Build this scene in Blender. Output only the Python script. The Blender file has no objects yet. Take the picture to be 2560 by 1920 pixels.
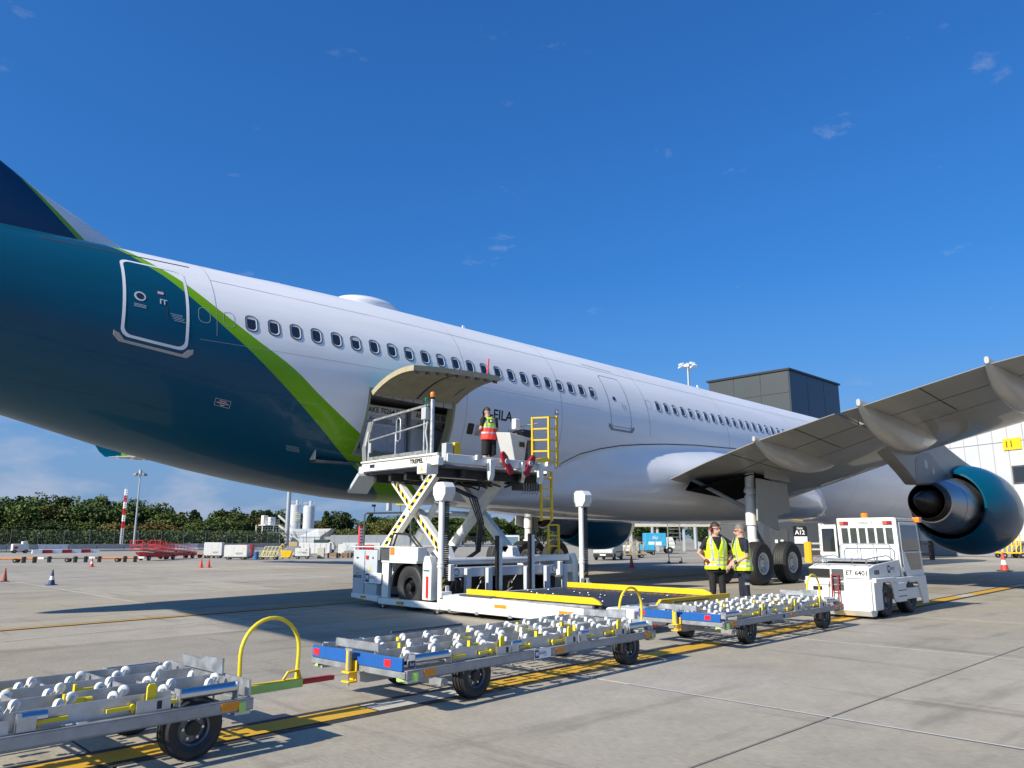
import bpy, bmesh, math, random
import numpy as np
from mathutils import Vector, Matrix
R = math.radians
rng = random.Random(7)
scene = bpy.context.scene
COL = scene.collection

# ---------------------------------------------------------------- camera
PSI, PITCH = R(45.93), math.atan(385 / 1923)
fwd = Vector((math.cos(PSI) * math.cos(PITCH), math.sin(PSI) * math.cos(PITCH), math.sin(PITCH)))
rgt = Vector((math.sin(PSI), -math.cos(PSI), 0))
upv = rgt.cross(fwd)
cam_d = bpy.data.cameras.new('camera'); cam = bpy.data.objects.new('camera', cam_d); COL.objects.link(cam)
cam_d.sensor_width = 36; cam_d.lens = 1923 / 2560 * 36; cam_d.clip_start = .1; cam_d.clip_end = 3000
cam.matrix_world = Matrix(((rgt.x, upv.x, -fwd.x, 0), (rgt.y, upv.y, -fwd.y, 0), (rgt.z, upv.z, -fwd.z, 1.48), (0, 0, 0, 1)))
scene.camera = cam

# ---------------------------------------------------------------- sky, sun, exposure
SUN_EL = R(33); SUN_DIR = Vector((-1, .06, 0)).normalized()          # horizontal direction towards the sun
world = bpy.data.worlds.new('World'); scene.world = world; world.use_nodes = True
nt = world.node_tree; nt.nodes.clear()
def wn(t, **k):
    n = nt.nodes.new(t)
    for a, b in k.items(): setattr(n, a, b)
    return n
w_out = wn('ShaderNodeOutputWorld'); w_bg = wn('ShaderNodeBackground'); sky = wn('ShaderNodeTexSky', sky_type='NISHITA')
sky.sun_disc = False; sky.sun_elevation = SUN_EL
sky.sun_rotation = math.atan2(SUN_DIR.x, SUN_DIR.y)
sky.air_density = 1.0; sky.dust_density = 2.2; sky.ozone_density = 1.3; sky.altitude = 60
w_bg.inputs[1].default_value = .13
# clouds: a low hazy bank all round the horizon and a few thin high wisps
tc = wn('ShaderNodeTexCoord'); sep = wn('ShaderNodeSeparateXYZ')
nt.links.new(tc.outputs['Generated'], sep.inputs[0])
mp = wn('ShaderNodeMapping'); mp.inputs['Scale'].default_value = (1, 1, 2.6)
nt.links.new(tc.outputs['Generated'], mp.inputs[0])
n1 = wn('ShaderNodeTexNoise'); n1.inputs['Scale'].default_value = 7.5; n1.inputs['Detail'].default_value = 9; n1.inputs['Roughness'].default_value = .55
nt.links.new(mp.outputs[0], n1.inputs['Vector'])
def ramp(src, stops):
    r = wn('ShaderNodeValToRGB'); nt.links.new(src, r.inputs[0])
    el = r.color_ramp.elements
    while len(el) < len(stops): el.new(.5)
    for e, (p, v) in zip(el, stops): e.position = p; e.color = (v, v, v, 1)
    return r.outputs[0]
def mth(op, a, b):
    n = wn('ShaderNodeMath', operation=op)
    for i, s in enumerate((a, b)):
        if isinstance(s, (int, float)): n.inputs[i].default_value = s
        else: nt.links.new(s, n.inputs[i])
    return n.outputs[0]
band = ramp(sep.outputs['Z'], [(0, .9), (.05, 1), (.12, .75), (.17, 0)])
puff = ramp(n1.outputs['Fac'], [(.46, 0), (.62, 1)])
low = mth('MULTIPLY', mth('MULTIPLY', band, puff), .62)
mp2 = wn('ShaderNodeMapping'); mp2.inputs['Scale'].default_value = (2.2, 3.4, 7); mp2.inputs['Rotation'].default_value = (.3, .1, .6)
nt.links.new(tc.outputs['Generated'], mp2.inputs[0])
n2 = wn('ShaderNodeTexNoise'); n2.inputs['Scale'].default_value = 3.6; n2.inputs['Detail'].default_value = 12; n2.inputs['Roughness'].default_value = .66
nt.links.new(mp2.outputs[0], n2.inputs['Vector'])
wisp = mth('MULTIPLY', mth('MULTIPLY', ramp(n2.outputs['Fac'], [(.64, 0), (.75, 1)]), ramp(sep.outputs['Z'], [(.12, 0), (.22, 1), (.5, .7), (.7, 0)])), .30)
haze = wn('ShaderNodeMix', data_type='RGBA'); haze.inputs['B'].default_value = (1.5, 2.25, 3.55, 1); nt.links.new(ramp(sep.outputs['Z'], [(0, .8), (.06, .68), (.13, .42), (.22, .12), (.32, 0)]), haze.inputs['Factor'])
mixl = wn('ShaderNodeMix', data_type='RGBA'); mixl.inputs['B'].default_value = (2.7, 3.0, 3.8, 1)
hsv = wn('ShaderNodeVectorMath', operation='MULTIPLY'); hsv.inputs[1].default_value = (.17, .61, 1.34); nt.links.new(sky.outputs[0], hsv.inputs[0])   # clear autumn air: deeper blue
soft = wn('ShaderNodeVectorMath', operation='MULTIPLY_ADD'); soft.inputs[1].default_value = (.10, .12, .08); soft.inputs[2].default_value = (1, 1, 1); nt.links.new(hsv.outputs[0], soft.inputs[0])
comp = wn('ShaderNodeVectorMath', operation='DIVIDE'); nt.links.new(hsv.outputs[0], comp.inputs[0]); nt.links.new(soft.outputs[0], comp.inputs[1])
nt.links.new(mth('MAXIMUM', low, wisp), mixl.inputs['Factor']); nt.links.new(comp.outputs[0], haze.inputs['A']); nt.links.new(haze.outputs['Result'], mixl.inputs['A'])
nt.links.new(mixl.outputs['Result'], w_bg.inputs[0]); nt.links.new(w_bg.outputs[0], w_out.inputs[0])

sd = bpy.data.lights.new('sun', 'SUN'); sd.energy = 5.0; sd.angle = R(.53); sd.color = (1, .92, .78)
sun = bpy.data.objects.new('sun', sd); COL.objects.link(sun); sun.location = (-40, 5, 40)
to_sun = Vector((SUN_DIR.x * math.cos(SUN_EL), SUN_DIR.y * math.cos(SUN_EL), math.sin(SUN_EL)))
sun.rotation_euler = to_sun.to_track_quat('Z', 'Y').to_euler()
vs = scene.view_settings; vs.view_transform = 'Standard'; vs.look = 'None'; vs.exposure = .45; vs.gamma = 1; vs.use_curve_mapping = False
scene.cycles.max_bounces = 7; scene.cycles.glossy_bounces = 4; scene.cycles.transparent_max_bounces = 12

# ---------------------------------------------------------------- materials
MATS = {}
def M(name, col, rough=.5, metal=0., var=0., vs_=3., bump=0., bs=40., coat=0., em=0., spec=.5, stretch=None, trans=0., rvar=0.):
    """procedural principled material; var = colour variation, bump = fine relief"""
    if name in MATS: return MATS[name]
    m = bpy.data.materials.new(name); m.use_nodes = True; t = m.node_tree; b = t.nodes['Principled BSDF']
    b.inputs['Base Color'].default_value = (*col, 1); b.inputs['Roughness'].default_value = rough; b.inputs['Metallic'].default_value = metal
    b.inputs['Specular IOR Level'].default_value = spec
    if coat: b.inputs['Coat Weight'].default_value = coat; b.inputs['Coat Roughness'].default_value = .04
    if trans: b.inputs['Transmission Weight'].default_value = trans
    if em: b.inputs['Emission Color'].default_value = (*col, 1); b.inputs['Emission Strength'].default_value = em
    if var or bump or rvar:
        c = t.nodes.new('ShaderNodeTexCoord'); vec = c.outputs['Object']
        if stretch:
            mp_ = t.nodes.new('ShaderNodeMapping'); mp_.inputs['Scale'].default_value = stretch; t.links.new(vec, mp_.inputs[0]); vec = mp_.outputs[0]
        oi = t.nodes.new('ShaderNodeObjectInfo')
        ad = t.nodes.new('ShaderNodeVectorMath'); ad.operation = 'ADD'; t.links.new(vec, ad.inputs[0])
        sc_ = t.nodes.new('ShaderNodeVectorMath'); sc_.operation = 'SCALE'; sc_.inputs[0].default_value = (37, 91, 53); t.links.new(oi.outputs['Random'], sc_.inputs['Scale']); t.links.new(sc_.outputs[0], ad.inputs[1]); vec = ad.outputs[0]
    if var or rvar:
        n = t.nodes.new('ShaderNodeTexNoise'); n.inputs['Scale'].default_value = vs_; n.inputs['Detail'].default_value = 8; n.inputs['Roughness'].default_value = .6
        t.links.new(vec, n.inputs['Vector'])
        if var:
            mr = t.nodes.new('ShaderNodeMapRange'); mr.inputs['From Min'].default_value = .3; mr.inputs['From Max'].default_value = .7
            mr.inputs['To Min'].default_value = 1 - var; mr.inputs['To Max'].default_value = 1 + var; t.links.new(n.outputs['Fac'], mr.inputs[0])
            mx = t.nodes.new('ShaderNodeVectorMath'); mx.operation = 'SCALE'; mx.inputs[0].default_value = col; t.links.new(mr.outputs[0], mx.inputs['Scale']); t.links.new(mx.outputs[0], b.inputs['Base Color'])
        if rvar:
            m2 = t.nodes.new('ShaderNodeMapRange'); m2.inputs['From Min'].default_value = .3; m2.inputs['From Max'].default_value = .7
            m2.inputs['To Min'].default_value = max(.03, rough - rvar); m2.inputs['To Max'].default_value = min(1, rough + rvar); t.links.new(n.outputs['Fac'], m2.inputs[0]); t.links.new(m2.outputs[0], b.inputs['Roughness'])
    if bump:
        n = t.nodes.new('ShaderNodeTexNoise'); n.inputs['Scale'].default_value = bs; n.inputs['Detail'].default_value = 4; t.links.new(vec, n.inputs['Vector'])
        bp = t.nodes.new('ShaderNodeBump'); bp.inputs['Strength'].default_value = bump; bp.inputs['Distance'].default_value = .02
        t.links.new(n.outputs['Fac'], bp.inputs['Height']); t.links.new(bp.outputs[0], b.inputs['Normal'])
    MATS[name] = m
    return m
white_paint = M('white_paint', (.76, .76, .74), .38, var=.07, vs_=2.2, rvar=.1)
old_white = M('old_white', (.70, .70, .66), .5, var=.12, vs_=3)
lgrey = M('light_grey_paint', (.42, .44, .45), .42, var=.06)
mgrey = M('mid_grey_paint', (.23, .24, .25), .45, var=.08)
dgrey = M('dark_grey_paint', (.07, .075, .08), .5, var=.12)
black = M('black_paint', (.012, .012, .013), .45)
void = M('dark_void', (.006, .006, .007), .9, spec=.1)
rubber = M('rubber', (.018, .018, .019), .62, var=.3, vs_=9, bump=.2, bs=60)
zinc = M('galvanised_steel', (.50, .52, .54), .42, .75, var=.20, vs_=9, rvar=.12)
zinc_dull = M('galvanised_steel_dull', (.33, .345, .36), .5, .55, var=.22, vs_=7, rvar=.1)
steel = M('bright_steel', (.62, .63, .64), .2, 1., rvar=.08)
dark_steel = M('dark_steel', (.12, .12, .125), .38, .6, var=.2)
yellow = M('yellow_paint', (.78, .50, .012), .42, var=.08, vs_=6)
lemon = M('lemon_paint', (.80, .62, .02), .4, var=.07, vs_=6)
red = M('red_paint', (.50, .02, .02), .42, var=.12)
darkred = M('dark_red_paint', (.28, .012, .02), .45, var=.1)
blue = M('blue_paint', (.012, .10, .36), .38, var=.1)
orange_refl = M('orange_reflector', (.72, .26, .01), .4, var=.1, vs_=30)
red_refl = M('red_reflector', (.75, .02, .03), .35, var=.1, vs_=30)
lime = M('lime_reflector', (.42, .70, .16), .45, var=.06, vs_=20)
navy = M('navy_print', (.012, .02, .065), .5)
ink = M('black_print', (.012, .012, .014), .5)
white_print = M('white_print', (.82, .82, .82), .5)
nylon = M('white_nylon', (.78, .78, .74), .4, var=.07, vs_=14)
glass = M('smoked_glass', (.02, .023, .027), .06, spec=.8, coat=.6)
amber = M('amber_lens', (.85, .22, .01), .25, coat=.4)
green_lens = M('green_lens', (.01, .16, .08), .2, coat=.4)
wood = M('wood', (.30, .17, .08), .75, var=.25, vs_=6)
orange = M('orange_paint', (.62, .20, .02), .5, var=.1)

# ---------------------------------------------------------------- mesh helpers
def V(*a): return np.array(a, float)
class MB:
    def __init__(s): s.v = []; s.f = []; s.m = []
    def add(s, vs_, fs, m=0):
        o = len(s.v); s.v += [tuple(map(float, p)) for p in vs_]
        for f in fs: s.f.append([i + o for i in f]); s.m.append(m)
        return s
    def box(s, x0, x1, y0, y1, z0, z1, m=0):
        return s.add([(x0, y0, z0), (x1, y0, z0), (x1, y1, z0), (x0, y1, z0), (x0, y0, z1), (x1, y0, z1), (x1, y1, z1), (x0, y1, z1)],
                     [(3, 2, 1, 0), (4, 5, 6, 7), (0, 1, 5, 4), (1, 2, 6, 5), (2, 3, 7, 6), (3, 0, 4, 7)], m)
    def hexa(s, b, t, m=0):
        return s.add(list(b) + list(t), [(3, 2, 1, 0), (4, 5, 6, 7), (0, 1, 5, 4), (1, 2, 6, 5), (2, 3, 7, 6), (3, 0, 4, 7)], m)
    def bar(s, p, q, w, h=None, m=0, up=(0, 0, 1)):
        p, q = V(*p), V(*q); h = w if h is None else h; d = q - p; d = d / (np.linalg.norm(d) + 1e-9); u = V(*up)
        if abs(d @ u) > .98: u = V(1, 0, 0)
        sd_ = np.cross(d, u); sd_ /= np.linalg.norm(sd_); u = np.cross(sd_, d); a = sd_ * w / 2; b = u * h / 2
        return s.hexa([p - a - b, p + a - b, p + a + b, p - a + b], [q - a - b, q + a - b, q + a + b, q - a + b], m)
    def ring(s, c, ax, r, n, ph=0.):
        c, ax = V(*c), V(*ax); ax = ax / np.linalg.norm(ax); u = np.cross(ax, V(0, 0, 1) if abs(ax[2]) < .9 else V(1, 0, 0)); u /= np.linalg.norm(u); w = np.cross(ax, u)
        return [c + r * (math.cos(ph + 2 * math.pi * i / n) * u + math.sin(ph + 2 * math.pi * i / n) * w) for i in range(n)]
    def cyl(s, p, q, r, n=12, m=0, r2=None, cap=True):
        ax = V(*q) - V(*p); return s.loft([s.ring(p, ax, r, n), s.ring(q, ax, r if r2 is None else r2, n)], cap, m)
    def loft(s, rings, cap=True, m=0, closed=True):
        n = len(rings[0]); vs_ = [p for r in rings for p in r]; fs = []
        for i in range(len(rings) - 1):
            for j in range(n if closed else n - 1):
                k = (j + 1) % n; fs.append((i * n + j, i * n + k, (i + 1) * n + k, (i + 1) * n + j))
        if cap: fs.append(tuple(range(n))[::-1]); fs.append(tuple((len(rings) - 1) * n + j for j in range(n)))
        return s.add(vs_, fs, m)
    def lathe(s, prof, c, ax, n=24, m=0, cap=False, ms=None):
        c, ax = V(*c), V(*ax); ax = ax / np.linalg.norm(ax); rings = [s.ring(c + ax * t, ax, max(r, 1e-4), n) for t, r in prof]
        if ms is None: return s.loft(rings, cap, m)
        for i in range(len(rings) - 1): s.loft([rings[i], rings[i + 1]], False, ms[i])
        return s
    def tube(s, pts, r, n=8, m=0, cap=True):
        pts = [V(*p) for p in pts]; rings = []; u = None
        for i, p in enumerate(pts):
            d = pts[min(i + 1, len(pts) - 1)] - pts[max(i - 1, 0)]; d /= np.linalg.norm(d) + 1e-9
            if u is None: u = np.cross(d, V(0, 0, 1) if abs(d[2]) < .9 else V(1, 0, 0))
            u = u - d * (u @ d); u /= np.linalg.norm(u); w = np.cross(d, u); rr = r[i] if isinstance(r, (list, tuple)) else r
            rings.append([p + rr * (math.cos(2 * math.pi * k / n) * u + math.sin(2 * math.pi * k / n) * w) for k in range(n)])
        return s.loft(rings, cap, m)
    def prism(s, poly, axis, a, b, m=0):
        f = {'x': lambda p, t: (t, p[0], p[1]), 'y': lambda p, t: (p[0], t, p[1]), 'z': lambda p, t: (p[0], p[1], t)}[axis]
        n = len(poly); return s.add([f(p, a) for p in poly] + [f(p, b) for p in poly], [tuple(range(n))[::-1], tuple(range(n, 2 * n))] + [(i, (i + 1) % n, n + (i + 1) % n, n + i) for i in range(n)], m)
    def sph(s, c, r, nu=12, nv=8, m=0, sc=(1, 1, 1)):
        rings = [[(c[0] + sc[0] * r * math.sin(t) * math.cos(a), c[1] + sc[1] * r * math.sin(t) * math.sin(a), c[2] + sc[2] * r * math.cos(t)) for a in [2 * math.pi * i / nu for i in range(nu)]] for t in [1e-3 + (math.pi - 2e-3) * k / nv for k in range(nv + 1)]]
        return s.loft(rings, True, m)
    def plate(s, pts, th, m=0):                                            # flat polygon given thickness along its normal
        P = [V(*p) for p in pts]; nrm = np.cross(P[1] - P[0], P[2] - P[0]); nrm = nrm / np.linalg.norm(nrm) * th; n = len(P)
        return s.add(P + [p + nrm for p in P], [tuple(range(n))[::-1], tuple(range(n, 2 * n))] + [(i, (i + 1) % n, n + (i + 1) % n, n + i) for i in range(n)], m)
    def xf(s, fn): s.v = [tuple(fn(V(*p))) for p in s.v]; return s
    def mesh(s, name, mats, origin=(0, 0, 0), ang=35):
        me = bpy.data.meshes.new(name); o = origin
        me.from_pydata([(p[0] - o[0], p[1] - o[1], p[2] - o[2]) for p in s.v], [], s.f)
        for k in (mats if isinstance(mats, (list, tuple)) else [mats]): me.materials.append(k)
        me.polygons.foreach_set('material_index', s.m)
        bm = bmesh.new(); bm.from_mesh(me); bmesh.ops.recalc_face_normals(bm, faces=bm.faces); bm.to_mesh(me); bm.free()
        me.polygons.foreach_set('use_smooth', [True] * len(me.polygons)); me.set_sharp_from_angle(angle=R(ang)); me.update()
        return me
    def obj(s, name, mats, parent=None, origin=None, bev=0, loc=None, ang=35):
        if origin is None: origin = parent.get('_o', (0, 0, 0)) if parent is not None else (0, 0, 0)
        return mkobj(name, s.mesh(name, mats, origin, ang), parent, bev, loc)
def mkobj(name, me, parent=None, bev=0, loc=None, rot=None):
    o = bpy.data.objects.new(name, me); COL.objects.link(o)
    if parent is not None: o.parent = parent; o['_o'] = list(parent.get('_o', (0, 0, 0)))
    if loc is not None: o.location = loc
    if rot is not None: o.rotation_euler = rot
    if bev:
        b = o.modifiers.new('bevel', 'BEVEL'); b.width = bev; b.segments = 2; b.limit_method = 'ANGLE'; b.angle_limit = R(40)
    return o
def tag(o, label, cat, group=None, kind=None):
    if label: o['label'] = label
    if cat: o['category'] = cat
    if group: o['group'] = group
    if kind: o['kind'] = kind
    return o
def thing(name, label, cat, loc=(0, 0, 0), rz=0, group=None, world=False):
    o = bpy.data.objects.new(name, None); COL.objects.link(o); o.location = loc; o.rotation_euler = (0, 0, rz); o.empty_display_size = .3
    if world: o['_o'] = list(loc)                                          # its parts are given in world coordinates
    return tag(o, label, cat, group)
def struct(o): o['kind'] = 'structure'; return o
def dup(root, loc, rz, label=None, group=None, skip=()):
    kids = {}
    for o in list(COL.objects): kids.setdefault(o.parent, []).append(o)
    def cp(o, parent):
        c = o.copy(); COL.objects.link(c); c.parent = parent
        for ch in kids.get(o, []):
            if ch.name.split('.')[0] not in skip: cp(ch, c)
        return c
    r = cp(root, None); r.location = loc; r.rotation_euler = (0, 0, rz)
    if label: r['label'] = label
    if group: r['group'] = group
    return r
def text(s, size, fn, name, mat_, parent, bold=0., align='CENTER', sx=1., shear=0.):
    """lettering as a thin mesh; fn maps (u right, v up) to a point of the parent's space"""
    cu = bpy.data.curves.new('t', 'FONT'); cu.body = s; cu.size = size; cu.align_x = align; cu.align_y = 'CENTER'; cu.offset = bold * size; cu.resolution_u = 2; cu.shear = shear
    ob = bpy.data.objects.new('t', cu); COL.objects.link(ob)
    me = bpy.data.meshes.new_from_object(ob.evaluated_get(bpy.context.evaluated_depsgraph_get()))
    bpy.data.objects.remove(ob); bpy.data.curves.remove(cu)
    bm = bmesh.new(); bm.from_mesh(me)
    if size > .3: bmesh.ops.triangulate(bm, faces=bm.faces); bmesh.ops.subdivide_edges(bm, edges=[e for e in bm.edges if e.calc_length() > size * .3], cuts=2)
    for v in bm.verts: v.co = fn(v.co.x * sx, v.co.y)
    o_ = parent.get('_o', (0, 0, 0)) if parent is not None else (0, 0, 0)
    for v in bm.verts: v.co -= Vector(o_)
    bm.to_mesh(me); bm.free(); me.materials.clear(); me.materials.append(mat_)
    return mkobj(name, me, parent)

# ================================================================ THE APRON
def concrete(name, per_slab=True, base=(.355, .318, .248)):
    m = bpy.data.materials.new(name); m.use_nodes = True; t = m.node_tree; b = t.nodes['Principled BSDF']; L = t.links.new
    g = t.nodes.new('ShaderNodeNewGeometry')
    def noise(scale, detail, rough, st=(1, 1, 1), rz=0.):
        mp_ = t.nodes.new('ShaderNodeMapping'); mp_.inputs['Scale'].default_value = st; mp_.inputs['Rotation'].default_value = (0, 0, rz); L(g.outputs['Position'], mp_.inputs[0])
        n = t.nodes.new('ShaderNodeTexNoise'); n.inputs['Scale'].default_value = scale; n.inputs['Detail'].default_value = detail; n.inputs['Roughness'].default_value = rough; L(mp_.outputs[0], n.inputs['Vector']); return n.outputs['Fac']
    def mr(src, a, b_, c, d):
        n = t.nodes.new('ShaderNodeMapRange'); n.inputs['From Min'].default_value = a; n.inputs['From Max'].default_value = b_; n.inputs['To Min'].default_value = c; n.inputs['To Max'].default_value = d; L(src, n.inputs[0]); return n.outputs[0]
    def mul(a, b_):
        n = t.nodes.new('ShaderNodeMath'); n.operation = 'MULTIPLY'; L(a, n.inputs[0])
        if isinstance(b_, (int, float)): n.inputs[1].default_value = b_
        else: L(b_, n.inputs[1])
        return n.outputs[0]
    f = mul(mr(noise(.16, 6, .6), .3, .7, .86, 1.12), mr(noise(2.2, 9, .65), .3, .7, .90, 1.10))
    f = mul(f, mr(noise(.9, 8, .62, (.22, 1.4, 1), R(3)), .55, .72, 1., .64))       # long scuffs, roughly along the stand
    f = mul(f, mr(noise(1.3, 8, .6, (1.5, .16, 1), R(40)), .58, .74, 1., .62))     # tyre arcs crossing it
    f = mul(f, mr(noise(38, 4, .65, (1, .3, 1)), .3, .7, .86, 1.14))
    f = mul(f, mr(noise(.55, 3, .5), .62, .70, 1., .80))                            # damp-looking stains
    if per_slab:
        oi = t.nodes.new('ShaderNodeObjectInfo'); f = mul(f, mr(oi.outputs['Random'], 0, 1, .86, 1.08))
    hue = t.nodes.new('ShaderNodeMix'); hue.data_type = 'RGBA'; hue.inputs['A'].default_value = (*base, 1); hue.inputs['B'].default_value = (base[0] * .95, base[1] * .97, base[2] * 1.06, 1)
    L(mr(noise(.3, 4, .5), .35, .65, 0, 1), hue.inputs['Factor'])
    sc_ = t.nodes.new('ShaderNodeVectorMath'); sc_.operation = 'SCALE'; L(hue.outputs['Result'], sc_.inputs[0]); L(f, sc_.inputs['Scale']); L(sc_.outputs[0], b.inputs['Base Color'])
    b.inputs['Roughness'].default_value = .82; b.inputs['Specular IOR Level'].default_value = .3
    bp = t.nodes.new('ShaderNodeBump'); bp.inputs['Strength'].default_value = .35; bp.inputs['Distance'].default_value = .006; L(noise(45, 5, .7, (1, .25, 1)), bp.inputs['Height']); L(bp.outputs[0], b.inputs['Normal'])
    return m
slab_mat = concrete('apron_concrete'); far_mat = concrete('apron_concrete_far', False)
joint = M('joint_sealant', (.045, .043, .04), .8, var=.3)
ground = MB().add([(-600, -600, -.016), (1400, -600, -.016), (1400, 1400, -.016), (-600, 1400, -.016)], [(0, 1, 2, 3)]).obj('ground', far_mat); struct(ground)
# every poured slab near the stand is its own piece, with a sealed joint between neighbours
SX, SY, X0, Y0 = 4.8, 4.65, 1.92 - 3 * 4.8, 3.1 - 4 * 4.65
jb = MB().box(X0, X0 + 14 * SX, Y0, Y0 + 13 * SY, -.05, -.006).obj('joint_sealant', joint, ground)
gp = .011
sm = MB(); c = .006
sm.loft([[(gp, gp, -.02), (SX - gp, gp, -.02), (SX - gp, SY - gp, -.02), (gp, SY - gp, -.02)], [(gp, gp, -c), (SX - gp, gp, -c), (SX - gp, SY - gp, -c), (gp, SY - gp, -c)], [(gp + c, gp + c, 0), (SX - gp - c, gp + c, 0), (SX - gp - c, SY - gp - c, 0), (gp + c, SY - gp - c, 0)]], True)
sme = sm.mesh('concrete_slab', slab_mat)
for i in range(14):
    for j in range(13):
        o = mkobj('concrete_slab', sme, ground, loc=(X0 + i * SX, Y0 + j * SY, 0))

def paint(name, col, wear=.35, scale=9.):
    """road paint worn through to the concrete"""
    m = bpy.data.materials.new(name); m.use_nodes = True; t = m.node_tree; b = t.nodes['Principled BSDF']; L = t.links.new
    g = t.nodes.new('ShaderNodeNewGeometry'); n = t.nodes.new('ShaderNodeTexNoise'); n.inputs['Scale'].default_value = scale; n.inputs['Detail'].default_value = 10; n.inputs['Roughness'].default_value = .72; L(g.outputs['Position'], n.inputs['Vector'])
    r = t.nodes.new('ShaderNodeMapRange'); r.inputs['From Min'].default_value = .55; r.inputs['From Max'].default_value = .68; r.inputs['To Max'].default_value = wear; L(n.outputs['Fac'], r.inputs[0])
    mx = t.nodes.new('ShaderNodeMix'); mx.data_type = 'RGBA'; mx.inputs['A'].default_value = (*col, 1); mx.inputs['B'].default_value = (.27, .25, .21, 1); L(r.outputs[0], mx.inputs['Factor']); L(mx.outputs['Result'], b.inputs['Base Color'])
    b.inputs['Roughness'].default_value = .7
    return m
p_yel = paint('yellow_line_paint', (.58, .33, .02)); p_blk = paint('black_line_paint', (.028, .028, .030), .5); p_pale = paint('pale_line_paint', (.47, .45, .39), .3); p_wht = paint('white_line_paint', (.50, .49, .46), .8, 5)
def strip(mb, a, b, w, z, n=None, m=0):
    a, b = V(*a), V(*b); d = (b - a) / np.linalg.norm(b - a); s_ = V(-d[1], d[0]) * w / 2
    mb.add([(*(a - s_), z), (*(b - s_), z), (*(b + s_), z), (*(a + s_), z)], [(0, 1, 2, 3)], m)
LN = lambda x: V(x, 5.93 + .0335 * x)
mk = MB(); strip(mk, LN(-12), LN(60), .50, .004); struct(mk.obj('stand_line_border', p_blk))
for k in range(-2, 8):
    a = 5.3 + 6.1 * (k - 1)
    mk = MB(); strip(mk, LN(a), LN(a + 4.9), .30, .008); struct(mk.obj('stand_line_dash', p_yel))
    mk = MB(); strip(mk, LN(a + 4.92), LN(a + 6.08), .30, .008); struct(mk.obj('stand_line_gap', p_pale))
T1 = lambda x: V(x, 14.84 + .115 * x)
mk = MB(); strip(mk, T1(-20), T1(40), .30, .004); struct(mk.obj('lead_line_border', p_blk))
mk = MB(); strip(mk, T1(-20), T1(40), .13, .008); struct(mk.obj('lead_line', p_yel))
mk = MB(); strip(mk, (-20, 9.0), (16, 16.2), .05, .004); struct(mk.obj('chalk_line', p_wht))
mk = MB(); strip(mk, (6.70, 5.2), (6.74, -3), .035, .006); struct(mk.obj('chalk_line', p_wht))
mk = MB(); strip(mk, (-10, 42), (60, 37), .16, .004); struct(mk.obj('road_edge_line', p_wht))
mk = MB(); strip(mk, (-10, 31), (60, 27), .12, .004); struct(mk.obj('road_edge_line', p_wht))
mk = MB(); strip(mk, (20, 3.6), (90, 14), .2, .004); struct(mk.obj('road_edge_line', p_wht))

# ================================================================ THE AIRCRAFT (world coordinates, nose towards +X)
YC = 18.75
air = thing('passenger_aircraft', 'large white twin-engine airliner with teal tail and green stripe, cargo door open', 'aircraft', (24.3, YC, 0), world=True)
SEC = np.array([  # X, centre height, radius; unseen tail end shortened for its ground shadow
    (-6.3, 7.12, .12), (-5.9, 7.06, .42), (-4.6, 6.90, .78), (-3.4, 6.76, 1.0), (-2, 6.58, 1.29), (1, 6.26, 1.69), (3.34, 6.01, 1.99), (5.54, 5.755, 2.295), (7.32, 5.585, 2.49), (8.7, 5.48, 2.62), (10, 5.40, 2.715), (11.2, 5.345, 2.785), (12.5, 5.307, 2.82), (14, 5.292, 2.82),
    (46, 5.024, 2.82), (48, 5.0, 2.80), (49.5, 4.93, 2.72), (51, 4.80, 2.52), (52.4, 4.64, 2.18), (53.6, 4.48, 1.70), (54.6, 4.36, 1.10), (55.2, 4.30, .62), (55.5, 4.28, .12)])
def sec(x): return float(np.interp(x, SEC[:, 0], SEC[:, 1])), float(np.interp(x, SEC[:, 0], SEC[:, 2]))
def surf(x, a, off=0.):
    z, r = sec(x); return (x, YC - (r + off) * math.cos(a), z + (r + off) * math.sin(a))
def ang_z(x, z):
    zc, r = sec(x); return math.asin(max(-1, min(1, (z - zc) / r)))
def skin(x, z, off=0.): return surf(x, ang_z(x, z), off)

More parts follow.
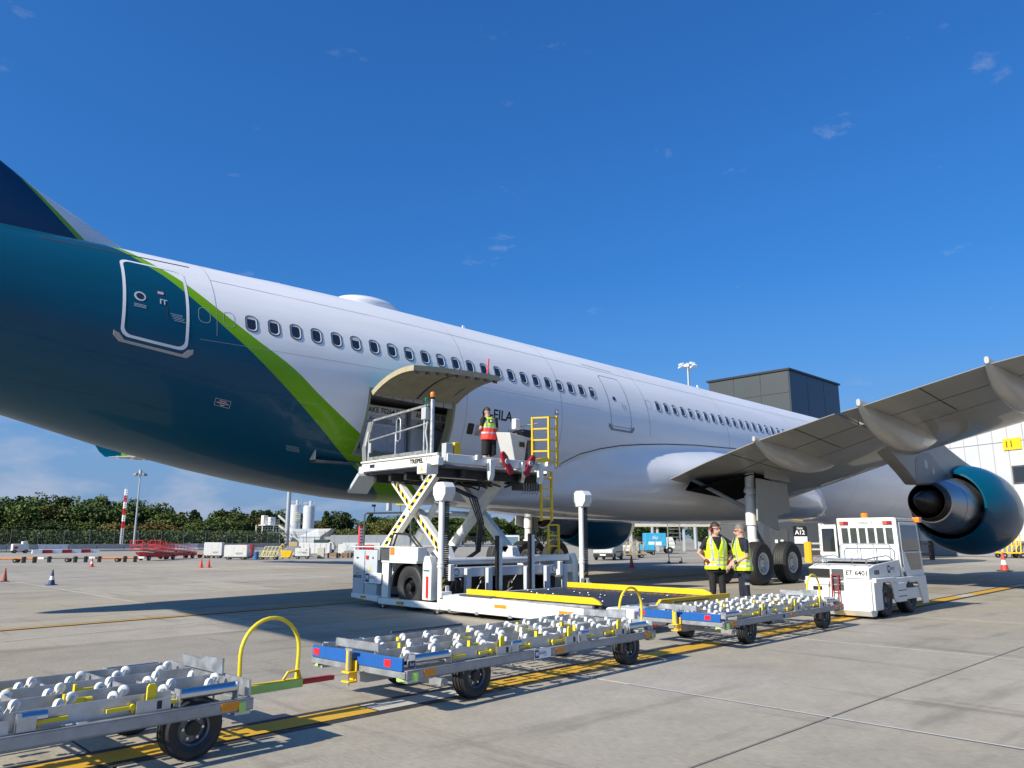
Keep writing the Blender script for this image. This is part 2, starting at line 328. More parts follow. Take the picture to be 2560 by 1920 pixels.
def livery_mat():
    """glossy aircraft enamel: white cabin, a tapering green band, teal tail; the bands are paint on the skin, a function of station and height"""
    m = bpy.data.materials.new('aircraft_livery'); m.use_nodes = True; t = m.node_tree; b = t.nodes['Principled BSDF']; L = t.links.new
    tc_ = t.nodes.new('ShaderNodeTexCoord'); sp = t.nodes.new('ShaderNodeSeparateXYZ'); L(tc_.outputs['Object'], sp.inputs[0])
    def curve(pts):                                                        # station (world X) -> height, both mapped to 0..1
        a = t.nodes.new('ShaderNodeMapRange'); a.inputs['From Min'].default_value = -10 - 24.3; a.inputs['From Max'].default_value = 20 - 24.3; L(sp.outputs['X'], a.inputs[0])
        c_ = t.nodes.new('ShaderNodeFloatCurve'); cm = c_.mapping; cu = cm.curves[0]; P = [((x + 10) / 30, z / 12) for x, z in pts]
        cu.points[0].location = P[0]; cu.points[1].location = P[-1]
        for p in P[1:-1]: cu.points.new(*p)
        cm.extend = 'HORIZONTAL'; cm.update(); L(a.outputs[0], c_.inputs['Value'])
        s_ = t.nodes.new('ShaderNodeMath'); s_.operation = 'MULTIPLY'; s_.inputs[1].default_value = 12; L(c_.outputs[0], s_.inputs[0])
        d = t.nodes.new('ShaderNodeMath'); d.operation = 'SUBTRACT'; L(s_.outputs[0], d.inputs[0]); L(sp.outputs['Z'], d.inputs[1])
        r = t.nodes.new('ShaderNodeMapRange'); r.inputs['From Min'].default_value = -.006; r.inputs['From Max'].default_value = .006; L(d.outputs[0], r.inputs[0]); return r.outputs[0]
    up = curve([(-10, 12), (4.4, 8.6), (4.9, 7.98), (5.39, 7.55), (6.05, 7.1), (6.81, 6.5), (7.48, 6.02), (8.55, 5.36), (9.32, 4.79), (10.53, 4.05), (12.2, 3.2), (13.8, 2.4), (14.5, 0), (20, 0)])
    lo = curve([(-10, 12), (4.2, 8.4), (4.6, 8.02), (5.04, 7.66), (5.33, 7.4), (5.68, 7.15), (6.11, 6.78), (6.88, 6.12), (7.35, 5.75), (8.29, 5.0), (9.32, 4.21), (10.6, 3.36), (11.7, 2.85), (12.7, 2.3), (13.2, 0), (20, 0)])
    wn_ = t.nodes.new('ShaderNodeTexNoise'); wn_.inputs['Scale'].default_value = .9; wn_.inputs['Detail'].default_value = 7
    mpn = t.nodes.new('ShaderNodeMapping'); mpn.inputs['Scale'].default_value = (.35, 1, 2.5); L(tc_.outputs['Object'], mpn.inputs[0]); L(mpn.outputs[0], wn_.inputs['Vector'])
    rm = t.nodes.new('ShaderNodeMapRange'); rm.inputs['From Min'].default_value = .3; rm.inputs['From Max'].default_value = .7; rm.inputs['To Min'].default_value = .94; rm.inputs['To Max'].default_value = 1.03; L(wn_.outputs['Fac'], rm.inputs[0])
    m1 = t.nodes.new('ShaderNodeMix'); m1.data_type = 'RGBA'; m1.inputs['A'].default_value = (.78, .785, .80, 1); m1.inputs['B'].default_value = (.155, .36, .002, 1); L(up, m1.inputs['Factor'])
    m2 = t.nodes.new('ShaderNodeMix'); m2.data_type = 'RGBA'; m2.inputs['B'].default_value = (.0, .064, .122, 1); L(lo, m2.inputs['Factor']); L(m1.outputs['Result'], m2.inputs['A'])
    s2 = t.nodes.new('ShaderNodeVectorMath'); s2.operation = 'SCALE'; L(m2.outputs['Result'], s2.inputs[0]); L(rm.outputs[0], s2.inputs['Scale']); L(s2.outputs[0], b.inputs['Base Color'])
    b.inputs['Roughness'].default_value = .45; b.inputs['Specular IOR Level'].default_value = .2; b.inputs['Coat Weight'].default_value = .26; b.inputs['Coat Roughness'].default_value = .06
    n3 = t.nodes.new('ShaderNodeTexNoise'); n3.inputs['Scale'].default_value = 1.5; n3.inputs['Detail'].default_value = 2; L(mpn.outputs[0], n3.inputs['Vector'])
    bp = t.nodes.new('ShaderNodeBump'); bp.inputs['Strength'].default_value = .12; bp.inputs['Distance'].default_value = .05; L(n3.outputs['Fac'], bp.inputs['Height']); L(bp.outputs[0], b.inputs['Normal']); L(bp.outputs[0], b.inputs['Coat Normal'])
    return m
livery = livery_mat()
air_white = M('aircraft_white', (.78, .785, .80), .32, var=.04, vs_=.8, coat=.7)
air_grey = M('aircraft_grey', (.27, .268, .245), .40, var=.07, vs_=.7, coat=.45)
air_lgrey = M('aircraft_light_grey', (.40, .40, .385), .38, var=.05, coat=.3)
teal = M('teal_enamel', (.0, .075, .13), .40, var=.06, vs_=1.2, coat=.22, spec=.15)
seam = M('panel_seam', (.035, .036, .04), .6)
seam_lt = M('panel_seam_light', (.30, .31, .33), .6)
win_frame = M('window_frame', (.17, .18, .20), .4, .5)
win_lip = M('window_lip', (.52, .53, .55), .4)
bare = M('bare_metal', (.46, .455, .45), .32, .85, var=.12, vs_=3)
lining = M('hold_lining', (.44, .44, .42), .6, var=.06)
primer = M('door_primer', (.36, .32, .21), .6, var=.12, vs_=4)

# fuselage skin with the real opening of the aft cargo door
DX0, DX1, DA0, DA1 = 10.55, 13.30, R(-42.5), R(-4.2)
xs = sorted(set(list(np.round(np.linspace(-6.3, 16, 60), 3)) + [float(x) for x in np.linspace(16, 46, 31)] + [float(x) for x in np.linspace(46, 55.5, 26)] + [DX0, DX1]))
base_a = [R(-180 + 360 * i / 96) for i in range(96)]
angs = sorted([a for a in base_a if abs(a - DA0) > R(1.6) and abs(a - DA1) > R(1.6)] + [DA0, DA1])
fb = MB(); na = len(angs)
fb.v = [surf(x, a) for x in xs for a in angs]
for i in range(len(xs) - 1):
    for j in range(na):
        k = (j + 1) % na
        if xs[i] >= DX0 - 1e-6 and xs[i + 1] <= DX1 + 1e-6 and k and angs[j] >= DA0 - 1e-6 and angs[k] <= DA1 + 1e-6: continue
        fb.f.append([i * na + j, i * na + k, (i + 1) * na + k, (i + 1) * na + j]); fb.m.append(0)
fus = fb.obj('fuselage', livery, air, ang=60)

# cargo hold seen through the door: lining, floor, ceiling, frame round the opening
hb = MB(); x0, x1, y0, y1, zf, zt = 9.6, 15.2, 16.8, 19.6, 3.36, 5.16
hb.box(x0, x1, y0, y1, zf - .06, zf, 1); hb.box(x0, x1, y0 - .7, y1, zt, zt + .04); hb.box(x0, x1, y1, y1 + .04, zf, zt); hb.box(x0 - .04, x0, y0, y1, zf, zt); hb.box(x1, x1 + .04, y0, y1, zf, zt)
hold = hb.obj('cargo_hold', [lining, dark_steel], air)
fb2 = MB()
for (xa, xb) in ((DX0 - .001, DX0 + .07), (DX1 - .07, DX1 + .001)):
    fb2.loft([[surf(xa, a, -.004), surf(xb, a, -.004), surf(xb, a, -.26), surf(xa, a, -.26)] for a in np.linspace(DA0, DA1, 14)], True)
fb2.loft([[surf(x, DA0, -.004), surf(x, DA0 + R(1.6), -.004), surf(x, DA0 + R(1.6), -.30), surf(x, DA0, -.30)] for x in np.linspace(DX0, DX1, 5)], True)
fb2.obj('door_frame', M('frame_green', (.34, .33, .20), .6, var=.1), air)
fb3 = MB()
for x in np.linspace(DX0 + .05, DX1 - .05, 9)[:-1]:
    w = (DX1 - DX0 - .1) / 8 - .03; q = [surf(x, DA1 - R(.3), -.03), surf(x + w, DA1 - R(.3), -.03), surf(x + w, DA1 - R(3.6), -.03), surf(x, DA1 - R(3.6), -.03)]
    fb3.plate(q, .02)
fb3.obj('hinge_panel', lining, hold)
# side wall with service door, forward of the opening
sw = MB(); sw.box(13.12, 13.16, 16.75, 17.9, 3.5, 4.95); sw.obj('hold_side_panel', lining, hold, bev=.02)
MB().box(13.09, 13.12, 16.95, 17.35, 4.45, 4.8).obj('side_vent', black, hold); MB().box(13.085, 13.12, 16.9, 17.25, 3.85, 4.1).obj('placard', white_print, hold)

# the open cargo door: the cut-out patch swung up about its hinge
hz = V(*surf(12, DA1)); ROT = R(-126)
def swing(p):
    p = V(*p); d = p[1:] - hz[1:]; c_, s_ = math.cos(ROT), math.sin(ROT)
    return (p[0], hz[1] + c_ * d[0] - s_ * d[1], hz[2] + .02 + s_ * d[0] + c_ * d[1])
cd = MB(); aa = np.linspace(DA0 + R(.3), DA1 - R(.3), 15); xx = np.linspace(DX0 + .02, DX1 - .02, 9)
for off, mi in ((0, 0), (-.13, 1)):
    cd.add([swing(surf(x, a, off)) for x in xx for a in aa], [(i * 15 + j, i * 15 + j + 1, (i + 1) * 15 + j + 1, (i + 1) * 15 + j) for i in range(8) for j in range(14)], mi)
for x in (xx[0], xx[-1]): cd.add([swing(surf(x, a, o)) for a in aa for o in (0, -.13)], [(2 * j, 2 * j + 2, 2 * j + 3, 2 * j + 1) for j in range(14)], 1)
for a in (aa[0], aa[-1]): cd.add([swing(surf(x, a, o)) for x in xx for o in (0, -.13)], [(2 * j, 2 * j + 2, 2 * j + 3, 2 * j + 1) for j in range(8)], 1)
door_out = M('cargo_door_skin', (.10, .26, .16), .35, coat=.5)
cdo = cd.obj('cargo_door', [door_out, primer], air, ang=50)
for k in range(9):                                                          # latch hooks along the free edge
    x = DX0 + .15 + k * (DX1 - DX0 - .3) / 8
    MB().bar(swing(surf(x, DA0 + R(1), -.13)), swing(surf(x, DA0 + R(1.2), -.20)), .09, .07).obj('latch_hook', dark_steel, cdo)
rb = MB()
rb.loft([[swing(surf(x + o, a, -.132 - d)) for o, d in ((-.025, 0), (.025, 0), (.025, .012), (-.025, .012))] for x, a in [((DX0 + DX1) / 2, a) for a in aa]], True)
rb.obj('door_stiffener', dark_steel, cdo)
st = MB().cyl(swing(surf(12.9, DA0 + R(2), .0)), tuple(V(*swing(surf(12.9, DA0 + R(2), .0))) + V(.05, 0, .42)), .022, 8).obj('warning_streamer', M('streamer', (.62, .03, .03), .6), cdo)
for x in (10.9, 12.95):
    MB().cyl(swing(surf(x, R(-22), -.12)), surf(x, DA1 + R(-2), -.2), .022, 8).obj('door_strut', steel, cdo)

# cabin windows, each a frame with lip and pane following the skin
def rrect(w, h, rad, n=6):
    P = []
    for cx, cy, a0 in ((w - rad, h - rad, 0), (-w + rad, h - rad, 90), (-w + rad, -h + rad, 180), (w - rad, -h + rad, 270)):
        for k in range(n + 1): a = R(a0 + 90 * k / n); P.append((cx + rad * math.cos(a), cy + rad * math.sin(a)))
    if h < .3: return P
    Q = []                                                                   # long straight sides are divided so that they follow the skin
    for i, p in enumerate(P):
        q = P[(i + 1) % len(P)]; m_ = max(1, int(math.hypot(q[0] - p[0], q[1] - p[1]) / .12))
        Q += [(p[0] + (q[0] - p[0]) * t_ / m_, p[1] + (q[1] - p[1]) * t_ / m_) for t_ in range(m_)]
    return Q
def on_skin(x, z):
    a0 = ang_z(x, z); r0 = sec(x)[1]
    return lambda u, v, off=0.: surf(x + u, a0 + v / r0, off)
def zw(x): return 6.285 - .0084 * (x - 7.53)
W0 = 7.53
wx = [W0 + .533 * i for i in range(23)] + [22.94 + .533 * i for i in range(24)]
for x in wx:
    f = on_skin(x, zw(x)); ro, ri, rp = rrect(.152, .215, .125), rrect(.122, .183, .105), rrect(.100, .158, .09); n = len(ro); wb = MB()
    wb.add([f(*p, .0) for p in ro] + [f(*p, .010) for p in [(a * .985, b * .99) for a, b in ro]] + [f(*p, .012) for p in ri], [(i, (i + 1) % n, n + (i + 1) % n, n + i) for i in range(n)] + [(n + i, n + (i + 1) % n, 2 * n + (i + 1) % n, 2 * n + i) for i in range(n)], 0)
    wb.add([f(*p, .012) for p in ri] + [f(*p, .004) for p in rp], [(i, (i + 1) % n, n + (i + 1) % n, n + i) for i in range(n)], 1)
    wo = wb.obj('window', [win_frame, win_lip], air)
    pb = MB().add([f(*p, .0045) for p in rp], [tuple(range(n))])
    sh = rng.choice([.02, .03, .05, .02, .08])
    pb.add([f(-.085, .158 - sh, .006), f(.085, .158 - sh, .006), f(.06, .157, .006), f(-.06, .157, .006)], [(0, 1, 2, 3)], 1)
    pb.obj('pane', [glass, win_lip], wo)
def outline(name, x, z, w, h, rad, th, mat_, off=.004, parent=air, skew=0., wz=None):
    f = on_skin(x, z); o_ = rrect(w, h, rad); i_ = [((w - th) / w * a, (h - th) / h * b) for a, b in o_]; n = len(o_)
    return MB().add([f(p[0] + skew * p[1], p[1], off) for p in o_] + [f(p[0] + skew * p[1], p[1], off) for p in i_], [(i, (i + 1) % n, n + (i + 1) % n, n + i) for i in range(n)]).obj(name, mat_, parent)
for x in (6.48, 7.02, 22.36): outline('blanked_window', x, zw(x), .13, .19, .11, .012, seam_lt)
# rear passenger door (white outline on teal) and mid exit (grey outline)
d4 = outline('rear_door', 5.50, 6.50, .66, 1.04, .17, .062, M('door_outline_white', (.72, .73, .74), .4), .006)
f4 = on_skin(5.50, 6.50)
def disc(f, u, v, r, off, n=20): return [f(u + r * math.cos(2 * math.pi * k / n), v + r * math.sin(2 * math.pi * k / n), off) for k in range(n)]
vb = MB().add(disc(f4, -.33, -.05, .115, .007), [tuple(range(20))], 0).add(disc(f4, -.33, -.05, .078, .010), [tuple(range(20))], 1); vb.obj('viewing_port', [win_lip, glass], d4)
MB().add([f4(a, b, .008) for a, b in ((.02, .12), (.14, .12), (.14, .19), (.02, .19))], [(0, 1, 2, 3)]).obj('placard', M('placard_pink', (.6, .35, .36), .5), d4)
for u in (.06, .14): MB().add([f4(u + a, b, .008) for a, b in ((0, -.12), (.025, -.12), (.025, -.02), (.07, -.02), (.07, 0), (0, 0))], [(0, 1, 2, 3, 4, 5)]).obj('hinge_mark', win_lip, d4)
MB().add([f4(a, b, .008) for a, b in ((.19, -.42), (.21, -.42), (.21, -.14), (.19, -.14))], [(0, 1, 2, 3)]).obj('handle_slot', seam, d4)
for k in range(5): MB().add([f4(.27 + .02 * k + a, -.30 - .035 * k + b, .008) for a, b in ((0, 0), (.25 - .03 * (k % 2), 0), (.25 - .03 * (k % 2), .012), (0, .012))], [(0, 1, 2, 3)]).obj('placard_line', M('placard_print', (.30, .36, .42), .5), d4)
for k in range(3): MB().add([f4(-.45 + a, -.26 - .03 * k + b, .008) for a, b in ((0, 0), (.24, 0), (.24, .014), (0, .014))], [(0, 1, 2, 3)]).obj('placard_line', MATS['placard_print'], d4)
def sill(x, z, w, parent, mat_):
    f = on_skin(x, z); P = [(-w - .12, .13), (-w - .02, .10), (-w + .09, -.02), (w - .09, -.02), (w + .02, .10), (w + .12, .13), (w + .12, .03), (w + .0, -.08), (-w - .0, -.08), (-w - .12, .03)]
    n = len(P); MB().add([f(*p, .002) for p in P] + [f(*p, .02) for p in P], [tuple(range(n, 2 * n))] + [(i, (i + 1) % n, n + (i + 1) % n, n + i) for i in range(n)]).obj('scuff_plate', mat_, parent)
sill(5.50, 5.42, .66, d4, M('scuff_plate', (.40, .37, .34), .45, .3))
d3 = outline('mid_exit_door', 20.58, 6.10, .56, .98, .13, .022, M('door_outline_grey', (.25, .26, .28), .5), .004)
f3 = on_skin(20.58, 6.10)
MB().add(disc(f3, -.20, .02, .085, .006), [tuple(range(20))], 0).add(disc(f3, -.20, .02, .06, .009), [tuple(range(20))], 1).obj('viewing_port', [win_frame, glass], d3)
MB().add([f3(a, b, .006) for a, b in ((.17, -.3), (.185, -.3), (.185, -.1), (.17, -.1))], [(0, 1, 2, 3)]).obj('handle_slot', seam, d3)
for k in range(4): MB().add([f3(.21 + a, -.18 - .05 * k + b, .006) for a, b in ((0, 0), (.18, 0), (.18, .014), (0, .014))], [(0, 1, 2, 3)]).obj('placard_line', seam_lt, d3)
sill(20.58, 5.08, .56, d3, M('scuff_plate_grey', (.22, .23, .24), .45, .3))
# skin joints: rings round the fuselage and long lap seams
def seam_ring(x, a0, a1, w=.012, mat_=seam_lt):
    A = np.linspace(R(a0), R(a1), 40); MB().add([p for a in A for p in (surf(x - w / 2, a, .003), surf(x + w / 2, a, .003))], [(2 * i, 2 * i + 1, 2 * i + 3, 2 * i + 2) for i in range(39)]).obj('skin_joint', mat_, air)
def seam_line(x0, x1, z0, z1, w=.012, mat_=seam_lt, n=30):
    X = np.linspace(x0, x1, n); Z = np.linspace(z0, z1, n); MB().add([p for x, z in zip(X, Z) for p in (skin(x, z - w / 2, .003), skin(x, z + w / 2, .003))], [(2 * i, 2 * i + 1, 2 * i + 3, 2 * i + 2) for i in range(n - 1)]).obj('skin_joint', mat_, air)
for x, a0, a1, w in ((6.75, 5, 75, .010), (13.7, -30, 110, .010), (17.6, -35, 112, .014), (22.2, -5, 112, .016), (27.5, -10, 112, .014), (33.5, -10, 112, .012), (40, -80, 112, .014), (46, -80, 112, .014)): seam_ring(x, a0, a1, w)
seam_line(6.75, 46, 7.30, 6.96, .011); seam_line(6.4, 19.5, 5.72, 5.62, .008); seam_line(13.5, 24, 3.75, 3.65, .008); seam_line(3.4, 6.4, 7.55, 7.62, .035, seam); seam_line(19.6, 21.2, 7.32, 7.27, .02, seam_lt)
# tail skin laps and a placard on the teal
for z0, z1, xa, xb in ((5.2, 4.55, 2.6, 9.0), (4.6, 3.75, 2.6, 9.6)): seam_line(xa, xb, z0, z1, .01, M('teal_seam', (.0, .055, .085), .5))
pl = outline('placard', 7.10, 4.42, .17, .085, .008, .008, win_lip, .005)
fpl = on_skin(7.10, 4.42)
for k, w in enumerate((.08, .13, .05)): MB().add([fpl(a, .04 - .045 * k + b, .006) for a, b in ((-w, -.012), (w, -.012), (w, .012), (-w, .012))], [(0, 1, 2, 3)]).obj('placard_line', M('placard_pink', (.6, .35, .36), .5), pl)
for k in range(4): MB().add([on_skin(9.02, 3.62)(-.2 + .02 * k + a, -.04 * k + b, .005) for a, b in ((0, 0), (.34, 0), (.34, .012), (0, .012))], [(0, 1, 2, 3)]).obj('placard_line', MATS['placard_print'], air)
# registration, access panels
def reg(s, x, z, size, mat_=ink, **k): text(s, size, lambda u, v: Vector(on_skin(x, z)(u, v, .006)), 'registration_letters', mat_, air, **k)
reg('G-EILA', 14.86, 4.93, .40, bold=.02, sx=1.0)
for x, z, w, h, mt in ((13.93, 4.46, .115, .155, black), (14.22, 4.44, .12, .155, lgrey)):
    f = on_skin(x, z); P = rrect(w, h, .04); MB().add([f(*p, .006) for p in P], [tuple(range(len(P)))]).obj('access_panel', mt, air)
outline('access_panel', 14.05, 3.72, .07, .09, .005, .006, seam_lt)
# top of the fuselage: satellite-antenna radome, blade antennas
rd = MB(); rings = []
for k in range(11):
    t_ = k / 10; s_ = math.cos(t_ * math.pi / 2) ** .55 if k < 10 else .02; h_ = .30 * (t_ ** .8)
    rings.append([(12.15 + 1.05 * s_ * math.cos(2 * math.pi * i / 28), YC + .62 * s_ * math.sin(2 * math.pi * i / 28), sec(12.15)[0] + 2.70 + .16 + h_) for i in range(28)])
rings = [[(p[0], p[1], p[2] - .36) for p in rings[0]]] + rings
rd.loft(rings, True); rd.obj('antenna_radome', air_white, air, ang=60)
for x, h_, l_ in ((9.4, .16, .2), (16.0, .26, .22), (30, .3, .3)):
    zt_ = sec(x)[0] + sec(x)[1]; MB().prism([(x - l_ / 2, zt_ - .05), (x + l_ / 2, zt_ - .05), (x - l_ * .2, zt_ + h_), (x - l_ * .6, zt_ + h_)], 'y', YC - .02, YC + .02).obj('blade_antenna', air_white, air)
# tail fin and tailplanes
def foil(n=14):
    U = [(1 - math.cos(math.pi * k / n)) / 2 for k in range(n + 1)]; th = lambda u: 5 * (.2969 * math.sqrt(u) - .126 * u - .3516 * u * u + .2843 * u ** 3 - .1030 * u ** 4)
    return [(u, th(u)) for u in U] + [(u, -th(u)) for u in U[-2:0:-1]]
FO = foil()
def fin_mat():
    m = bpy.data.materials.new('fin_livery'); m.use_nodes = True; t = m.node_tree; b = t.nodes['Principled BSDF']; L = t.links.new
    tc_ = t.nodes.new('ShaderNodeTexCoord'); sp = t.nodes.new('ShaderNodeSeparateXYZ'); L(tc_.outputs['Object'], sp.inputs[0])
    def side(x0, z0, x1, z1):
        k = (x1 - x0) / (z1 - z0); a = t.nodes.new('ShaderNodeMath'); a.operation = 'MULTIPLY_ADD'; a.inputs[1].default_value = -k; a.inputs[2].default_value = -(x0 - 24.3) + k * z0; L(sp.outputs['Z'], a.inputs[0])
        s_ = t.nodes.new('ShaderNodeMath'); s_.operation = 'ADD'; L(a.outputs[0], s_.inputs[0]); L(sp.outputs['X'], s_.inputs[1])
        r = t.nodes.new('ShaderNodeMapRange'); r.inputs['From Min'].default_value = -.004; r.inputs['From Max'].default_value = .004; L(s_.outputs[0], r.inputs[0]); return r.outputs[0]
    g_ = side(4.24, 8.22, 2.95, 9.38); w_ = side(4.40, 8.22, 2.98, 9.41)
    m1 = t.nodes.new('ShaderNodeMix'); m1.data_type = 'RGBA'; m1.inputs['A'].default_value = (.0, .028, .085, 1); m1.inputs['B'].default_value = (.155, .36, .002, 1); L(g_, m1.inputs['Factor'])
    m2 = t.nodes.new('ShaderNodeMix'); m2.data_type = 'RGBA'; m2.inputs['B'].default_value = (.70, .72, .74, 1); L(w_, m2.inputs['Factor']); L(m1.outputs['Result'], m2.inputs['A']); L(m2.outputs['Result'], b.inputs['Base Color'])
    b.inputs['Roughness'].default_value = .35; b.inputs['Coat Weight'].default_value = .5
    return m
fr = []
for x_le, x_te, z, th in ((5.60, -5.2, 7.7, .05), (5.30, -5.25, 8.22, .055), (4.35, -5.4, 8.66, .065), (3.45, -5.55, 9.08, .07), (2.70, -5.7, 9.52, .075), (-.6, -6.4, 12, .09), (-4.8, -7.6, 16.6, .09)):
    fr.append([(x_le + (x_te - x_le) * u, YC + th * w * 9 * .6, z) for u, w in FO])
MB().loft(fr, True).obj('tail_fin', fin_mat(), air, ang=50)
for s_ in (-1,):                                                            # starboard only; the unseen port tailplane is omitted to shape the ground shadow
    rr = []
    for y, xl, c_, z in ((.6, 2.2, 6.0, 6.75), (1.6, 1.4, 5.4, 6.80), (9.7, -3.6, 2.1, 7.55)): rr.append([(xl - c_ * u, YC + s_ * y, z + c_ * .10 * w) for u, w in FO])
    MB().loft(rr, True).obj('tailplane', air_white, air, ang=50)

# ---------------------------------------------------------------- belly fairing, wings, engines, landing gear
fa = MB(); rings = []
for x, hw, zb, zt_ in ((14.8, .4, 2.56, 2.75), (15.6, 1.15, 2.46, 2.95), (17.3, 1.95, 2.36, 3.35), (18.3, 2.32, 2.30, 3.80), (19.6, 2.62, 2.22, 4.28), (21.6, 2.95, 2.14, 4.62), (23.5, 3.30, 2.09, 4.78), (26, 3.60, 2.06, 4.9), (29, 3.58, 2.06, 4.9), (32, 3.45, 2.09, 4.7), (34.5, 3.1, 2.16, 4.2), (36.5, 2.55, 2.26, 3.6), (38, 1.7, 2.36, 3.0), (39, .6, 2.44, 2.7)):
    zc_, r_ = sec(x); A = math.sqrt(max(.05, r_ * r_ - (zt_ - zc_) ** 2)) + .012; B = max(hw, .05); half = []
    for k in range(25):                                                      # starboard side, from the seal line down to the keel
        q = (1 - math.cos(math.pi * k / 24)) / 2; z = zt_ + (zb - zt_) * q
        fh = math.sqrt(max(0, r_ * r_ - (z - zc_) ** 2)) + .012 if abs(z - zc_) < r_ else 0.
        e = 3.0; sup = B * (1 - max(0, (q - .38) / .62) ** e) ** (1 / e); s_ = min(1, q / .38); s_ = s_ * s_ * (3 - 2 * s_)
        w = A * (1 - s_) + sup * s_ if B > A else max(sup * s_ + A * (1 - s_), fh * (1 if q < .9 else 0))
        half.append((w if k < 24 else 0, z))
    pts = [(x, YC - w, z) for w, z in half] + [(x, YC + w, z) for w, z in half[-2::-1]] + [(x, YC + A * .6, zt_ + .02), (x, YC - A * .6, zt_ + .02)]
    rings.append(pts)
fa.loft(rings, True); fairing = fa.obj('belly_fairing', air_white, air, ang=45)
sl = []                                                                     # dark seal line where the fairing meets the skin
for x, z in ((17.35, 3.02), (17.55, 3.29), (17.94, 3.76), (18.3, 3.95), (18.69, 4.12), (19.59, 4.35), (20.6, 4.53), (21.66, 4.65), (23.06, 4.78), (25, 4.90), (28, 5.0)): sl.append((x, z))
S_ = MB(); S_.add([p for x, z in sl for p in (skin(x, z - .010, .012), skin(x + (.012 if x < 19 else 0), z + .022, .012))], [(2 * i, 2 * i + 1, 2 * i + 3, 2 * i + 2) for i in range(len(sl) - 1)]).obj('fairing_seal', seam, fairing)

def lerp_tab(tab, y): return [float(np.interp(y, [t_[0] for t_ in tab], [t_[k] for t_ in tab])) for k in range(1, len(tab[0]))]
# starboard wing stations: distance from centreline, leading-edge X, trailing-edge X, LE height, TE height, thickness
WT = [(2.2, 32.9, 22.9, 3.55, 3.38, .150), (3.25, 32.35, 22.6, 3.62, 3.47, .145), (5.3, 31.2, 21.75, 3.92, 3.88, .135), (7.5, 29.8, 21.0, 4.22, 4.30, .125), (9.95, 28.2, 20.6, 4.56, 4.76, .115), (10.9, 27.6, 20.2, 4.68, 4.83, .112), (14.3, 25.6, 18.52, 5.10, 5.13, .108), (20, 22.1, 16.6, 5.55, 5.5, .105), (26, 18.6, 14.6, 5.95, 5.88, .10), (29.2, 16.7, 13.9, 6.1, 6.05, .095)]
def wing_pt(y, u, w, side=-1):
    xl, xt, zl, zt_, th = lerp_tab(WT, y); c_ = xl - xt
    camber = .02 * c_ * 4 * u * (1 - u) * (1 if u < .6 else 1)
    return (xl - c_ * u, YC + side * y, zl + (zt_ - zl) * u + camber * .6 + th * w * c_ * (1.0 if w > 0 else .95) + .0)
def wing_panel(y0, y1, u0, u1, side, n=12, m=8):
    """closed slab of the wing between two stations and two chord fractions"""
    th = lambda u: 5 * (.2969 * math.sqrt(u) - .126 * u - .3516 * u * u + .2843 * u ** 3 - .1015 * u ** 4)
    U = np.linspace(u0, u1, m) if u0 > 0 else u1 * (1 - np.cos(np.linspace(0, math.pi / 2, m + 6)))
    ys = [y0] + [t_[0] for t_ in WT if y0 < t_[0] < y1] + [y1]; rings = []
    for y in ys: rings.append([wing_pt(y, u, th(u), side) for u in U] + [wing_pt(y, u, -th(u), side) for u in U[::-1]])
    return MB().loft(rings, True)
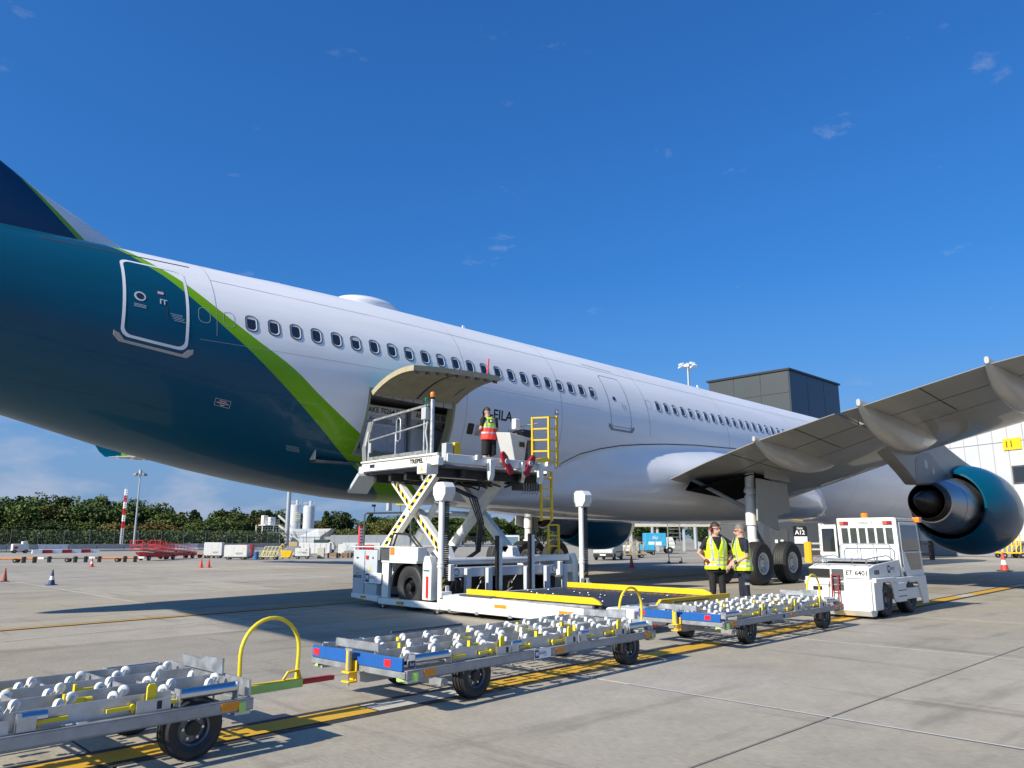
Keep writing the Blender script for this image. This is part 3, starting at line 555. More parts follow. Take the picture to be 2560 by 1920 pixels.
for side in (-1, 1):
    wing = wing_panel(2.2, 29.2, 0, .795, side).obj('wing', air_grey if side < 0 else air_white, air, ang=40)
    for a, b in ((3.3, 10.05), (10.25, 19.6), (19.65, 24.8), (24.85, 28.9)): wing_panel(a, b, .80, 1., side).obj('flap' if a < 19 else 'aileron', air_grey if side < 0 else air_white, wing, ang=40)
    # leading-edge slats: bright strip set slightly proud
    for a, b in ((3.6, 8.9), (10.0, 15.9), (16, 22.4), (22.5, 28.6)):
        th = lambda u: 5 * (.2969 * math.sqrt(u) - .126 * u - .3516 * u * u + .2843 * u ** 3 - .1015 * u ** 4)
        rg = []
        for y in np.linspace(a, b, 5): rg.append([tuple(V(*wing_pt(y, u, th(u), side)) + V(.012, 0, .006)) for u in (.07, .03, .008, 0)] + [tuple(V(*wing_pt(y, u, -th(u), side)) + V(.012, 0, -.006)) for u in (.008, .02, .035)])
        MB().loft(rg, False, closed=False).obj('slat', air_lgrey, wing, ang=50)
    th2 = lambda u: 5 * (.2969 * math.sqrt(u) - .126 * u - .3516 * u * u + .2843 * u ** 3 - .1015 * u ** 4)
    for u, y0_, y1_ in ((.7975, 3.3, 28.9), (.60, 6.2, 19.5), (.12, 3.6, 28)):
        ys = np.linspace(y0_, y1_, 40); rg = []
        for y in ys: a, b = V(*wing_pt(y, u - .0016, -th2(u), side)), V(*wing_pt(y, u + .0016, -th2(u), side)); rg += [tuple(a - V(0, 0, .006)), tuple(b - V(0, 0, .006))]
        MB().add(rg, [(2 * i, 2 * i + 1, 2 * i + 3, 2 * i + 2) for i in range(39)]).obj('panel_gap', seam, wing)
    for y in (6.3, 8.75, 10.15, 12.6, 15.6):
        us = np.linspace(.62 if y != 10.15 else .5, .995, 14); rg = []
        for u in us: a = V(*wing_pt(y, u, -th2(u), side)); rg += [tuple(a + V(0, -.02, -.006)), tuple(a + V(0, .02, -.006))]
        MB().add(rg, [(2 * i, 2 * i + 1, 2 * i + 3, 2 * i + 2) for i in range(13)]).obj('panel_gap', seam, wing)
    # winglet with shamrock on its inner face
    wl = []
    for s2, (dy, xl, c_, z) in enumerate(((29.2, 16.7, 2.8, 6.05), (29.5, 16.2, 2.55, 6.35), (29.9, 15.2, 2.0, 7.2), (30.25, 13.9, 1.05, 8.3))): wl.append([(xl - c_ * u, YC + side * (dy + .02) + side * .09 * c_ * w, z) for u, w in FO])
    wg = MB().loft(wl, True).obj('winglet', teal, wing, ang=40)
    for k in range(3):
        a = R(90 + 120 * k); cx, cz = 15.0 + .15 * math.cos(a), 6.36 + .13 * math.sin(a); yy = YC + side * (29.2 + (cz - 6.05) * .5 - .16)
        MB().add([(cx + .15 * math.cos(2 * math.pi * i / 14), yy, cz + .12 * math.sin(2 * math.pi * i / 14)) for i in range(14)], [tuple(range(14))]).obj('shamrock_leaf', M('shamrock_green', (.36, .62, .02), .45), wg)
    # flap-track fairings (canoes with a blunt tail)
    for yo, xa, xf, zt0, dp, wd in ((7.5, 20.8, 26.9, 4.40, .66, .30), (10.9, 20.05, 26.2, 4.98, .78, .32), (14.3, 18.4, 24.2, 5.26, .66, .29), (18.5, 17.0, 22, 5.5, .5, .22), (22.5, 15.6, 20, 5.75, .42, .18)):
        rg = []; N = 15
        for k in range(N):
            t_ = k / (N - 1); x = xa + (xf - xa) * t_
            prof = .30 + .70 * math.sin(min(1, t_ / .5) * math.pi / 2) if t_ < .5 else math.cos((t_ - .5) / .5 * math.pi / 2) ** .8 if k < N - 1 else .02
            depth = dp * prof * (.62 if t_ < .02 else 1); wdt = wd * (.16 + .84 * math.sin(min(1, t_ / .35) * math.pi / 2)) if t_ < .35 else wd * max(.04, math.cos((t_ - .35) / .65 * math.pi / 2) ** .7)
            xl, xt, zl, zz, tk = lerp_tab(WT, yo); u = (xl - x) / (xl - xt); top = zl + (zz - zl) * min(1, u) - (0 if u > .97 else .05)
            if u > 1: top = zt0 + .0
            elif u > .9: top = zt0 * (u - .9) / .1 + top * (1 - u) / .1
            cz = top - depth * .42; hz_ = depth * .62
            rg.append([(x, YC + side * yo + wdt * math.copysign(abs(math.cos(a)) ** .75, math.cos(a)), cz + hz_ * math.copysign(abs(math.sin(a)) ** .8, math.sin(a))) for a in [2 * math.pi * i / 20 for i in range(20)]])
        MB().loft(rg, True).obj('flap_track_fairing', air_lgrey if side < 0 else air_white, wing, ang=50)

# engines
fan_dark = M('fan_duct', (.03, .03, .032), .55, .3)
core_m = M('core_cowl', (.40, .40, .41), .34, .9, var=.12, vs_=2, rvar=.1)
hot = M('hot_metal', (.085, .065, .05), .45, .75, var=.3, vs_=4)
lip_m = M('inlet_lip', (.66, .67, .68), .22, .9)
def engine(side):
    ye = YC + side * 9.37; ax = V(1, 0, -.043); ax /= np.linalg.norm(ax); o = V(27.85, ye, 2.79)
    e = MB(); e.lathe([(3.45, 1.20), (3.42, 1.27), (3.75, 1.40), (4.3, 1.55), (5.0, 1.66), (5.8, 1.70), (6.6, 1.66), (7.2, 1.55)], o, ax, 56)
    nac = e.obj('engine_nacelle', teal, air, ang=50)
    MB().lathe([(7.2, 1.55), (7.55, 1.44), (7.78, 1.30), (7.82, 1.22), (7.7, 1.14), (7.2, 1.12)], o, ax, 56).obj('inlet_lip', lip_m, nac, ang=60)
    MB().lathe([(3.45, 1.20), (4.2, 1.28), (5.2, 1.25), (7.2, 1.12)], o, ax, 48).obj('fan_duct', fan_dark, nac, ang=60)
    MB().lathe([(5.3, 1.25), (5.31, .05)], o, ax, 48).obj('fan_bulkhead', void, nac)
    MB().lathe([(7.0, 1.12), (7.01, .3), (7.4, .02)], o, ax, 40).obj('fan_face', dark_steel, nac, ang=50)
    MB().lathe([(5.3, 1.08), (4.4, 1.08), (3.6, 1.05), (2.9, .97), (2.2, .85), (1.62, .73), (1.60, .655), (1.9, .66), (2.3, .66)], o, ax, 48).obj('core_cowl', core_m, nac, ang=50)
    for t_, r_ in ((2.55, .912), (3.3, 1.012)): MB().lathe([(t_, r_), (t_ + .02, r_ + .004)], o, ax, 48).obj('cowl_joint', seam, nac)
    MB().lathe([(1.62, .69), (1.30, .63), (1.27, .585), (1.6, .60), (2.2, .61)], o, ax, 48).obj('core_nozzle', hot, nac, ang=60)
    MB().lathe([(0, .015), (.12, .05), (.5, .17), (.9, .30), (1.4, .43), (2.2, .50)], o, ax, 40).obj('exhaust_plug', hot, nac, ang=60)
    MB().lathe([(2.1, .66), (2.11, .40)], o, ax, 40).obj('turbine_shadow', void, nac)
    # pylon
    py = MB()
    prof = [(24.0, 4.95), (24.87, 4.43), (27.07, 3.56), (27.75, 3.24), (29.3, 3.30), (31.6, 3.50), (31.75, 3.95), (34.6, 4.18), (33.2, 4.40), (31.6, 4.72), (30.6, 4.95), (28.5, 5.1), (26, 5.1)]
    py.prism(prof, 'y', ye - .21, ye + .21); pyo = py.obj('pylon', M('pylon_grey', (.22, .22, .21), .4, .2, var=.1, vs_=1.5), nac, bev=.08)
    pp = [(27.7, 3.32), (30.9, 3.50), (30.95, 3.72), (30.2, 4.0), (29.2, 4.42), (28.3, 4.34), (27.75, 4.05)]
    for yy in (ye - .216, ye + .212): MB().prism(pp, 'y', yy, yy + .004).obj('heat_panel', M('heat_panel', (.13, .13, .14), .4, .5), pyo)
    for cx, cz, r_ in ((28.75, 3.98, .17), (29.45, 3.78, .12)): MB().cyl((cx, ye - .222, cz), (cx, ye - .217, cz), r_, 18).obj('access_disc', lgrey, pyo)
    return nac
engine(-1); engine(1)
# main landing gear
tyre_m = M('aircraft_tyre', (.028, .028, .029), .6, var=.2, vs_=6)
rim_m = M('wheel_rim', (.60, .61, .60), .45, .1, var=.1, vs_=8)
leg_w = M('gear_leg_white', (.72, .72, .70), .38, var=.08, vs_=4)
def wheel_meshes(r, w, rr, n=40, grooves=4):
    t_ = MB(); h_ = w / 2; prof = [(-h_ * .80, rr), (-h_, rr + (r - rr) * .35), (-h_ * .96, rr + (r - rr) * .72), (-h_ * .72, r * .985)]
    for k in range(grooves):
        c_ = -h_ * .56 + k * (h_ * 1.12) / (grooves - 1); prof += [(c_ - .016, r), (c_ - .012, r - .014), (c_ + .012, r - .014), (c_ + .016, r)]
    prof += [(h_ * .72, r * .985), (h_ * .96, rr + (r - rr) * .72), (h_, rr + (r - rr) * .35), (h_ * .80, rr)]
    t_.lathe(prof, (0, 0, 0), (0, 1, 0), n); ty = t_.mesh('tyre', tyre_m, ang=28)
    m_ = MB(); m_.lathe([(-h_ * .80, rr), (-h_ * .84, rr * .97), (-h_ * .80, rr * .86), (-h_ * .35, rr * .80), (-h_ * .30, rr * .42), (-h_ * .62, rr * .36), (-h_ * .66, rr * .05)], (0, 0, 0), (0, 1, 0), n)
    m_.lathe([(h_ * .80, rr), (h_ * .84, rr * .97), (h_ * .80, rr * .86), (h_ * .35, rr * .80), (h_ * .30, rr * .42), (h_ * .62, rr * .36), (h_ * .66, rr * .05)], (0, 0, 0), (0, 1, 0), n)
    for k in range(9):
        a = 2 * math.pi * k / 9
        for s_ in (-1, 1): m_.cyl((math.cos(a) * rr * .60, s_ * h_ * .30, math.sin(a) * rr * .60), (math.cos(a) * rr * .60, s_ * h_ * .42, math.sin(a) * rr * .60), rr * .085, 8, 1)
    return ty, m_.mesh('rim', [rim_m, dark_steel], ang=40)
TY, RM = wheel_meshes(.685, .50, .35, 48, 5)
def add_wheel(parent, loc, ty=None, rm=None):
    l = V(*loc) - V(*parent.get('_o', (0, 0, 0))); w = mkobj('wheel', ty or TY, parent, loc=l); mkobj('rim', rm or RM, w); return w
def main_gear(side):
    yg = YC + side * 5.34; g = MB()
    g.cyl((24.3, yg, 1.35), (24.35, yg, 4.3), .155, 20); g.cyl((24.3, yg, 1.9), (24.31, yg, 2.9), .185, 20); g.cyl((24.3, yg, .62), (24.3, yg, 1.5), .12, 20, 1); g.cyl((24.3, yg, 3.0), (24.35, yg, 3.12), .20, 20); g.cyl((24.3, yg, 1.32), (24.3, yg, 1.42), .21, 20)
    lg = g.obj('main_gear_leg', [leg_w, steel], air, bev=.01)
    b_ = MB().cyl((23.3, yg, .69), (25.3, yg, .69), .13, 16); b_.box(23.95, 24.65, yg - .2, yg + .2, .55, .86); b_.obj('bogie_beam', M('bogie_grey', (.36, .36, .35), .5, .2, var=.15), lg, bev=.02)
    for x in (23.3, 25.3): MB().cyl((x, yg - .68, .69), (x, yg + .68, .69), .10, 14).obj('axle', dark_steel, lg)
    MB().bar((24.55, yg, .95), (24.95, yg, 1.35), .12, .05).bar((24.95, yg, 1.35), (24.5, yg, 1.8), .12, .05).obj('torque_link', mgrey, lg)
    MB().cyl((24.3, yg, 2.4), (23.2, yg + -side * 1.6, 3.5), .07, 12).obj('side_stay', mgrey, lg)
    for k in range(3): MB().tube([(24.48 + .03 * k, yg - .1 + .05 * k, 3.3), (24.52 + .04 * k, yg - .1 + .05 * k, 2.2), (24.60 + .05 * k, yg + .05 * k, 1.3), (24.5, yg + .05 * k, .85)], .014, 6).obj('brake_hose', black, lg)
    for x in (23.3, 25.3):
        for s_ in (-1, 1):
            add_wheel(air, (x, yg + s_ * .69, .68))
            MB().cyl((x, yg + s_ * .40, .69), (x, yg + s_ * .15, .69), .22, 16).obj('brake_pack', M('brake_metal', (.25, .24, .23), .4, .7, var=.2), lg)
    yd = yg + side * .42
    dr = MB().prism([(24.02, 3.46), (26.15, 3.37), (26.28, 2.36), (25.32, 2.22), (25.38, 1.72), (23.92, 2.04)], 'y', yd - .03, yd + .03); dr.obj('leg_door', M('gear_door_grey', (.34, .35, .34), .42, var=.06), lg, bev=.012)
    MB().prism([(24.50, 4.05), (25.95, 3.95), (26.28, 3.41), (24.50, 3.49)], 'y', yd - .05 + side * .05, yd + .01 + side * .05).obj('hinged_door', MATS['gear_door_grey'], lg, bev=.012)
    for z in (2.3, 3.1): MB().cyl((24.35, yg, z), (24.6, yd, z), .03, 8).obj('door_link', mgrey, lg)
    # wheel bay: black sheets paint its shaded inside under wing root and fairing shoulder
    by = lambda y: YC + side * y
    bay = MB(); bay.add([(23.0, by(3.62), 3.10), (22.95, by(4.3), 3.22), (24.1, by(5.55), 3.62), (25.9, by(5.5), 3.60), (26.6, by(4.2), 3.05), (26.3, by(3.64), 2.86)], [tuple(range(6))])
    bay.add([(23.0, by(3.62), 3.10), (26.3, by(3.64), 2.86), (26.0, by(3.66), 3.5), (23.4, by(3.66), 3.5)], [tuple(range(4))]); bay.obj('wheel_bay_shade', void, air)
    return lg
main_gear(-1); main_gear(1)
# nose gear, far off under the forward fuselage
ng = MB().cyl((48.9, YC, .45), (48.7, YC, 2.4), .10, 14).obj('nose_gear_leg', leg_w, air)
TY2, RM2 = wheel_meshes(.52, .38, .26, 32, 3)
for s_ in (-1, 1): add_wheel(air, (48.9, YC + s_ * .36, .515), TY2, RM2)
for s_ in (-1, 1): MB().box(47.2, 48.6, YC + s_ * .55 - .02, YC + s_ * .55 + .02, 1.35, 2.4).obj('nose_gear_door', air_white, air)

# two containers in the hold, top-level things
uld_m = M('container_shell', (.60, .62, .63), .4, .35, var=.08, vs_=5); curtain = M('container_curtain', (.47, .49, .56), .5, var=.18, vs_=7, bump=.6, bs=9)
def uld(x, num, label, clear):
    t_ = thing('cargo_container', label, 'container', (x, 17.05, 3.36), group='containers in the cargo hold')
    b_ = MB(); b_.prism([(0, .03), (1.53, .03), (1.53, 1.60), (0, 1.60)], 'x', 0, 1.46); b_.obj('shell', uld_m, t_, bev=.015)
    MB().box(-.01, 1.47, -.012, -.002, .06, .14).box(-.01, 1.47, -.012, -.002, 1.1, 1.16).box(0, .05, -.016, -.003, .1, 1.58).box(1.41, 1.46, -.016, -.003, .1, 1.58).obj('edge_frame', zinc_dull, t_)
    MB().box(.06, 1.40, -.010, -.002, .15, 1.05).obj('curtain', curtain, t_) if clear else MB().box(.06, 1.40, -.008, -.002, .15, 1.05).obj('panel', uld_m, t_)
    MB().box(.03, 1.43, -.014, -.003, 1.34, 1.57).obj('number_board', white_print, t_)
    text(num, .20, lambda u, v: Vector((.73 + u, -.018, 1.455 + v)), 'lettering', ink, t_, bold=.02, sx=.92)
    text('Aer Lingus', .17, lambda u, v: Vector((.62 + u, -.016, 1.22 + v)), 'lettering', M('print_grey', (.06, .09, .10), .5), t_)
    for k in range(3):
        a = R(90 + 120 * k); MB().add([(1.22 + .045 * math.cos(a) + .05 * math.cos(2 * math.pi * i / 10), -.017, 1.24 + .045 * math.sin(a) + .045 * math.sin(2 * math.pi * i / 10)) for i in range(10)], [tuple(range(10))]).obj('shamrock_leaf', M('shamrock_print', (.05, .24, .05), .5), t_)
    return t_
uld(11.00, 'AKE 70264 EI', 'silver air cargo container with curtain, nearer the tail, inside the hold', True)
uld(12.56, 'AKE 70855 EI', 'plain white air cargo container, nearer the nose, inside the hold', False)

# ================================================================ CARGO LOADER (world coordinates, stands square to the fuselage)
ld = thing('cargo_loader', 'white scissor-lift cargo loader with raised platform and lowered roller deck, at the open cargo door', 'cargo loader', (12.1, 12.4, 0), world=True)
LX0, LX1 = 9.92, 14.35
LW = M('loader_white', (.74, .74, .70), .4, var=.08, vs_=1.6, rvar=.1)
cab_g = M('cabinet_grey', (.44, .48, .52), .4, var=.05)
# lower roller platform
lp = MB(); lp.prism([(8.30, .09), (12.30, .09), (12.30, .36), (11.6, .40), (8.05, .33), (8.05, .16)], 'x', LX0, LX0 + .14); lp.prism([(8.30, .09), (12.30, .09), (12.30, .36), (11.6, .40), (8.05, .33), (8.05, .16)], 'x', LX1 - .95, LX1 - .81); lp.box(LX0 + .14, LX1 - .95, 8.1, 8.24, .1, .33); lp.box(LX0 + .14, LX1 - .95, 12.1, 12.28, .1, .38)
lowp = lp.obj('lower_platform', LW, ld, bev=.015)
deck_m = M('deck_rubber', (.055, .058, .066), .42, var=.2, vs_=4)
MB().box(LX0 + .15, LX1 - .96, 8.25, 12.09, .12, .34).obj('deck_plate', deck_m, lowp)
roll = MB().cyl((0, 0, 0), (LX1 - LX0 - 1.3, 0, 0), .034, 10).mesh('deck_roller', M('deck_roller', (.075, .08, .09), .3, .35, var=.1))
for k in range(24): mkobj('deck_roller', roll, lowp, loc=(LX0 + .25 - 12.1, 8.42 + k * .155 - 12.4, .358))
bt = MB().sph((0, 0, 0), .03, 8, 6, sc=(1, 1, .5)).mesh('deck_stud', steel)
for k in range(26): mkobj('deck_stud', bt, lowp, loc=(LX0 + .5 + rng.random() * 2.4 - 12.1, 8.5 + rng.random() * 3.4 - 12.4, .398))
MB().prism([(8.42, .46), (8.36, .40), (11.72, .40), (11.72, .51), (8.55, .51)], 'x', LX0 + .19, LX0 + .25).obj('side_guide', yellow, lowp, bev=.006)
MB().prism([(8.30, .46), (8.24, .40), (11.95, .40), (11.95, .51), (8.45, .51)], 'x', LX1 - 1.06, LX1 - 1.0).obj('side_guide', yellow, lowp, bev=.006)
MB().prism([(10.95, .37), (13.25, .37), (13.25, .47), (11.08, .47)], 'y', 7.84, 7.90).obj('end_guide', yellow, lowp, bev=.006)
MB().cyl((10.3, 7.96, .36), (13.3, 7.96, .36), .06, 14).obj('end_roller', zinc, lowp)
MB().cyl((LX0 + .05, 8.4, .37), (LX0 + .05, 11.0, .37), .03, 10).obj('edge_pipe', zinc_dull, lowp)
MB().box(LX0 - .01, LX0 + .13, 10.8, 11.7, .385, .42).obj('anti_slip_pad', dgrey, lowp, bev=.006)
MB().box(LX0 - .02, LX0 + .9, 7.55, 8.10, .10, .40).obj('corner_box', LW, lowp, bev=.04)
MB().cyl((10.45, 7.75, .40), (10.45, 7.75, .45), .10, 18).obj('cap', steel, lowp)
for y in (8.6, 9.4, 10.3, 11.2, 12.0): MB().box(LX0 - .004, LX0 + .02, y - .045, y + .045, .07, .125).obj('lashing_slot', zinc_dull, lowp)
for y, z in ((10.55, .26), (8.95, .25)): MB().box(LX0 - .006, LX0, y - .16, y + .16, z - .03, z + .03).obj('side_reflector', orange_refl, lowp)
MB().add([(LX0 - .006, 8.45, .215), (LX0 - .006, 8.25, .215), (LX0 - .006, 8.35, .34)], [(0, 1, 2)]).obj('warning_triangle', orange, lowp)
# chassis: skirt, bumper, wheels, cabinet
ch = MB(); ch.box(LX0, LX0 + .10, 12.31, 14.42, .085, .215); ch.box(LX1 - .1, LX1, 12.31, 15.4, .085, .215)
ch.prism([(14.42, .12), (15.45, .17), (15.45, .27), (14.42, .25)], 'x', LX0 - .03, LX0 + .12); ch.box(10.3, 10.42, 12.45, 16.0, .62, .95); ch.box(13.6, 13.72, 12.45, 16.0, .62, .95); ch.box(10.3, 13.7, 15.9, 16.05, .5, .95)
ch.prism([(12.55, .98), (12.55, 1.0), (13.0, 1.02), (13.25, 1.28), (14.6, 1.28), (14.6, .95), (13.95, .93), (12.55, .93)], 'x', 10.22, 10.30)
ch.box(LX0 + .02, LX0 + .10, 14.1, 14.34, .22, .95); ch.box(LX0 - .02, LX0 + 3.9, 13.9, 15.5, 1.275, 1.30)
chas = ch.obj('chassis', LW, ld, bev=.012)
for y, z in ((13.6, .15), (14.95, .205)): MB().box(LX0 - .042, LX0 - .033 if y > 14.4 else LX0 - .003, y - .1, y + .1, z - .025, z + .025).obj('side_reflector', orange_refl, chas)
for x, y in ((LX0 + .05, 12.42), (LX0 + .05, 14.3), (LX1 - .05, 12.42)):
    MB().cyl((x, y, .02), (x, y, .12), .03, 10).cyl((x, y, .004), (x, y, .02), .09, 14, 1).obj('jack_foot', [zinc, black], chas)
cb = MB().box(LX0 - .02, LX0 + .62, 14.48, 15.42, .25, 1.22); cabo = cb.obj('control_cabinet', cab_g, ld, bev=.012)
MB().box(LX0 - .03, LX0 - .022, 14.945, 14.952, .27, 1.20).obj('door_gap', seam, cabo); MB().box(LX0 - .045, LX0 - .02, 14.80, 14.89, 1.02, 1.10).obj('stop_button', red, cabo, bev=.006)
MB().box(LX0 - .03, LX0 - .02, 15.2, 15.28, 1.03, 1.06).obj('latch', black, cabo); MB().cyl((LX0 - .03, 14.63, 1.05), (LX0 - .02, 14.63, 1.05), .025, 12).obj('lock', dark_steel, cabo)
for y in (15.25, 14.74): MB().add([(LX0 - .026, y + .05, .78), (LX0 - .026, y - .05, .78), (LX0 - .026, y, .87)], [(0, 1, 2)]).obj('warning_triangle', yellow, cabo)
text('MALD12', .085, lambda u, v: Vector((LX0 - .026, 15.22 - u, .635 + v)), 'lettering', ink, cabo, bold=.03); text('MAN', .06, lambda u, v: Vector((LX0 - .026, 15.22 - u, .71 + v)), 'lettering', yellow, cabo, bold=.03)
def menzies(parent, fn, s, plate=True, white=False):
    """fn(u, v, lift) places the sticker; s = height of the navy block"""
    if plate: MB().add([fn(a * s, b * s, 0) for a, b in ((-.7, -.75), (3.6, -.75), (3.6, .75), (-.7, .75))], [(0, 1, 2, 3)]).obj('sticker', white_print, parent)
    P = rrect(.52 * s, .6 * s, .12 * s) if s < .4 else [(a * s, b * s) for a, b in ((-.52, -.6), (.52, -.6), (.52, .6), (-.52, .6))]
    MB().add([fn(*p, .002) for p in P], [tuple(range(len(P)))]).obj('emblem', navy, parent)
    text('M', .95 * s, lambda u, v: Vector(fn(u, v, .004)), 'lettering', white_print, parent, bold=.04)
    text('ENZIES', .62 * s, lambda u, v: Vector(fn(u + .62 * s, v + .05 * s, .002)), 'lettering', navy, parent, align='LEFT', sx=.95)
    text('AVIATION', .2 * s, lambda u, v: Vector(fn(u + 1.7 * s, v - .4 * s, .002)), 'lettering', navy, parent, align='LEFT')
menzies(cabo, lambda u, v, l: (LX0 - .026 - l, 14.83 - u, .62 + v), .15)
text('MENZIES GREEN', .045, lambda u, v: Vector((LX0 - .028, 14.66 - u, .50 + v)), 'lettering', M('green_print', (.02, .22, .2), .5), cabo)
MB().box(LX0 + .02, LX0 + .25, 14.02, 14.40, .98, 1.26).obj('battery_box', dgrey, chas, bev=.01); MB().box(LX0 - .005, LX0 + .3, 14.40, 14.47, 1.0, 1.24).obj('lamp_box', mgrey, chas, bev=.01)
MB().prism([(14.35, 1.0), (13.1, 1.0), (13.1, .96), (14.35, .96)], 'x', LX0 + .01, LX0 + .32).obj('mudguard_top', LW, chas); MB().add([(LX0 - .002, 14.02, 1.13), (LX0 - .002, 13.86, 1.13), (LX0 - .002, 13.86, 1.28), (LX0 - .002, 14.02, 1.28)], [(0, 1, 2, 3)]).obj('hazard_plate', orange, chas)
MB().box(LX0 + .0, LX0 + .25, 13.05, 14.05, 1.0, 1.29).obj('hydraulic_box', LW, chas, bev=.012)
MB().add([(LX0 - .004, 14.02, 1.12), (LX0 - .004, 13.87, 1.12), (LX0 - .004, 13.87, 1.27), (LX0 - .004, 14.02, 1.27)], [(0, 1, 2, 3)]).obj('hazard_plate', orange, chas)
LT, LR = wheel_meshes(.47, .34, .24, 36, 4)
for x in (LX0 + .26, LX1 - .45):
    for y in (13.45,):
        w_ = mkobj('wheel', LT, ld, loc=(x - 12.1, y - 12.4, .47)); w_.rotation_euler = (0, 0, R(90)); r_ = mkobj('rim', MB().lathe([(-.13, .24), (-.14, .20), (-.06, .18), (-.06, .10), (-.17, .085), (-.18, .01)], (0, 0, 0), (0, 1, 0), 28).mesh('rim', black, ang=40), w_)
        r_.rotation_euler = (0, 0, R(180))
arch = MB(); A_ = [R(a) for a in range(0, 181, 12)]
arch.loft([[(LX0 + .04, 13.45 + .58 * math.cos(a), .47 + .56 * math.sin(a)), (LX0 + .5, 13.45 + .58 * math.cos(a), .47 + .56 * math.sin(a)), (LX0 + .5, 13.45 + .52 * math.cos(a), .47 + .50 * math.sin(a)), (LX0 + .04, 13.45 + .52 * math.cos(a), .47 + .50 * math.sin(a))] for a in A_], True); arch.obj('wheel_arch', black, chas)
# inner machinery: dark tanks, pumps, hoses behind the front frame
mach = MB().box(10.5, 11.9, 13.0, 15.6, .18, .95); mach.box(12.3, 13.4, 13.2, 15.4, .2, .85); mach.obj('machinery', M('machinery_black', (.015, .015, .016), .5, var=.4, vs_=8), ld, bev=.02)
for k in range(14):
    x = 10.6 + rng.random() * 2.6; z = .25 + rng.random() * .5; MB().tube([(x, 12.95, z), (x + rng.uniform(-.2, .2), 12.85, z + rng.uniform(.1, .3)), (x + rng.uniform(-.3, .3), 12.95, z + rng.uniform(-.1, .4))], .016, 6).obj('hydraulic_hose', rng.choice([black, dark_steel, zinc_dull]), ld)
# guide masts at both front corners
def mast(x):
    m_ = MB(); m_.cyl((x, 12.37, .22), (x, 12.37, 2.32), .062, 20); m_.cyl((x, 12.37, .90), (x, 12.37, .94), .078, 20); m_.cyl((x, 12.37, .97), (x, 12.37, 1.0), .075, 20); mo = m_.obj('guide_mast', LW, ld)
    h_ = MB(); h_.prism([(12.26, 2.22), (12.48, 2.22), (12.56, 2.36), (12.56, 2.50), (12.46, 2.60), (12.26, 2.60), (12.17, 2.50), (12.17, 2.36)], 'x', x - .09, x + .19); h_.obj('mast_head', LW, mo, bev=.012)
    c_ = MB()
    for k in range(46): c_.box(x + .055, x + .135, 12.29, 12.41, .30 + k * .0425, .335 + k * .0425)
    c_.obj('cable_chain', black, mo); MB().box(x - .01, x + .066, 12.300, 12.306, .45, .72).obj('hazard_stripe', black, mo)
    for k in range(2): MB().plate([(x - .01, 12.298, .48 + .12 * k), (x + .066, 12.298, .53 + .12 * k), (x + .066, 12.298, .59 + .12 * k), (x - .01, 12.298, .54 + .12 * k)], .001).obj('hazard_mark', yellow, mo)
    MB().box(x - .12, x + .16, 12.2, 12.3, .32, .44).box(x + .06, x + .16, 12.28, 12.36, .30, .55).obj('mast_foot', LW, mo, bev=.015)
    bx = MB(); bx.prism([(12.58, .25), (12.86, .25), (12.86, .95), (12.80, 1.12), (12.66, 1.12), (12.58, .95)], 'x', x - .08, x + .10); bo = bx.obj('mast_bracket', LW, mo, bev=.012)
    return mo
m1 = mast(LX0 + .07); m2 = mast(LX1 - .05)
MB().box(LX0 - .022, LX0 - .016, 12.63, 12.82, .82, .85).obj('label_strip', M('green_print', (.02, .22, .2), .5), m1); MB().box(LX0 - .03, LX0 - .02, 12.66, 12.72, .30, .72).obj('level_tube', red_refl, m1)
# front frame between the masts
ff = MB(); ff.box(10.2, 14.2, 12.58, 12.70, .68, .88); ff.cyl((10.35, 12.72, 1.0), (13.2, 12.72, 1.0), .075, 18)
for x in (10.75, 11.35, 12.5, 13.15, 13.75): ff.box(x, x + .13, 12.45, 12.55, .28, .86)
fo = ff.obj('front_frame', M('frame_grey_white', (.52, .55, .58), .42, var=.06), ld, bev=.01)
for x, h_ in ((11.62, 1.50), (12.62, 1.55)):
    MB().box(x, x + .10, 12.40, 12.44, .28, h_).obj('guide_rail', LW, fo, bev=.005); MB().box(x - .07, x, 12.40, 12.46, .28, h_ + .03).obj('guide_strip', black, fo)
for x in (10.58, 13.55): MB().lathe([(0, .075), (.002, .062)], (x, 12.575, .78), (0, -1, 0), 20).obj('round_decal', navy, fo)
MB().box(12.9, 14.1, 12.6, 12.9, .96, 1.10).obj('cross_beam', LW, fo, bev=.01)
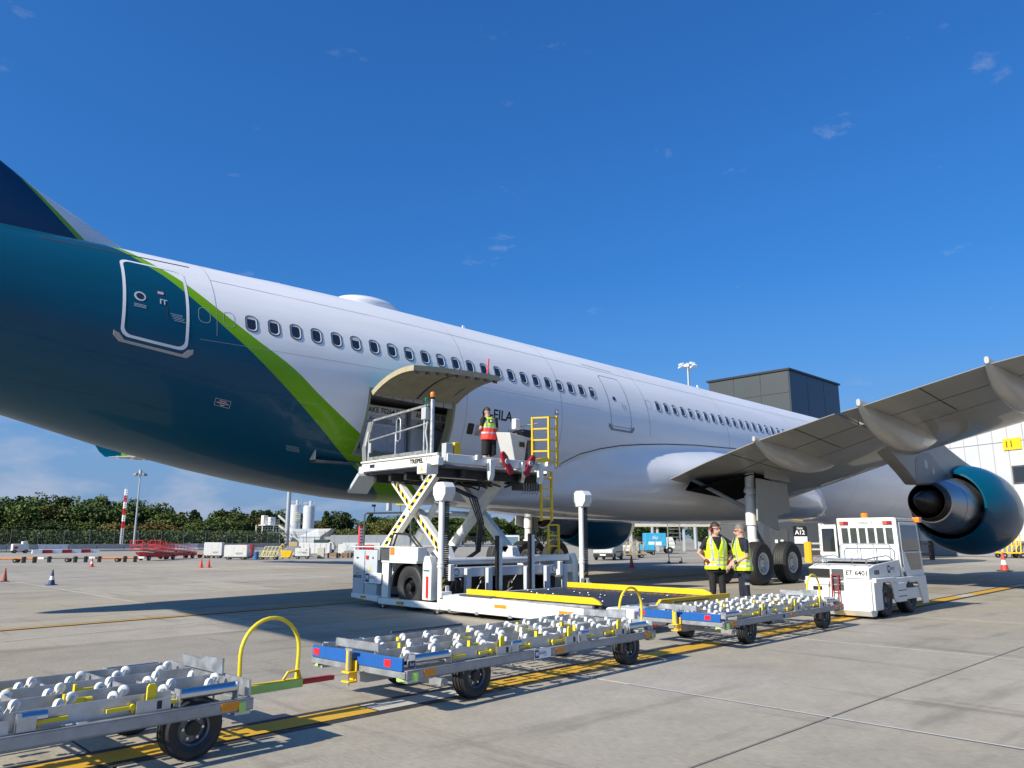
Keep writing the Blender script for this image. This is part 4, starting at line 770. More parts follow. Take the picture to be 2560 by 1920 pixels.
# scissor lift
def arm(x, p, q, w, name='scissor_arm'):
    a = MB().bar((x, *p), (x, *q), .16, w); return a.obj(name, LW, ld, bev=.012)
def stripe(parent, x, p, q, w):
    p, q = V(*p), V(*q); L_ = np.linalg.norm(q - p); d = (q - p) / L_; nrm = V(-d[1], d[0]) * w / 2; n = int(L_ / .105)
    for k in range(n):
        a, b = p + d * (k * L_ / n), p + d * ((k + .99) * L_ / n); sk = d * .03
        MB().add([(x, *(a - nrm - sk)), (x, *(b - nrm - sk)), (x, *(b + nrm + sk)), (x, *(a + nrm + sk))], [(0, 1, 2, 3)]).obj('hazard_mark', yellow if k % 2 else black, parent)
for x, st_ in ((10.62, True), (12.60, False)):
    for p, q, dx in (((13.36, 2.90), (15.22, 1.22), 0), ((15.18, 2.84), (13.30, 1.20), .20)):
        o = arm(x + dx, p, q, .21)
        if st_: stripe(o, x + dx - .082, V(*p) + (V(*q) - V(*p)) * .04, V(*p) + (V(*q) - V(*p)) * .97, .085)
    MB().cyl((x - .1, 14.27, 2.03), (x + .32, 14.27, 2.03), .085, 18).obj('pivot_pin', LW, ld)
    MB().prism([(12.95, .95), (13.75, .95), (13.75, 1.12), (13.42, 1.30), (13.15, 1.30)], 'x', x + .12, x + .30).obj('arm_foot', LW, ld, bev=.012)
MB().cyl((10.9, 14.27, 2.03), (12.6, 14.27, 2.03), .075, 18).obj('torque_tube', LW, ld)
for x in (11.05, 12.25): MB().cyl((x, 14.9, 1.05), (x + .02, 13.9, 2.25), .07, 14).cyl((x, 14.9, 1.05), (x + .01, 14.4, 1.65), .10, 14).obj('lift_cylinder', LW, ld)
MB().bar((10.7, 13.42, 2.86), (12.75, 13.42, 2.86), .14, .14).obj('top_cross_tube', LW, ld, bev=.01)
for k in range(4): MB().tube([(10.55 + .06 * k, 13.0, 2.6), (11.1 + .07 * k, 12.8, 2.35), (11.35 + .05 * k, 12.78, 1.8), (11.3 + .04 * k, 12.8, 1.2), (10.9 + .04 * k, 12.9, .95)], .018, 8).obj('hydraulic_hose', black, ld)
for k in range(2): MB().tube([(10.3 + .1 * k, 14.6, 1.28), (10.2 + .1 * k, 14.3, 1.58), (10.15 + .1 * k, 13.7, 1.55), (10.2 + .1 * k, 13.3, 1.2)], .022, 8).obj('hydraulic_hose', black, ld)
# raised platform
UZ = 3.06
up_ = MB(); up_.prism([(12.95, UZ - .02), (15.9, UZ - .02), (15.9, UZ + .22), (12.95, UZ + .22)], 'x', 10.34, 10.40); up_.box(10.30, 10.46, 12.95, 15.9, UZ + .18, UZ + .22); up_.box(10.29, 10.46, 12.95, 15.9, UZ - .03, UZ + .01)
up_.box(10.4, 13.75, 12.72, 12.86, UZ + .0, UZ + .19); up_.box(13.62, 13.75, 12.86, 16.1, UZ - .05, UZ + .15); up_.box(10.4, 13.6, 15.9, 16.15, UZ - .06, UZ + .12); up_.box(10.15, 10.30, 12.72, 13.0, UZ - .06, UZ + .1)
upo = up_.obj('upper_platform', LW, ld, bev=.008)
MB().box(10.46, 13.62, 12.86, 15.9, UZ - .10, UZ - .06).obj('deck_plate', dark_steel, upo)
ub = MB()
for y in (13.1, 13.7, 14.3, 14.9, 15.5): ub.box(10.5, 13.5, y, y + .1, UZ - .28, UZ - .1)
for x in (11.0, 11.9, 12.8): ub.box(x, x + .12, 12.95, 15.8, UZ - .26, UZ - .1)
ub.obj('underframe', M('underframe_black', (.02, .02, .021), .55, var=.4, vs_=6), upo)
for k in range(10):
    x = 10.6 + rng.random() * 2.7; y = 13 + rng.random() * 2; MB().tube([(x, y, UZ - .28), (x + rng.uniform(-.5, .5), y + rng.uniform(-.3, .5), UZ - .38), (x + rng.uniform(-1, 1), y + rng.uniform(-.3, .8), UZ - .27)], .022, 6).obj('hydraulic_hose', black, upo)
roll2 = MB().cyl((0, 0, 0), (3.0, 0, 0), .032, 10).mesh('deck_roller', zinc_dull)
for k in range(18): mkobj('deck_roller', roll2, upo, loc=(10.55 - 12.1, 13.05 + k * .16 - 12.4, UZ - .03))
text('TREPEL', .135, lambda u, v: Vector((10.336, 13.72 - u, UZ + .085 + v)), 'lettering', ink, upo, bold=.05, sx=1.15)
MB().box(10.333, 10.338, 15.35, 15.55, UZ + .05, UZ + .13).obj('plate', navy, upo); MB().box(10.331, 10.336, 15.05, 15.3, UZ + .01, UZ + .17).obj('plate', LW, upo)
MB().box(10.02, 10.34, 12.95, 13.28, UZ - .24, UZ - .02).obj('junction_box', M('box_white', (.66, .66, .62), .45), upo, bev=.012); MB().add([(10.016, 13.17, UZ - .18), (10.016, 13.06, UZ - .18), (10.016, 13.115, UZ - .08)], [(0, 1, 2)]).obj('warning_triangle', yellow, upo)
MB().tube([(10.1, 13.2, UZ - .24), (10.08, 13.15, UZ - .38), (10.1, 13.05, UZ - .36), (10.12, 13.02, UZ - .24)], .014, 8).obj('cable', lgrey, upo)
for x, y in ((11.2, 12.70), (12.0, 12.70), (12.95, 12.70), (13.45, 12.70)):
    MB().box(x - .03, x + .03, 12.64, 12.715, UZ + .10, UZ + .21).obj('roller_bracket', LW, upo, bev=.008)
    MB().cyl((x + .03, 12.68, UZ + .16), (x + .13, 12.68, UZ + .16), .04, 12).obj('guide_roller', zinc, upo)
for x, w in ((11.62, .18), (12.6, .15), (13.2, .17)): MB().prism([(12.60, UZ + .14), (12.72, UZ + .14), (12.72, UZ - .28), (12.66, UZ - .34), (12.60, UZ - .2)], 'x', x - w / 2, x + w / 2 - .04).obj('hook_plate', LW if x != 12.6 else steel, upo, bev=.01)
for x, a in ((12.02, -.55), (12.78, .6)):                                    # red stop flippers
    c_, s_ = math.cos(a), math.sin(a); P = [(-.07, -.30), (.06, -.32), (.12, -.24), (.09, -.08), (.11, .10), (.06, .26), (-.05, .26), (-.09, .05), (-.06, -.12)]
    MB().prism([(x + c_ * u + s_ * v, UZ + .10 - s_ * u + c_ * v) for u, v in P], 'y', 12.58, 12.65).obj('stop_flipper', M('flipper_red', (.36, .012, .02), .45), upo, bev=.02)
    MB().cyl((x, 12.55, UZ + .12), (x, 12.59, UZ + .12), .065, 16).obj('flipper_pin', lgrey, upo)
MB().prism([(12.85, UZ + .19), (13.55, UZ + .19), (13.55, UZ + .33), (13.3, UZ + .30)], 'y', 12.73, 12.79).obj('end_guide', yellow, upo, bev=.006)
MB().box(10.62, 10.80, 12.75, 12.85, UZ + .19, UZ + .45).obj('light_bracket', yellow, upo, bev=.01); MB().box(10.38, 10.58, 12.75, 12.90, UZ + .0, UZ + .42).obj('post_box', lgrey, upo, bev=.01)
# aircraft-side bridge flap
MB().prism([(15.95, UZ + .02), (16.55, UZ + .26), (16.58, UZ + .22), (15.95, UZ - .06)], 'x', 10.6, 13.3).obj('bridge_flap', zinc_dull, upo)
MB().prism([(15.86, UZ - .05), (16.30, UZ - .46), (16.24, UZ - .52), (15.80, UZ - .12)], 'x', 10.2, 10.75).obj('drop_plate', cab_g, upo, bev=.01)
# railing on the tail side
gr = zinc; xr = 10.40
for y, z1 in ((15.72, UZ + .80), (14.62, UZ + .82), (13.55, UZ + 1.30)): MB().cyl((xr, y, UZ + .2), (xr, y, z1), .022, 10).obj('rail_post', gr, upo)
MB().tube([(xr, 15.74, UZ + .72), (xr, 13.38, UZ + .92)], .022, 8).obj('mid_rail', gr, upo); MB().bar((xr, 15.55, UZ + 1.20), (xr, 13.4, UZ + 1.32), .05, .05).obj('top_rail', gr, upo); MB().bar((xr, 15.74, UZ + .70), (xr, 15.54, UZ + 1.20), .05, .04).obj('rail_end', gr, upo)
MB().box(xr - .02, xr + .02, 13.3, 15.75, UZ + .22, UZ + .32).obj('toe_board', gr, upo)
MB().tube([(xr, 14.60, UZ + .62), (xr, 14.60, UZ + 1.10), (xr, 14.52, UZ + 1.16), (xr, 14.44, UZ + 1.10), (xr, 14.44, UZ + .66), (xr, 14.52, UZ + .60), (xr, 14.60, UZ + .64)], .016, 8).obj('gate_loop', gr, upo)
MB().prism([(15.76, UZ + .1), (15.92, UZ + .1), (15.98, UZ + .55), (15.74, UZ + 1.18), (15.60, UZ + 1.18), (15.82, UZ + .55)], 'x', xr - .03, xr + .03).obj('gate_panel', M('gate_grey', (.30, .32, .34), .4, .4), upo, bev=.008)
MB().prism([(15.80, UZ + .6), (15.87, UZ + .6), (15.76, UZ + .95), (15.69, UZ + .95)], 'x', xr - .034, xr + .034).obj('gate_window', lgrey, upo)
MB().box(xr - .03, xr + .03, 15.60, 15.70, UZ + .42, UZ + .66).obj('switch_box', lgrey, upo, bev=.008)
# corner post with beacon
MB().cyl((10.36, 13.22, UZ + .02), (10.36, 13.22, UZ + 1.42), .045, 14).obj('corner_post', zinc, upo); MB().box(10.25, 10.37, 13.32, 13.48, UZ + .98, UZ + 1.25).obj('switch_box', lgrey, upo, bev=.01)
MB().lathe([(0, .055), (.02, .06), (.03, .05), (.10, .055), (.13, .05), (.15, .02)], (10.36, 13.22, UZ + 1.44), (0, 0, 1), 16, ms=[1, 1, 0, 0, 0]).obj('beacon', [amber, black], upo)
MB().lathe([(0, .01), (.10, .01), (.10, .03), (.18, .035), (.20, .01)], (10.36, 13.45, UZ + 1.30), (0, 0, 1), 12).obj('signal_lamp', green_lens, upo)
MB().tube([(10.34, 13.35, UZ + 1.0), (10.33, 13.40, UZ + .7), (10.33, 13.33, UZ + .4), (10.34, 13.36, UZ + .1)], .02, 8).obj('conduit', lgrey, upo)
# operator console
cn = MB(); cn.hexa([(13.08, 13.35, UZ + .02), (13.30, 13.35, UZ + .02), (13.30, 13.75, UZ + .02), (13.08, 13.75, UZ + .02)], [(12.80, 13.30, UZ + .92), (13.42, 13.30, UZ + .86), (13.42, 13.80, UZ + .86), (12.80, 13.80, UZ + .98)]); cno = cn.obj('operator_console', M('console_white', (.55, .57, .56), .45, var=.05), upo, bev=.015)
MB().box(13.42, 13.75, 13.32, 13.80, UZ + .80, UZ + .86).box(13.70, 13.75, 13.32, 13.8, UZ, UZ + .8).obj('console_side', MATS['console_white'], cno, bev=.01); MB().box(13.13, 13.30, 13.29, 13.296, UZ + .60, UZ + .72).obj('display', black, cno)
MB().box(13.45, 13.62, 13.5, 13.6, UZ + .32, UZ + .52).obj('gauge_box', dgrey, cno, bev=.01)
MB().box(13.05, 13.22, 13.36, 13.50, UZ + 1.04, UZ + 1.30).obj('card_reader', white_paint, cno, bev=.02)
MB().lathe([(0, .16), (.02, .17), (.035, .16), (.02, .13)], (13.30, 13.5, UZ + .98), (-.4, -.1, 1), 22).cyl((13.32, 13.5, UZ + .86), (13.29, 13.5, UZ + .99), .03, 10).obj('steering_wheel', black, cno)
for k in range(5): MB().cyl((12.86 + .07 * k, 13.4, UZ + .93), (12.86 + .07 * k, 13.39, UZ + 1.0), .012, 8).obj('lever', black, cno)
MB().tube([(13.22, 13.55, UZ + 1.12), (13.6, 13.5, UZ + 1.2), (13.78, 13.3, UZ + 1.24)], .018, 8).obj('hand_rail', zinc_dull, cno); MB().box(13.5, 13.85, 13.55, 13.9, UZ + .92, UZ + 1.1).obj('seat_back', black, cno, bev=.03); MB().box(13.55, 13.8, 13.6, 13.9, UZ + .55, UZ + .92).obj('seat_panel', dgrey, cno)
# yellow cage and access ladder
cg = MB(); Z0, Z1 = UZ + .14, UZ + 1.34
for x, y in ((13.62, 12.78), (13.92, 12.78), (13.40, 13.12)): cg.bar((x, y, Z0), (x, y, Z1 if x < 13.9 else Z1 + .05), .045)
for k in range(5):
    z = Z0 + .08 + k * (Z1 - Z0 - .1) / 4; cg.bar((13.40, 13.12, z), (13.62, 12.78, z), .035); cg.bar((13.62, 12.78, z), (13.92, 12.78, z + .02), .035)
cgo = cg.obj('ladder_cage', yellow, ld)
MB().box(13.83, 13.95, 12.74, 12.77, Z1 + .08, Z1 + .20).obj('work_light', black, cgo, bev=.01); MB().box(13.85, 13.93, 12.732, 12.739, Z1 + .10, Z1 + .18).obj('light_lens', white_print, cgo)
la = MB()
for x in (13.42, 13.78): la.bar((x, 12.86, 1.88), (x, 12.86, UZ), .05)
for k in range(5): la.bar((13.42, 12.86, 1.93 + k * .24), (13.78, 12.86, 1.93 + k * .24), .035)
la.obj('access_ladder', yellow, ld)
l2 = MB()
for x in (13.72, 14.08): l2.bar((x, 12.92, 1.02), (x, 12.92, 1.80), .045)
for k in range(4): l2.bar((13.72, 12.92, 1.04 + k * .25), (14.08, 12.92, 1.04 + k * .25), .035)
l2.obj('lower_ladder', yellow, ld)
MB().box(13.05, 13.75, 13.2, 13.5, UZ - .45, UZ - .1).obj('valve_block', dgrey, upo, bev=.01)
for k in range(7): MB().tube([(13.1 + .09 * k, 13.15, UZ - .15), (13.1 + .09 * k, 13.12, UZ - .42), (13.12 + .08 * k, 13.2, UZ - .55)], .013, 6).obj('hydraulic_pipe', zinc_dull, upo)

# ================================================================ ROLLER DOLLIES
def caster_mesh(tilt):
    m_ = MB(); m_.lathe([(-.017, .010), (-.018, .026), (-.013, .033), (0, .036), (.013, .033), (.018, .026), (.017, .010)], (0, 0, .046), (0, 1, 0), 14, 0); m_.cyl((0, -.021, .046), (0, .021, .046), .008, 8, 1)
    for s_ in (-1, 1): m_.hexa([(-.012, s_ * .021 - .002, .0), (-.05, s_ * .021 - .002, .0), (-.05, s_ * .021 + .002, .0), (-.012, s_ * .021 + .002, .0)], [(.012, s_ * .021 - .002, .056), (-.012, s_ * .021 - .002, .056), (-.012, s_ * .021 + .002, .056), (.012, s_ * .021 + .002, .056)], 1)
    m_.box(-.055, -.005, -.028, .028, -.008, .002, 1)
    return m_.mesh('caster', [nylon, zinc], ang=40)
CAST = caster_mesh(0)
DT, DR_ = wheel_meshes(.205, .15, .115, 32, 3)
DRM = MB()
for s_ in (-1, 1):
    DRM.lathe([(s_ * .06, .115), (s_ * .066, .11), (s_ * .058, .098), (s_ * .030, .09), (s_ * .034, .05), (s_ * .070, .045), (s_ * .072, .004)], (0, 0, 0), (0, 1, 0), 28)
    for k in range(6): DRM.cyl((.07 * math.cos(k * math.pi / 3), s_ * .03, .07 * math.sin(k * math.pi / 3)), (.07 * math.cos(k * math.pi / 3), s_ * .048, .07 * math.sin(k * math.pi / 3)), .010, 8, 1)
    DRM.lathe([(s_ * .073, .044), (s_ * .074, .003)], (0, 0, 0), (0, 1, 0), 16, 2)
DRM = DRM.mesh('rim', [M('dolly_rim', (.16, .17, .185), .4, .7, var=.15), steel, black])
def make_dolly(name, label):
    t_ = thing(name, label, 'dolly', group='roller dollies in a train behind the tug'); L_, W_ = 1.975, .70; zb, zt_ = .295, .375
    f = MB()
    for s_ in (-1, 1):                                                        # outer channel, open side inwards
        f.box(-L_, L_, s_ * W_ - .012 * (s_ > 0), s_ * W_ + .012 * (s_ < 0), zb, zt_); f.box(-L_, L_, min(s_ * W_, s_ * (W_ - .06)), max(s_ * W_, s_ * (W_ - .06)), zt_ - .011, zt_ - .001); f.box(-L_, L_, min(s_ * W_, s_ * (W_ - .05)), max(s_ * W_, s_ * (W_ - .05)), zb + .001, zb + .011)
    for x in (-1.96, -1.0, 0, .9, 1.95): f.box(x - .03, x + .03, -W_ + .012, W_ - .012, zb + .013, zt_ - .013)
    fo_ = f.obj('frame', zinc_dull, t_, bev=.003)
    yb = (-.60, -.20, .20, .60)
    for y in yb:                                                              # long deck beams
        a, b = (-1.42, 1.42) if y == -.60 else (-1.93, 1.93)
        MB().box(a, b, y - .007, y + .007, zt_, .485).obj('deck_beam', zinc, t_)
    for x in (-1.52, -1.0, -.5, 0, .5, 1.0, 1.52):
        for y0_, y1_ in zip(yb[:-1], yb[1:]): MB().cyl((x, y0_ + .008, .43), (x, y1_ - .008, .43), .012, 8).obj('cross_rod', zinc, t_)
    for x in (.62, 1.3):
        for y0_, y1_ in ((.2, .6), (-.2, .2)): MB().box(x - .006, x + .006, y0_ + .008, y1_ - .008, zt_ + .01, .48).obj('cross_plate', zinc, t_)
    MB().box(1.955, 1.97, -.66, .66, zt_ + .001, .49).obj('end_beam', zinc, t_)
    # casters, two staggered rows in each bay
    r_ = random.Random(5)
    for bi, (y0_, y1_) in enumerate(zip(yb[:-1], yb[1:])):
        for row in (.28, .72):
            for k in range(12):
                x = -1.80 + k * .322 + (.13 if row > .5 else 0) + (bi % 2) * .06
                if x > 1.88: continue
                o = mkobj('caster', CAST, t_, loc=(x, y0_ + (y1_ - y0_) * row, .428)); o.rotation_euler = (0, 0, r_.choice((0, .5, -.5)) + r_.uniform(-.25, .25))
    # yellow latch levers in the bays
    lev = MB().box(-.08, .04, -.010, .010, -.025, .008).cyl((.04, 0, -.008), (.085, 0, -.008), .017, 10).box(-.088, -.074, -.018, .018, -.02, .040).mesh('latch_lever', lemon)
    for x, y in ((-1.38, .02), (-.82, -.36), (-.55, .05), (.22, -.34), (.42, .06), (.95, -.30), (1.12, .03), (-.12, .36), (.75, .40), (-1.1, .38)): mkobj('latch_lever', lev, t_, loc=(x, y, .455))
    # camera-side and far-side fittings
    han = MB().box(-.11, .05, -.009, .009, -.010, .013).cyl((.05, -.013, .003), (.05, .013, .003), .020, 12).cyl((.05, .0, -.03), (.05, .0, .0), .008, 6).mesh('handle', lemon)
    tab_ = MB().prism([(-.030, -.08), (.030, -.08), (.030, .055), (.018, .072), (-.018, .072), (-.030, .055)], 'y', -.008, .008).mesh('stop_tab', lemon)
    br = MB().box(-.012, .012, -.03, .0, -.05, .05).box(-.012, .09, -.036, -.028, -.05, .03).mesh('roller_bracket', zinc)
    rl = MB().cyl((0, 0, 0), (.14, 0, 0), .030, 14).mesh('short_roller', steel)
    for s_ in (-1, 1):
        yo = s_ * .632
        for x in () if s_ > 0 else (-1.32, -.92, -.35, .12, .68, 1.12, 1.42): mkobj('handle', han, t_, loc=(x, yo - s_ * .006, .415), rot=(0, 0, r_.choice((0, math.pi, .25))))
        for x in () if s_ > 0 else (-.72, .35, 1.28): mkobj('stop_tab', tab_, t_, loc=(x, yo, .475)); MB().box(x - .10, x + .12, yo - .03, yo - .024, .38, .455).obj('tab_bracket', zinc, t_); MB().box(x + .03, x + .06, yo - .034, yo - .031, .39, .44).obj('bracket_slot', black, t_)
        for x in (-.60, .52): mkobj('roller_bracket', br, t_, loc=(x, yo, .43)); mkobj('short_roller', rl, t_, loc=(x + .01, yo, .452))
        for a, b in ((-1.86, -1.44), (1.46, 1.86)):
            MB().cyl((a, yo, .452), (b, yo, .452), .038, 16).obj('end_roller', steel, t_)
            for x in (a - .01, b): MB().box(x, x + .01, yo - .04, yo + .04, .38, .49).obj('roller_cheek', zinc, t_)
        for x in (-1.72, .10, 1.80): MB().box(x - .065, x + .065, s_ * (W_ + .0035) - .0025, s_ * (W_ + .0035) + .0025, zb + .015, zt_ - .010).obj('side_reflector', orange_refl, t_)
        for x in (-1.0, 1.62):
            w_ = mkobj('wheel', DT, t_, loc=(x, s_ * .50, .205)); mkobj('rim', DRM, w_)
            MB().box(x - .05, x + .05, s_ * .36 - .02, s_ * .36 + .02, .18, .30).obj('axle_bracket', zinc_dull, t_)
        for x in (-1, 1): MB().loft([[(x * 1.86 + x * .13 * math.sin(a) , s_ * (.58 + .135 * math.cos(a)), z) for z in (.285, .355)] for a in [R(d) for d in range(0, 91, 15)]], False, closed=False).obj('corner_bumper', lime, t_)
        for x in (-1, 1): MB().box(min(x * 1.84, x * 1.96), max(x * 1.84, x * 1.96), min(s_ * .55, s_ * .69), max(s_ * .55, s_ * .69), .27, .292).obj('bumper_bracket', zinc, t_)
    for x in (-1.0, 1.62): MB().cyl((x, -.45, .205), (x, .45, .205), .028, 10).obj('axle', dark_steel, t_)
    MB().box(-1.4, -1.36, -.55, .55, .16, .22).box(-1.9, 1.7, -.05, .05, .20, .28).obj('under_beam', zinc_dull, t_)
    # upright plate at the front end, folded guide at the rear end
    MB().prism([(-.30, .49), (.36, .49), (.36, .575), (.02, .565), (-.02, .59), (-.30, .60)], 'x', 1.93, 1.945).obj('end_stop', zinc, t_)
    MB().prism([(-.26, .49), (.36, .49), (.36, .56), (-.26, .56)], 'x', -1.945, -1.93).box(-1.95, -1.85, -.27, -.26, .48, .55).box(-1.95, -1.85, .35, .36, .48, .55).obj('end_stop', zinc, t_)
    MB().box(-1.0, .05, .70, .72, .49, .51).obj('far_guide', dgrey, t_)
    # rear end bar (blue) with two red reflectors and tow hitch
    eb = MB().box(-2.0, -1.976, -.66, .66, .365, .475).obj('end_bar', blue, t_, bev=.004)
    for y in (-.46, .60): MB().box(-2.004, -2.0005, y - .055, y + .035, .39, .45).obj('rear_reflector', red_refl, eb)
    hb_ = MB().box(-2.10, -2.0, -.055, .055, .215, .232).box(-2.10, -2.0, -.055, .055, .295, .312).box(-2.018, -2.003, -.055, .055, .215, .40).box(-2.055, -2.043, -.02, .055, .312, .49).obj('tow_hitch', yellow, t_, bev=.005)
    MB().cyl((-2.075, -.02, .19), (-2.075, -.02, .50), .012, 10).bar((-2.075, -.07, .50), (-2.075, .03, .50), .018).obj('hitch_pin', zinc, hb_)
    # drawbar with hoop at the front end
    db = MB().prism([(1.96, .12), (2.14, .05), (2.14, -.05), (1.96, -.12)], 'z', .27, .33).box(2.12, 2.80, -.035, .035, .255, .325).obj('drawbar', yellow, t_, bev=.004)
    MB().box(2.24, 2.79, -.041, -.036, .26, .32).obj('drawbar_strip', lime, db); MB().cyl((1.98, -.13, .27), (1.98, .13, .27), .035, 12).obj('drawbar_pivot', dark_steel, db)
    MB().tube([(2.24, 0, .32), (2.235, 0, .50)] + [(2.50 - .265 * math.cos(R(a)), 0, .56 + .27 * math.sin(R(a))) for a in range(0, 181, 12)] + [(2.765, 0, .50), (2.755, 0, .32)], .016, 10).obj('drawbar_hoop', lemon, db)
    MB().box(2.80, 3.12, -.03, .03, .27, .31).obj('drawbar_eye', red, db, bev=.008); MB().tube([(2.62, -.02, .33), (2.66, -.02, .385), (2.76, -.02, .39), (2.78, -.02, .33)], .012, 8).obj('lift_handle', yellow, db)
    return t_
dl = make_dolly('roller_dolly', 'middle galvanised roller dolly, dark emblem plate on its side, blue end bar by the hoop')
def place(o, xr, yr, yaw):                                                   # rear (left) near corner at (xr, yr)
    c_, s_ = math.cos(yaw), math.sin(yaw); o.location = (xr + c_ * 1.975 - s_ * .70, yr + s_ * 1.975 + c_ * .70, 0); o.rotation_euler = (0, 0, yaw)
place(dl, 4.13, 5.54, R(4.0))
d1 = dup(dl, (0, 0, 0), 0, 'nearest galvanised roller dolly, cut off by the left edge of the picture'); place(d1, -1.24, 5.20, R(3.2))
d3 = dup(dl, (0, 0, 0), 0, 'farthest galvanised roller dolly, directly behind the white tow tractor'); place(d3, 9.48, 5.72, R(1.6))
menzies(dl, lambda u, v, l: (-.28 + u, -.704 - l, .335 + v), .062)
MB().box(-1.975, -1.90, -.715, -.706, .40, .455).obj('maker_plate', navy, dl); text('lbd', .04, lambda u, v: Vector((-1.938 + u, -.717, .428 + v)), 'lettering', white_print, dl)
MB().cyl((-.2, -.7045, .335), (-.2, -.703, .335), .028, 16).obj('round_decal', navy, d3)

# ================================================================ TOW TRACTOR
tg = thing('tow_tractor', 'white baggage tow tractor with glazed cab and orange beacon, coupled to the dollies', 'tractor', (15.0, 6.54, 0))
TWm = M('tractor_white', (.72, .72, .69), .42, var=.08, vs_=3, rvar=.1)
W_ = .60
bd = MB()
for s_ in (-1, 1):                                                            # side plates with wheel openings
    y0_, y1_ = (-.64, -.60) if s_ < 0 else (.60, .64)
    bd.prism([(.04, .16), (.42, .16), (.42, .52), (.50, .66), (.86, .66), (.98, .52), (1.04, .30), (1.10, .26), (1.62, .26), (1.66, .56), (1.80, .64), (2.28, .64), (2.40, .56), (2.56, .16), (2.86, .16), (2.80, .72), (.04, .72)], 'y', y0_, y1_)
bd.prism([(.0, .16), (.34, .16), (.34, .72), (0, .72)], 'y', -.60, .60); bd.prism([(.02, .72), (.02, .92), (.30, .98), (1.56, 1.06), (1.56, .72)], 'y', -.58, .58); bd.box(1.5, 2.8, -.6, .6, .28, .5)
body = bd.obj('body', TWm, tg, bev=.012)
MB().prism([(.06, .66), (1.0, .66), (1.08, .60), (1.08, .70), (1.0, .74), (.06, .74)], 'y', -.68, -.60).prism([(.06, .66), (1.0, .66), (1.08, .60), (1.08, .70), (1.0, .74), (.06, .74)], 'y', .60, .68).obj('fender_ledge', TWm, body, bev=.01)
for a, b in ((-.66, -.60), (.60, .66)): MB().box(1.15, 1.58, a, b, .26, .62).obj('side_step', TWm, body, bev=.01)
for z in (.36, .47): MB().box(1.16, 1.57, -.667, -.661, z, z + .012).obj('step_gap', seam, body)
MB().prism([(.04, .05), (-.06, .16), (.3, .16), (.22, .05)], 'y', -.58, .40).obj('rear_bumper', TWm, body, bev=.01)
MB().box(-.05, .0, .18, .62, .22, .66).box(-.07, .0, .16, .64, .60, .68).obj('battery_cover', TWm, body, bev=.012); MB().box(-.056, -.05, .30, .48, .50, .57).obj('tail_lamp', black, body); MB().cyl((-.062, .36, .535), (-.056, .36, .535), .022, 12).obj('lamp_lens', red_refl, body)
MB().box(-.004, .02, -.10, .12, .50, .90).obj('rear_recess', dgrey, body); MB().box(-.012, -.002, -.1, .12, .72, .74).box(-.012, -.002, -.1, .12, .60, .62).obj('rear_bar', zinc, body); MB().box(-.02, -.004, -.10, .02, .60, .68).obj('rear_lamp', steel, body, bev=.01)
MB().box(-.012, .01, .16, .56, .74, .90).obj('rear_vent', black, body)
ht = MB()
for y in (-.02, .10): ht.bar((-.10, y, .16), (-.04, y, .80), .025)
for z in (.25, .50, .78): ht.bar((-.09 + .07 * (z - .2), -.02, z), (-.09 + .07 * (z - .2), .10, z), .02)
ht.box(-.16, -.05, -.06, .14, .18, .30); ht.obj('tow_coupling', darkred, tg, bev=.004)
text('ET 6401', .125, lambda u, v: Vector((-.0035 + .0, -.36 - u, .83 + v)), 'lettering', ink, body, bold=.02)
MB().box(-.001, .03, -.585, -.14, .74, .925).obj('number_panel', TWm, body)
dk = MB().box(.35, 1.5, -.56, .56, 1.035, 1.05).obj('cargo_deck', zinc_dull, body)
rl_ = MB()
for y in (-.52, .52): rl_.tube([(.10, y, .98), (.08, y, 1.09), (1.1, y, 1.14), (1.40, y, 1.06)], .014, 8)
rl_.tube([(.08, -.52, 1.09), (.08, .52, 1.09)], .014, 8)
for x, y in ((.1, -.25), (.1, .25), (.6, -.52), (.6, .52)): rl_.cyl((x, y, .98), (x, y, 1.11), .011, 8)
rl_.obj('deck_rail', steel, body)
r2_ = MB().tube([(1.35, -.5, 1.05), (1.36, -.5, 1.33), (1.40, -.46, 1.36), (1.40, .46, 1.36), (1.36, .5, 1.33), (1.35, .5, 1.05)], .015, 8)
for y in (-.16, .16): r2_.cyl((1.40, y, 1.05), (1.40, y, 1.36), .013, 8)
r2_.obj('headboard_rail', zinc, body)
TT, TR_ = wheel_meshes(.32, .24, .17, 36, 4)
TRM = MB()
for s_ in (-1, 1): TRM.lathe([(s_ * .10, .17), (s_ * .105, .15), (s_ * .05, .13), (s_ * .05, .07), (s_ * .09, .06), (s_ * .092, .005)], (0, 0, 0), (0, 1, 0), 24)
TRM = TRM.mesh('rim', dark_steel)
for x in (.74, 2.04):
    for s_ in (-1, 1): w_ = mkobj('wheel', TT, tg, loc=(x, s_ * .47, .32)); mkobj('rim', TRM, w_)
# cab
cb_ = MB(); X0c, X1c, H_ = 1.52, 2.84, 1.88
cb_.box(X0c + .02, X1c - .12, -.60, .60, H_ - .06, H_)
cb_.prism([(X0c, H_ - .20), (X0c - .04, H_ + .01), (X0c + .06, H_ + .01), (X0c + .06, H_ - .20)], 'y', -.58, .58)
for y in (-.60, .56):
    for (xa, za), (xb, zb_) in (((X0c + .12, .72), (X0c + .03, H_)), ((X1c - .02, .70), (X1c - .20, H_))): cb_.prism([(xa - .035, za), (xa + .035, za), (xb + .035, zb_), (xb - .035, zb_)], 'y', y, y + .04)
cb_.box(X0c + .02, X0c + .06, -.58, .58, 1.05, 1.36)
for k in range(7): y = -.54 + k * .18; cb_.prism([(X0c + .03, 1.36), (X0c + .075, 1.36), (X0c + .045, H_ - .19), (X0c, H_ - .19)], 'y', y - .022, y + .022)
cab = cb_.obj('cab', TWm, tg, bev=.008)
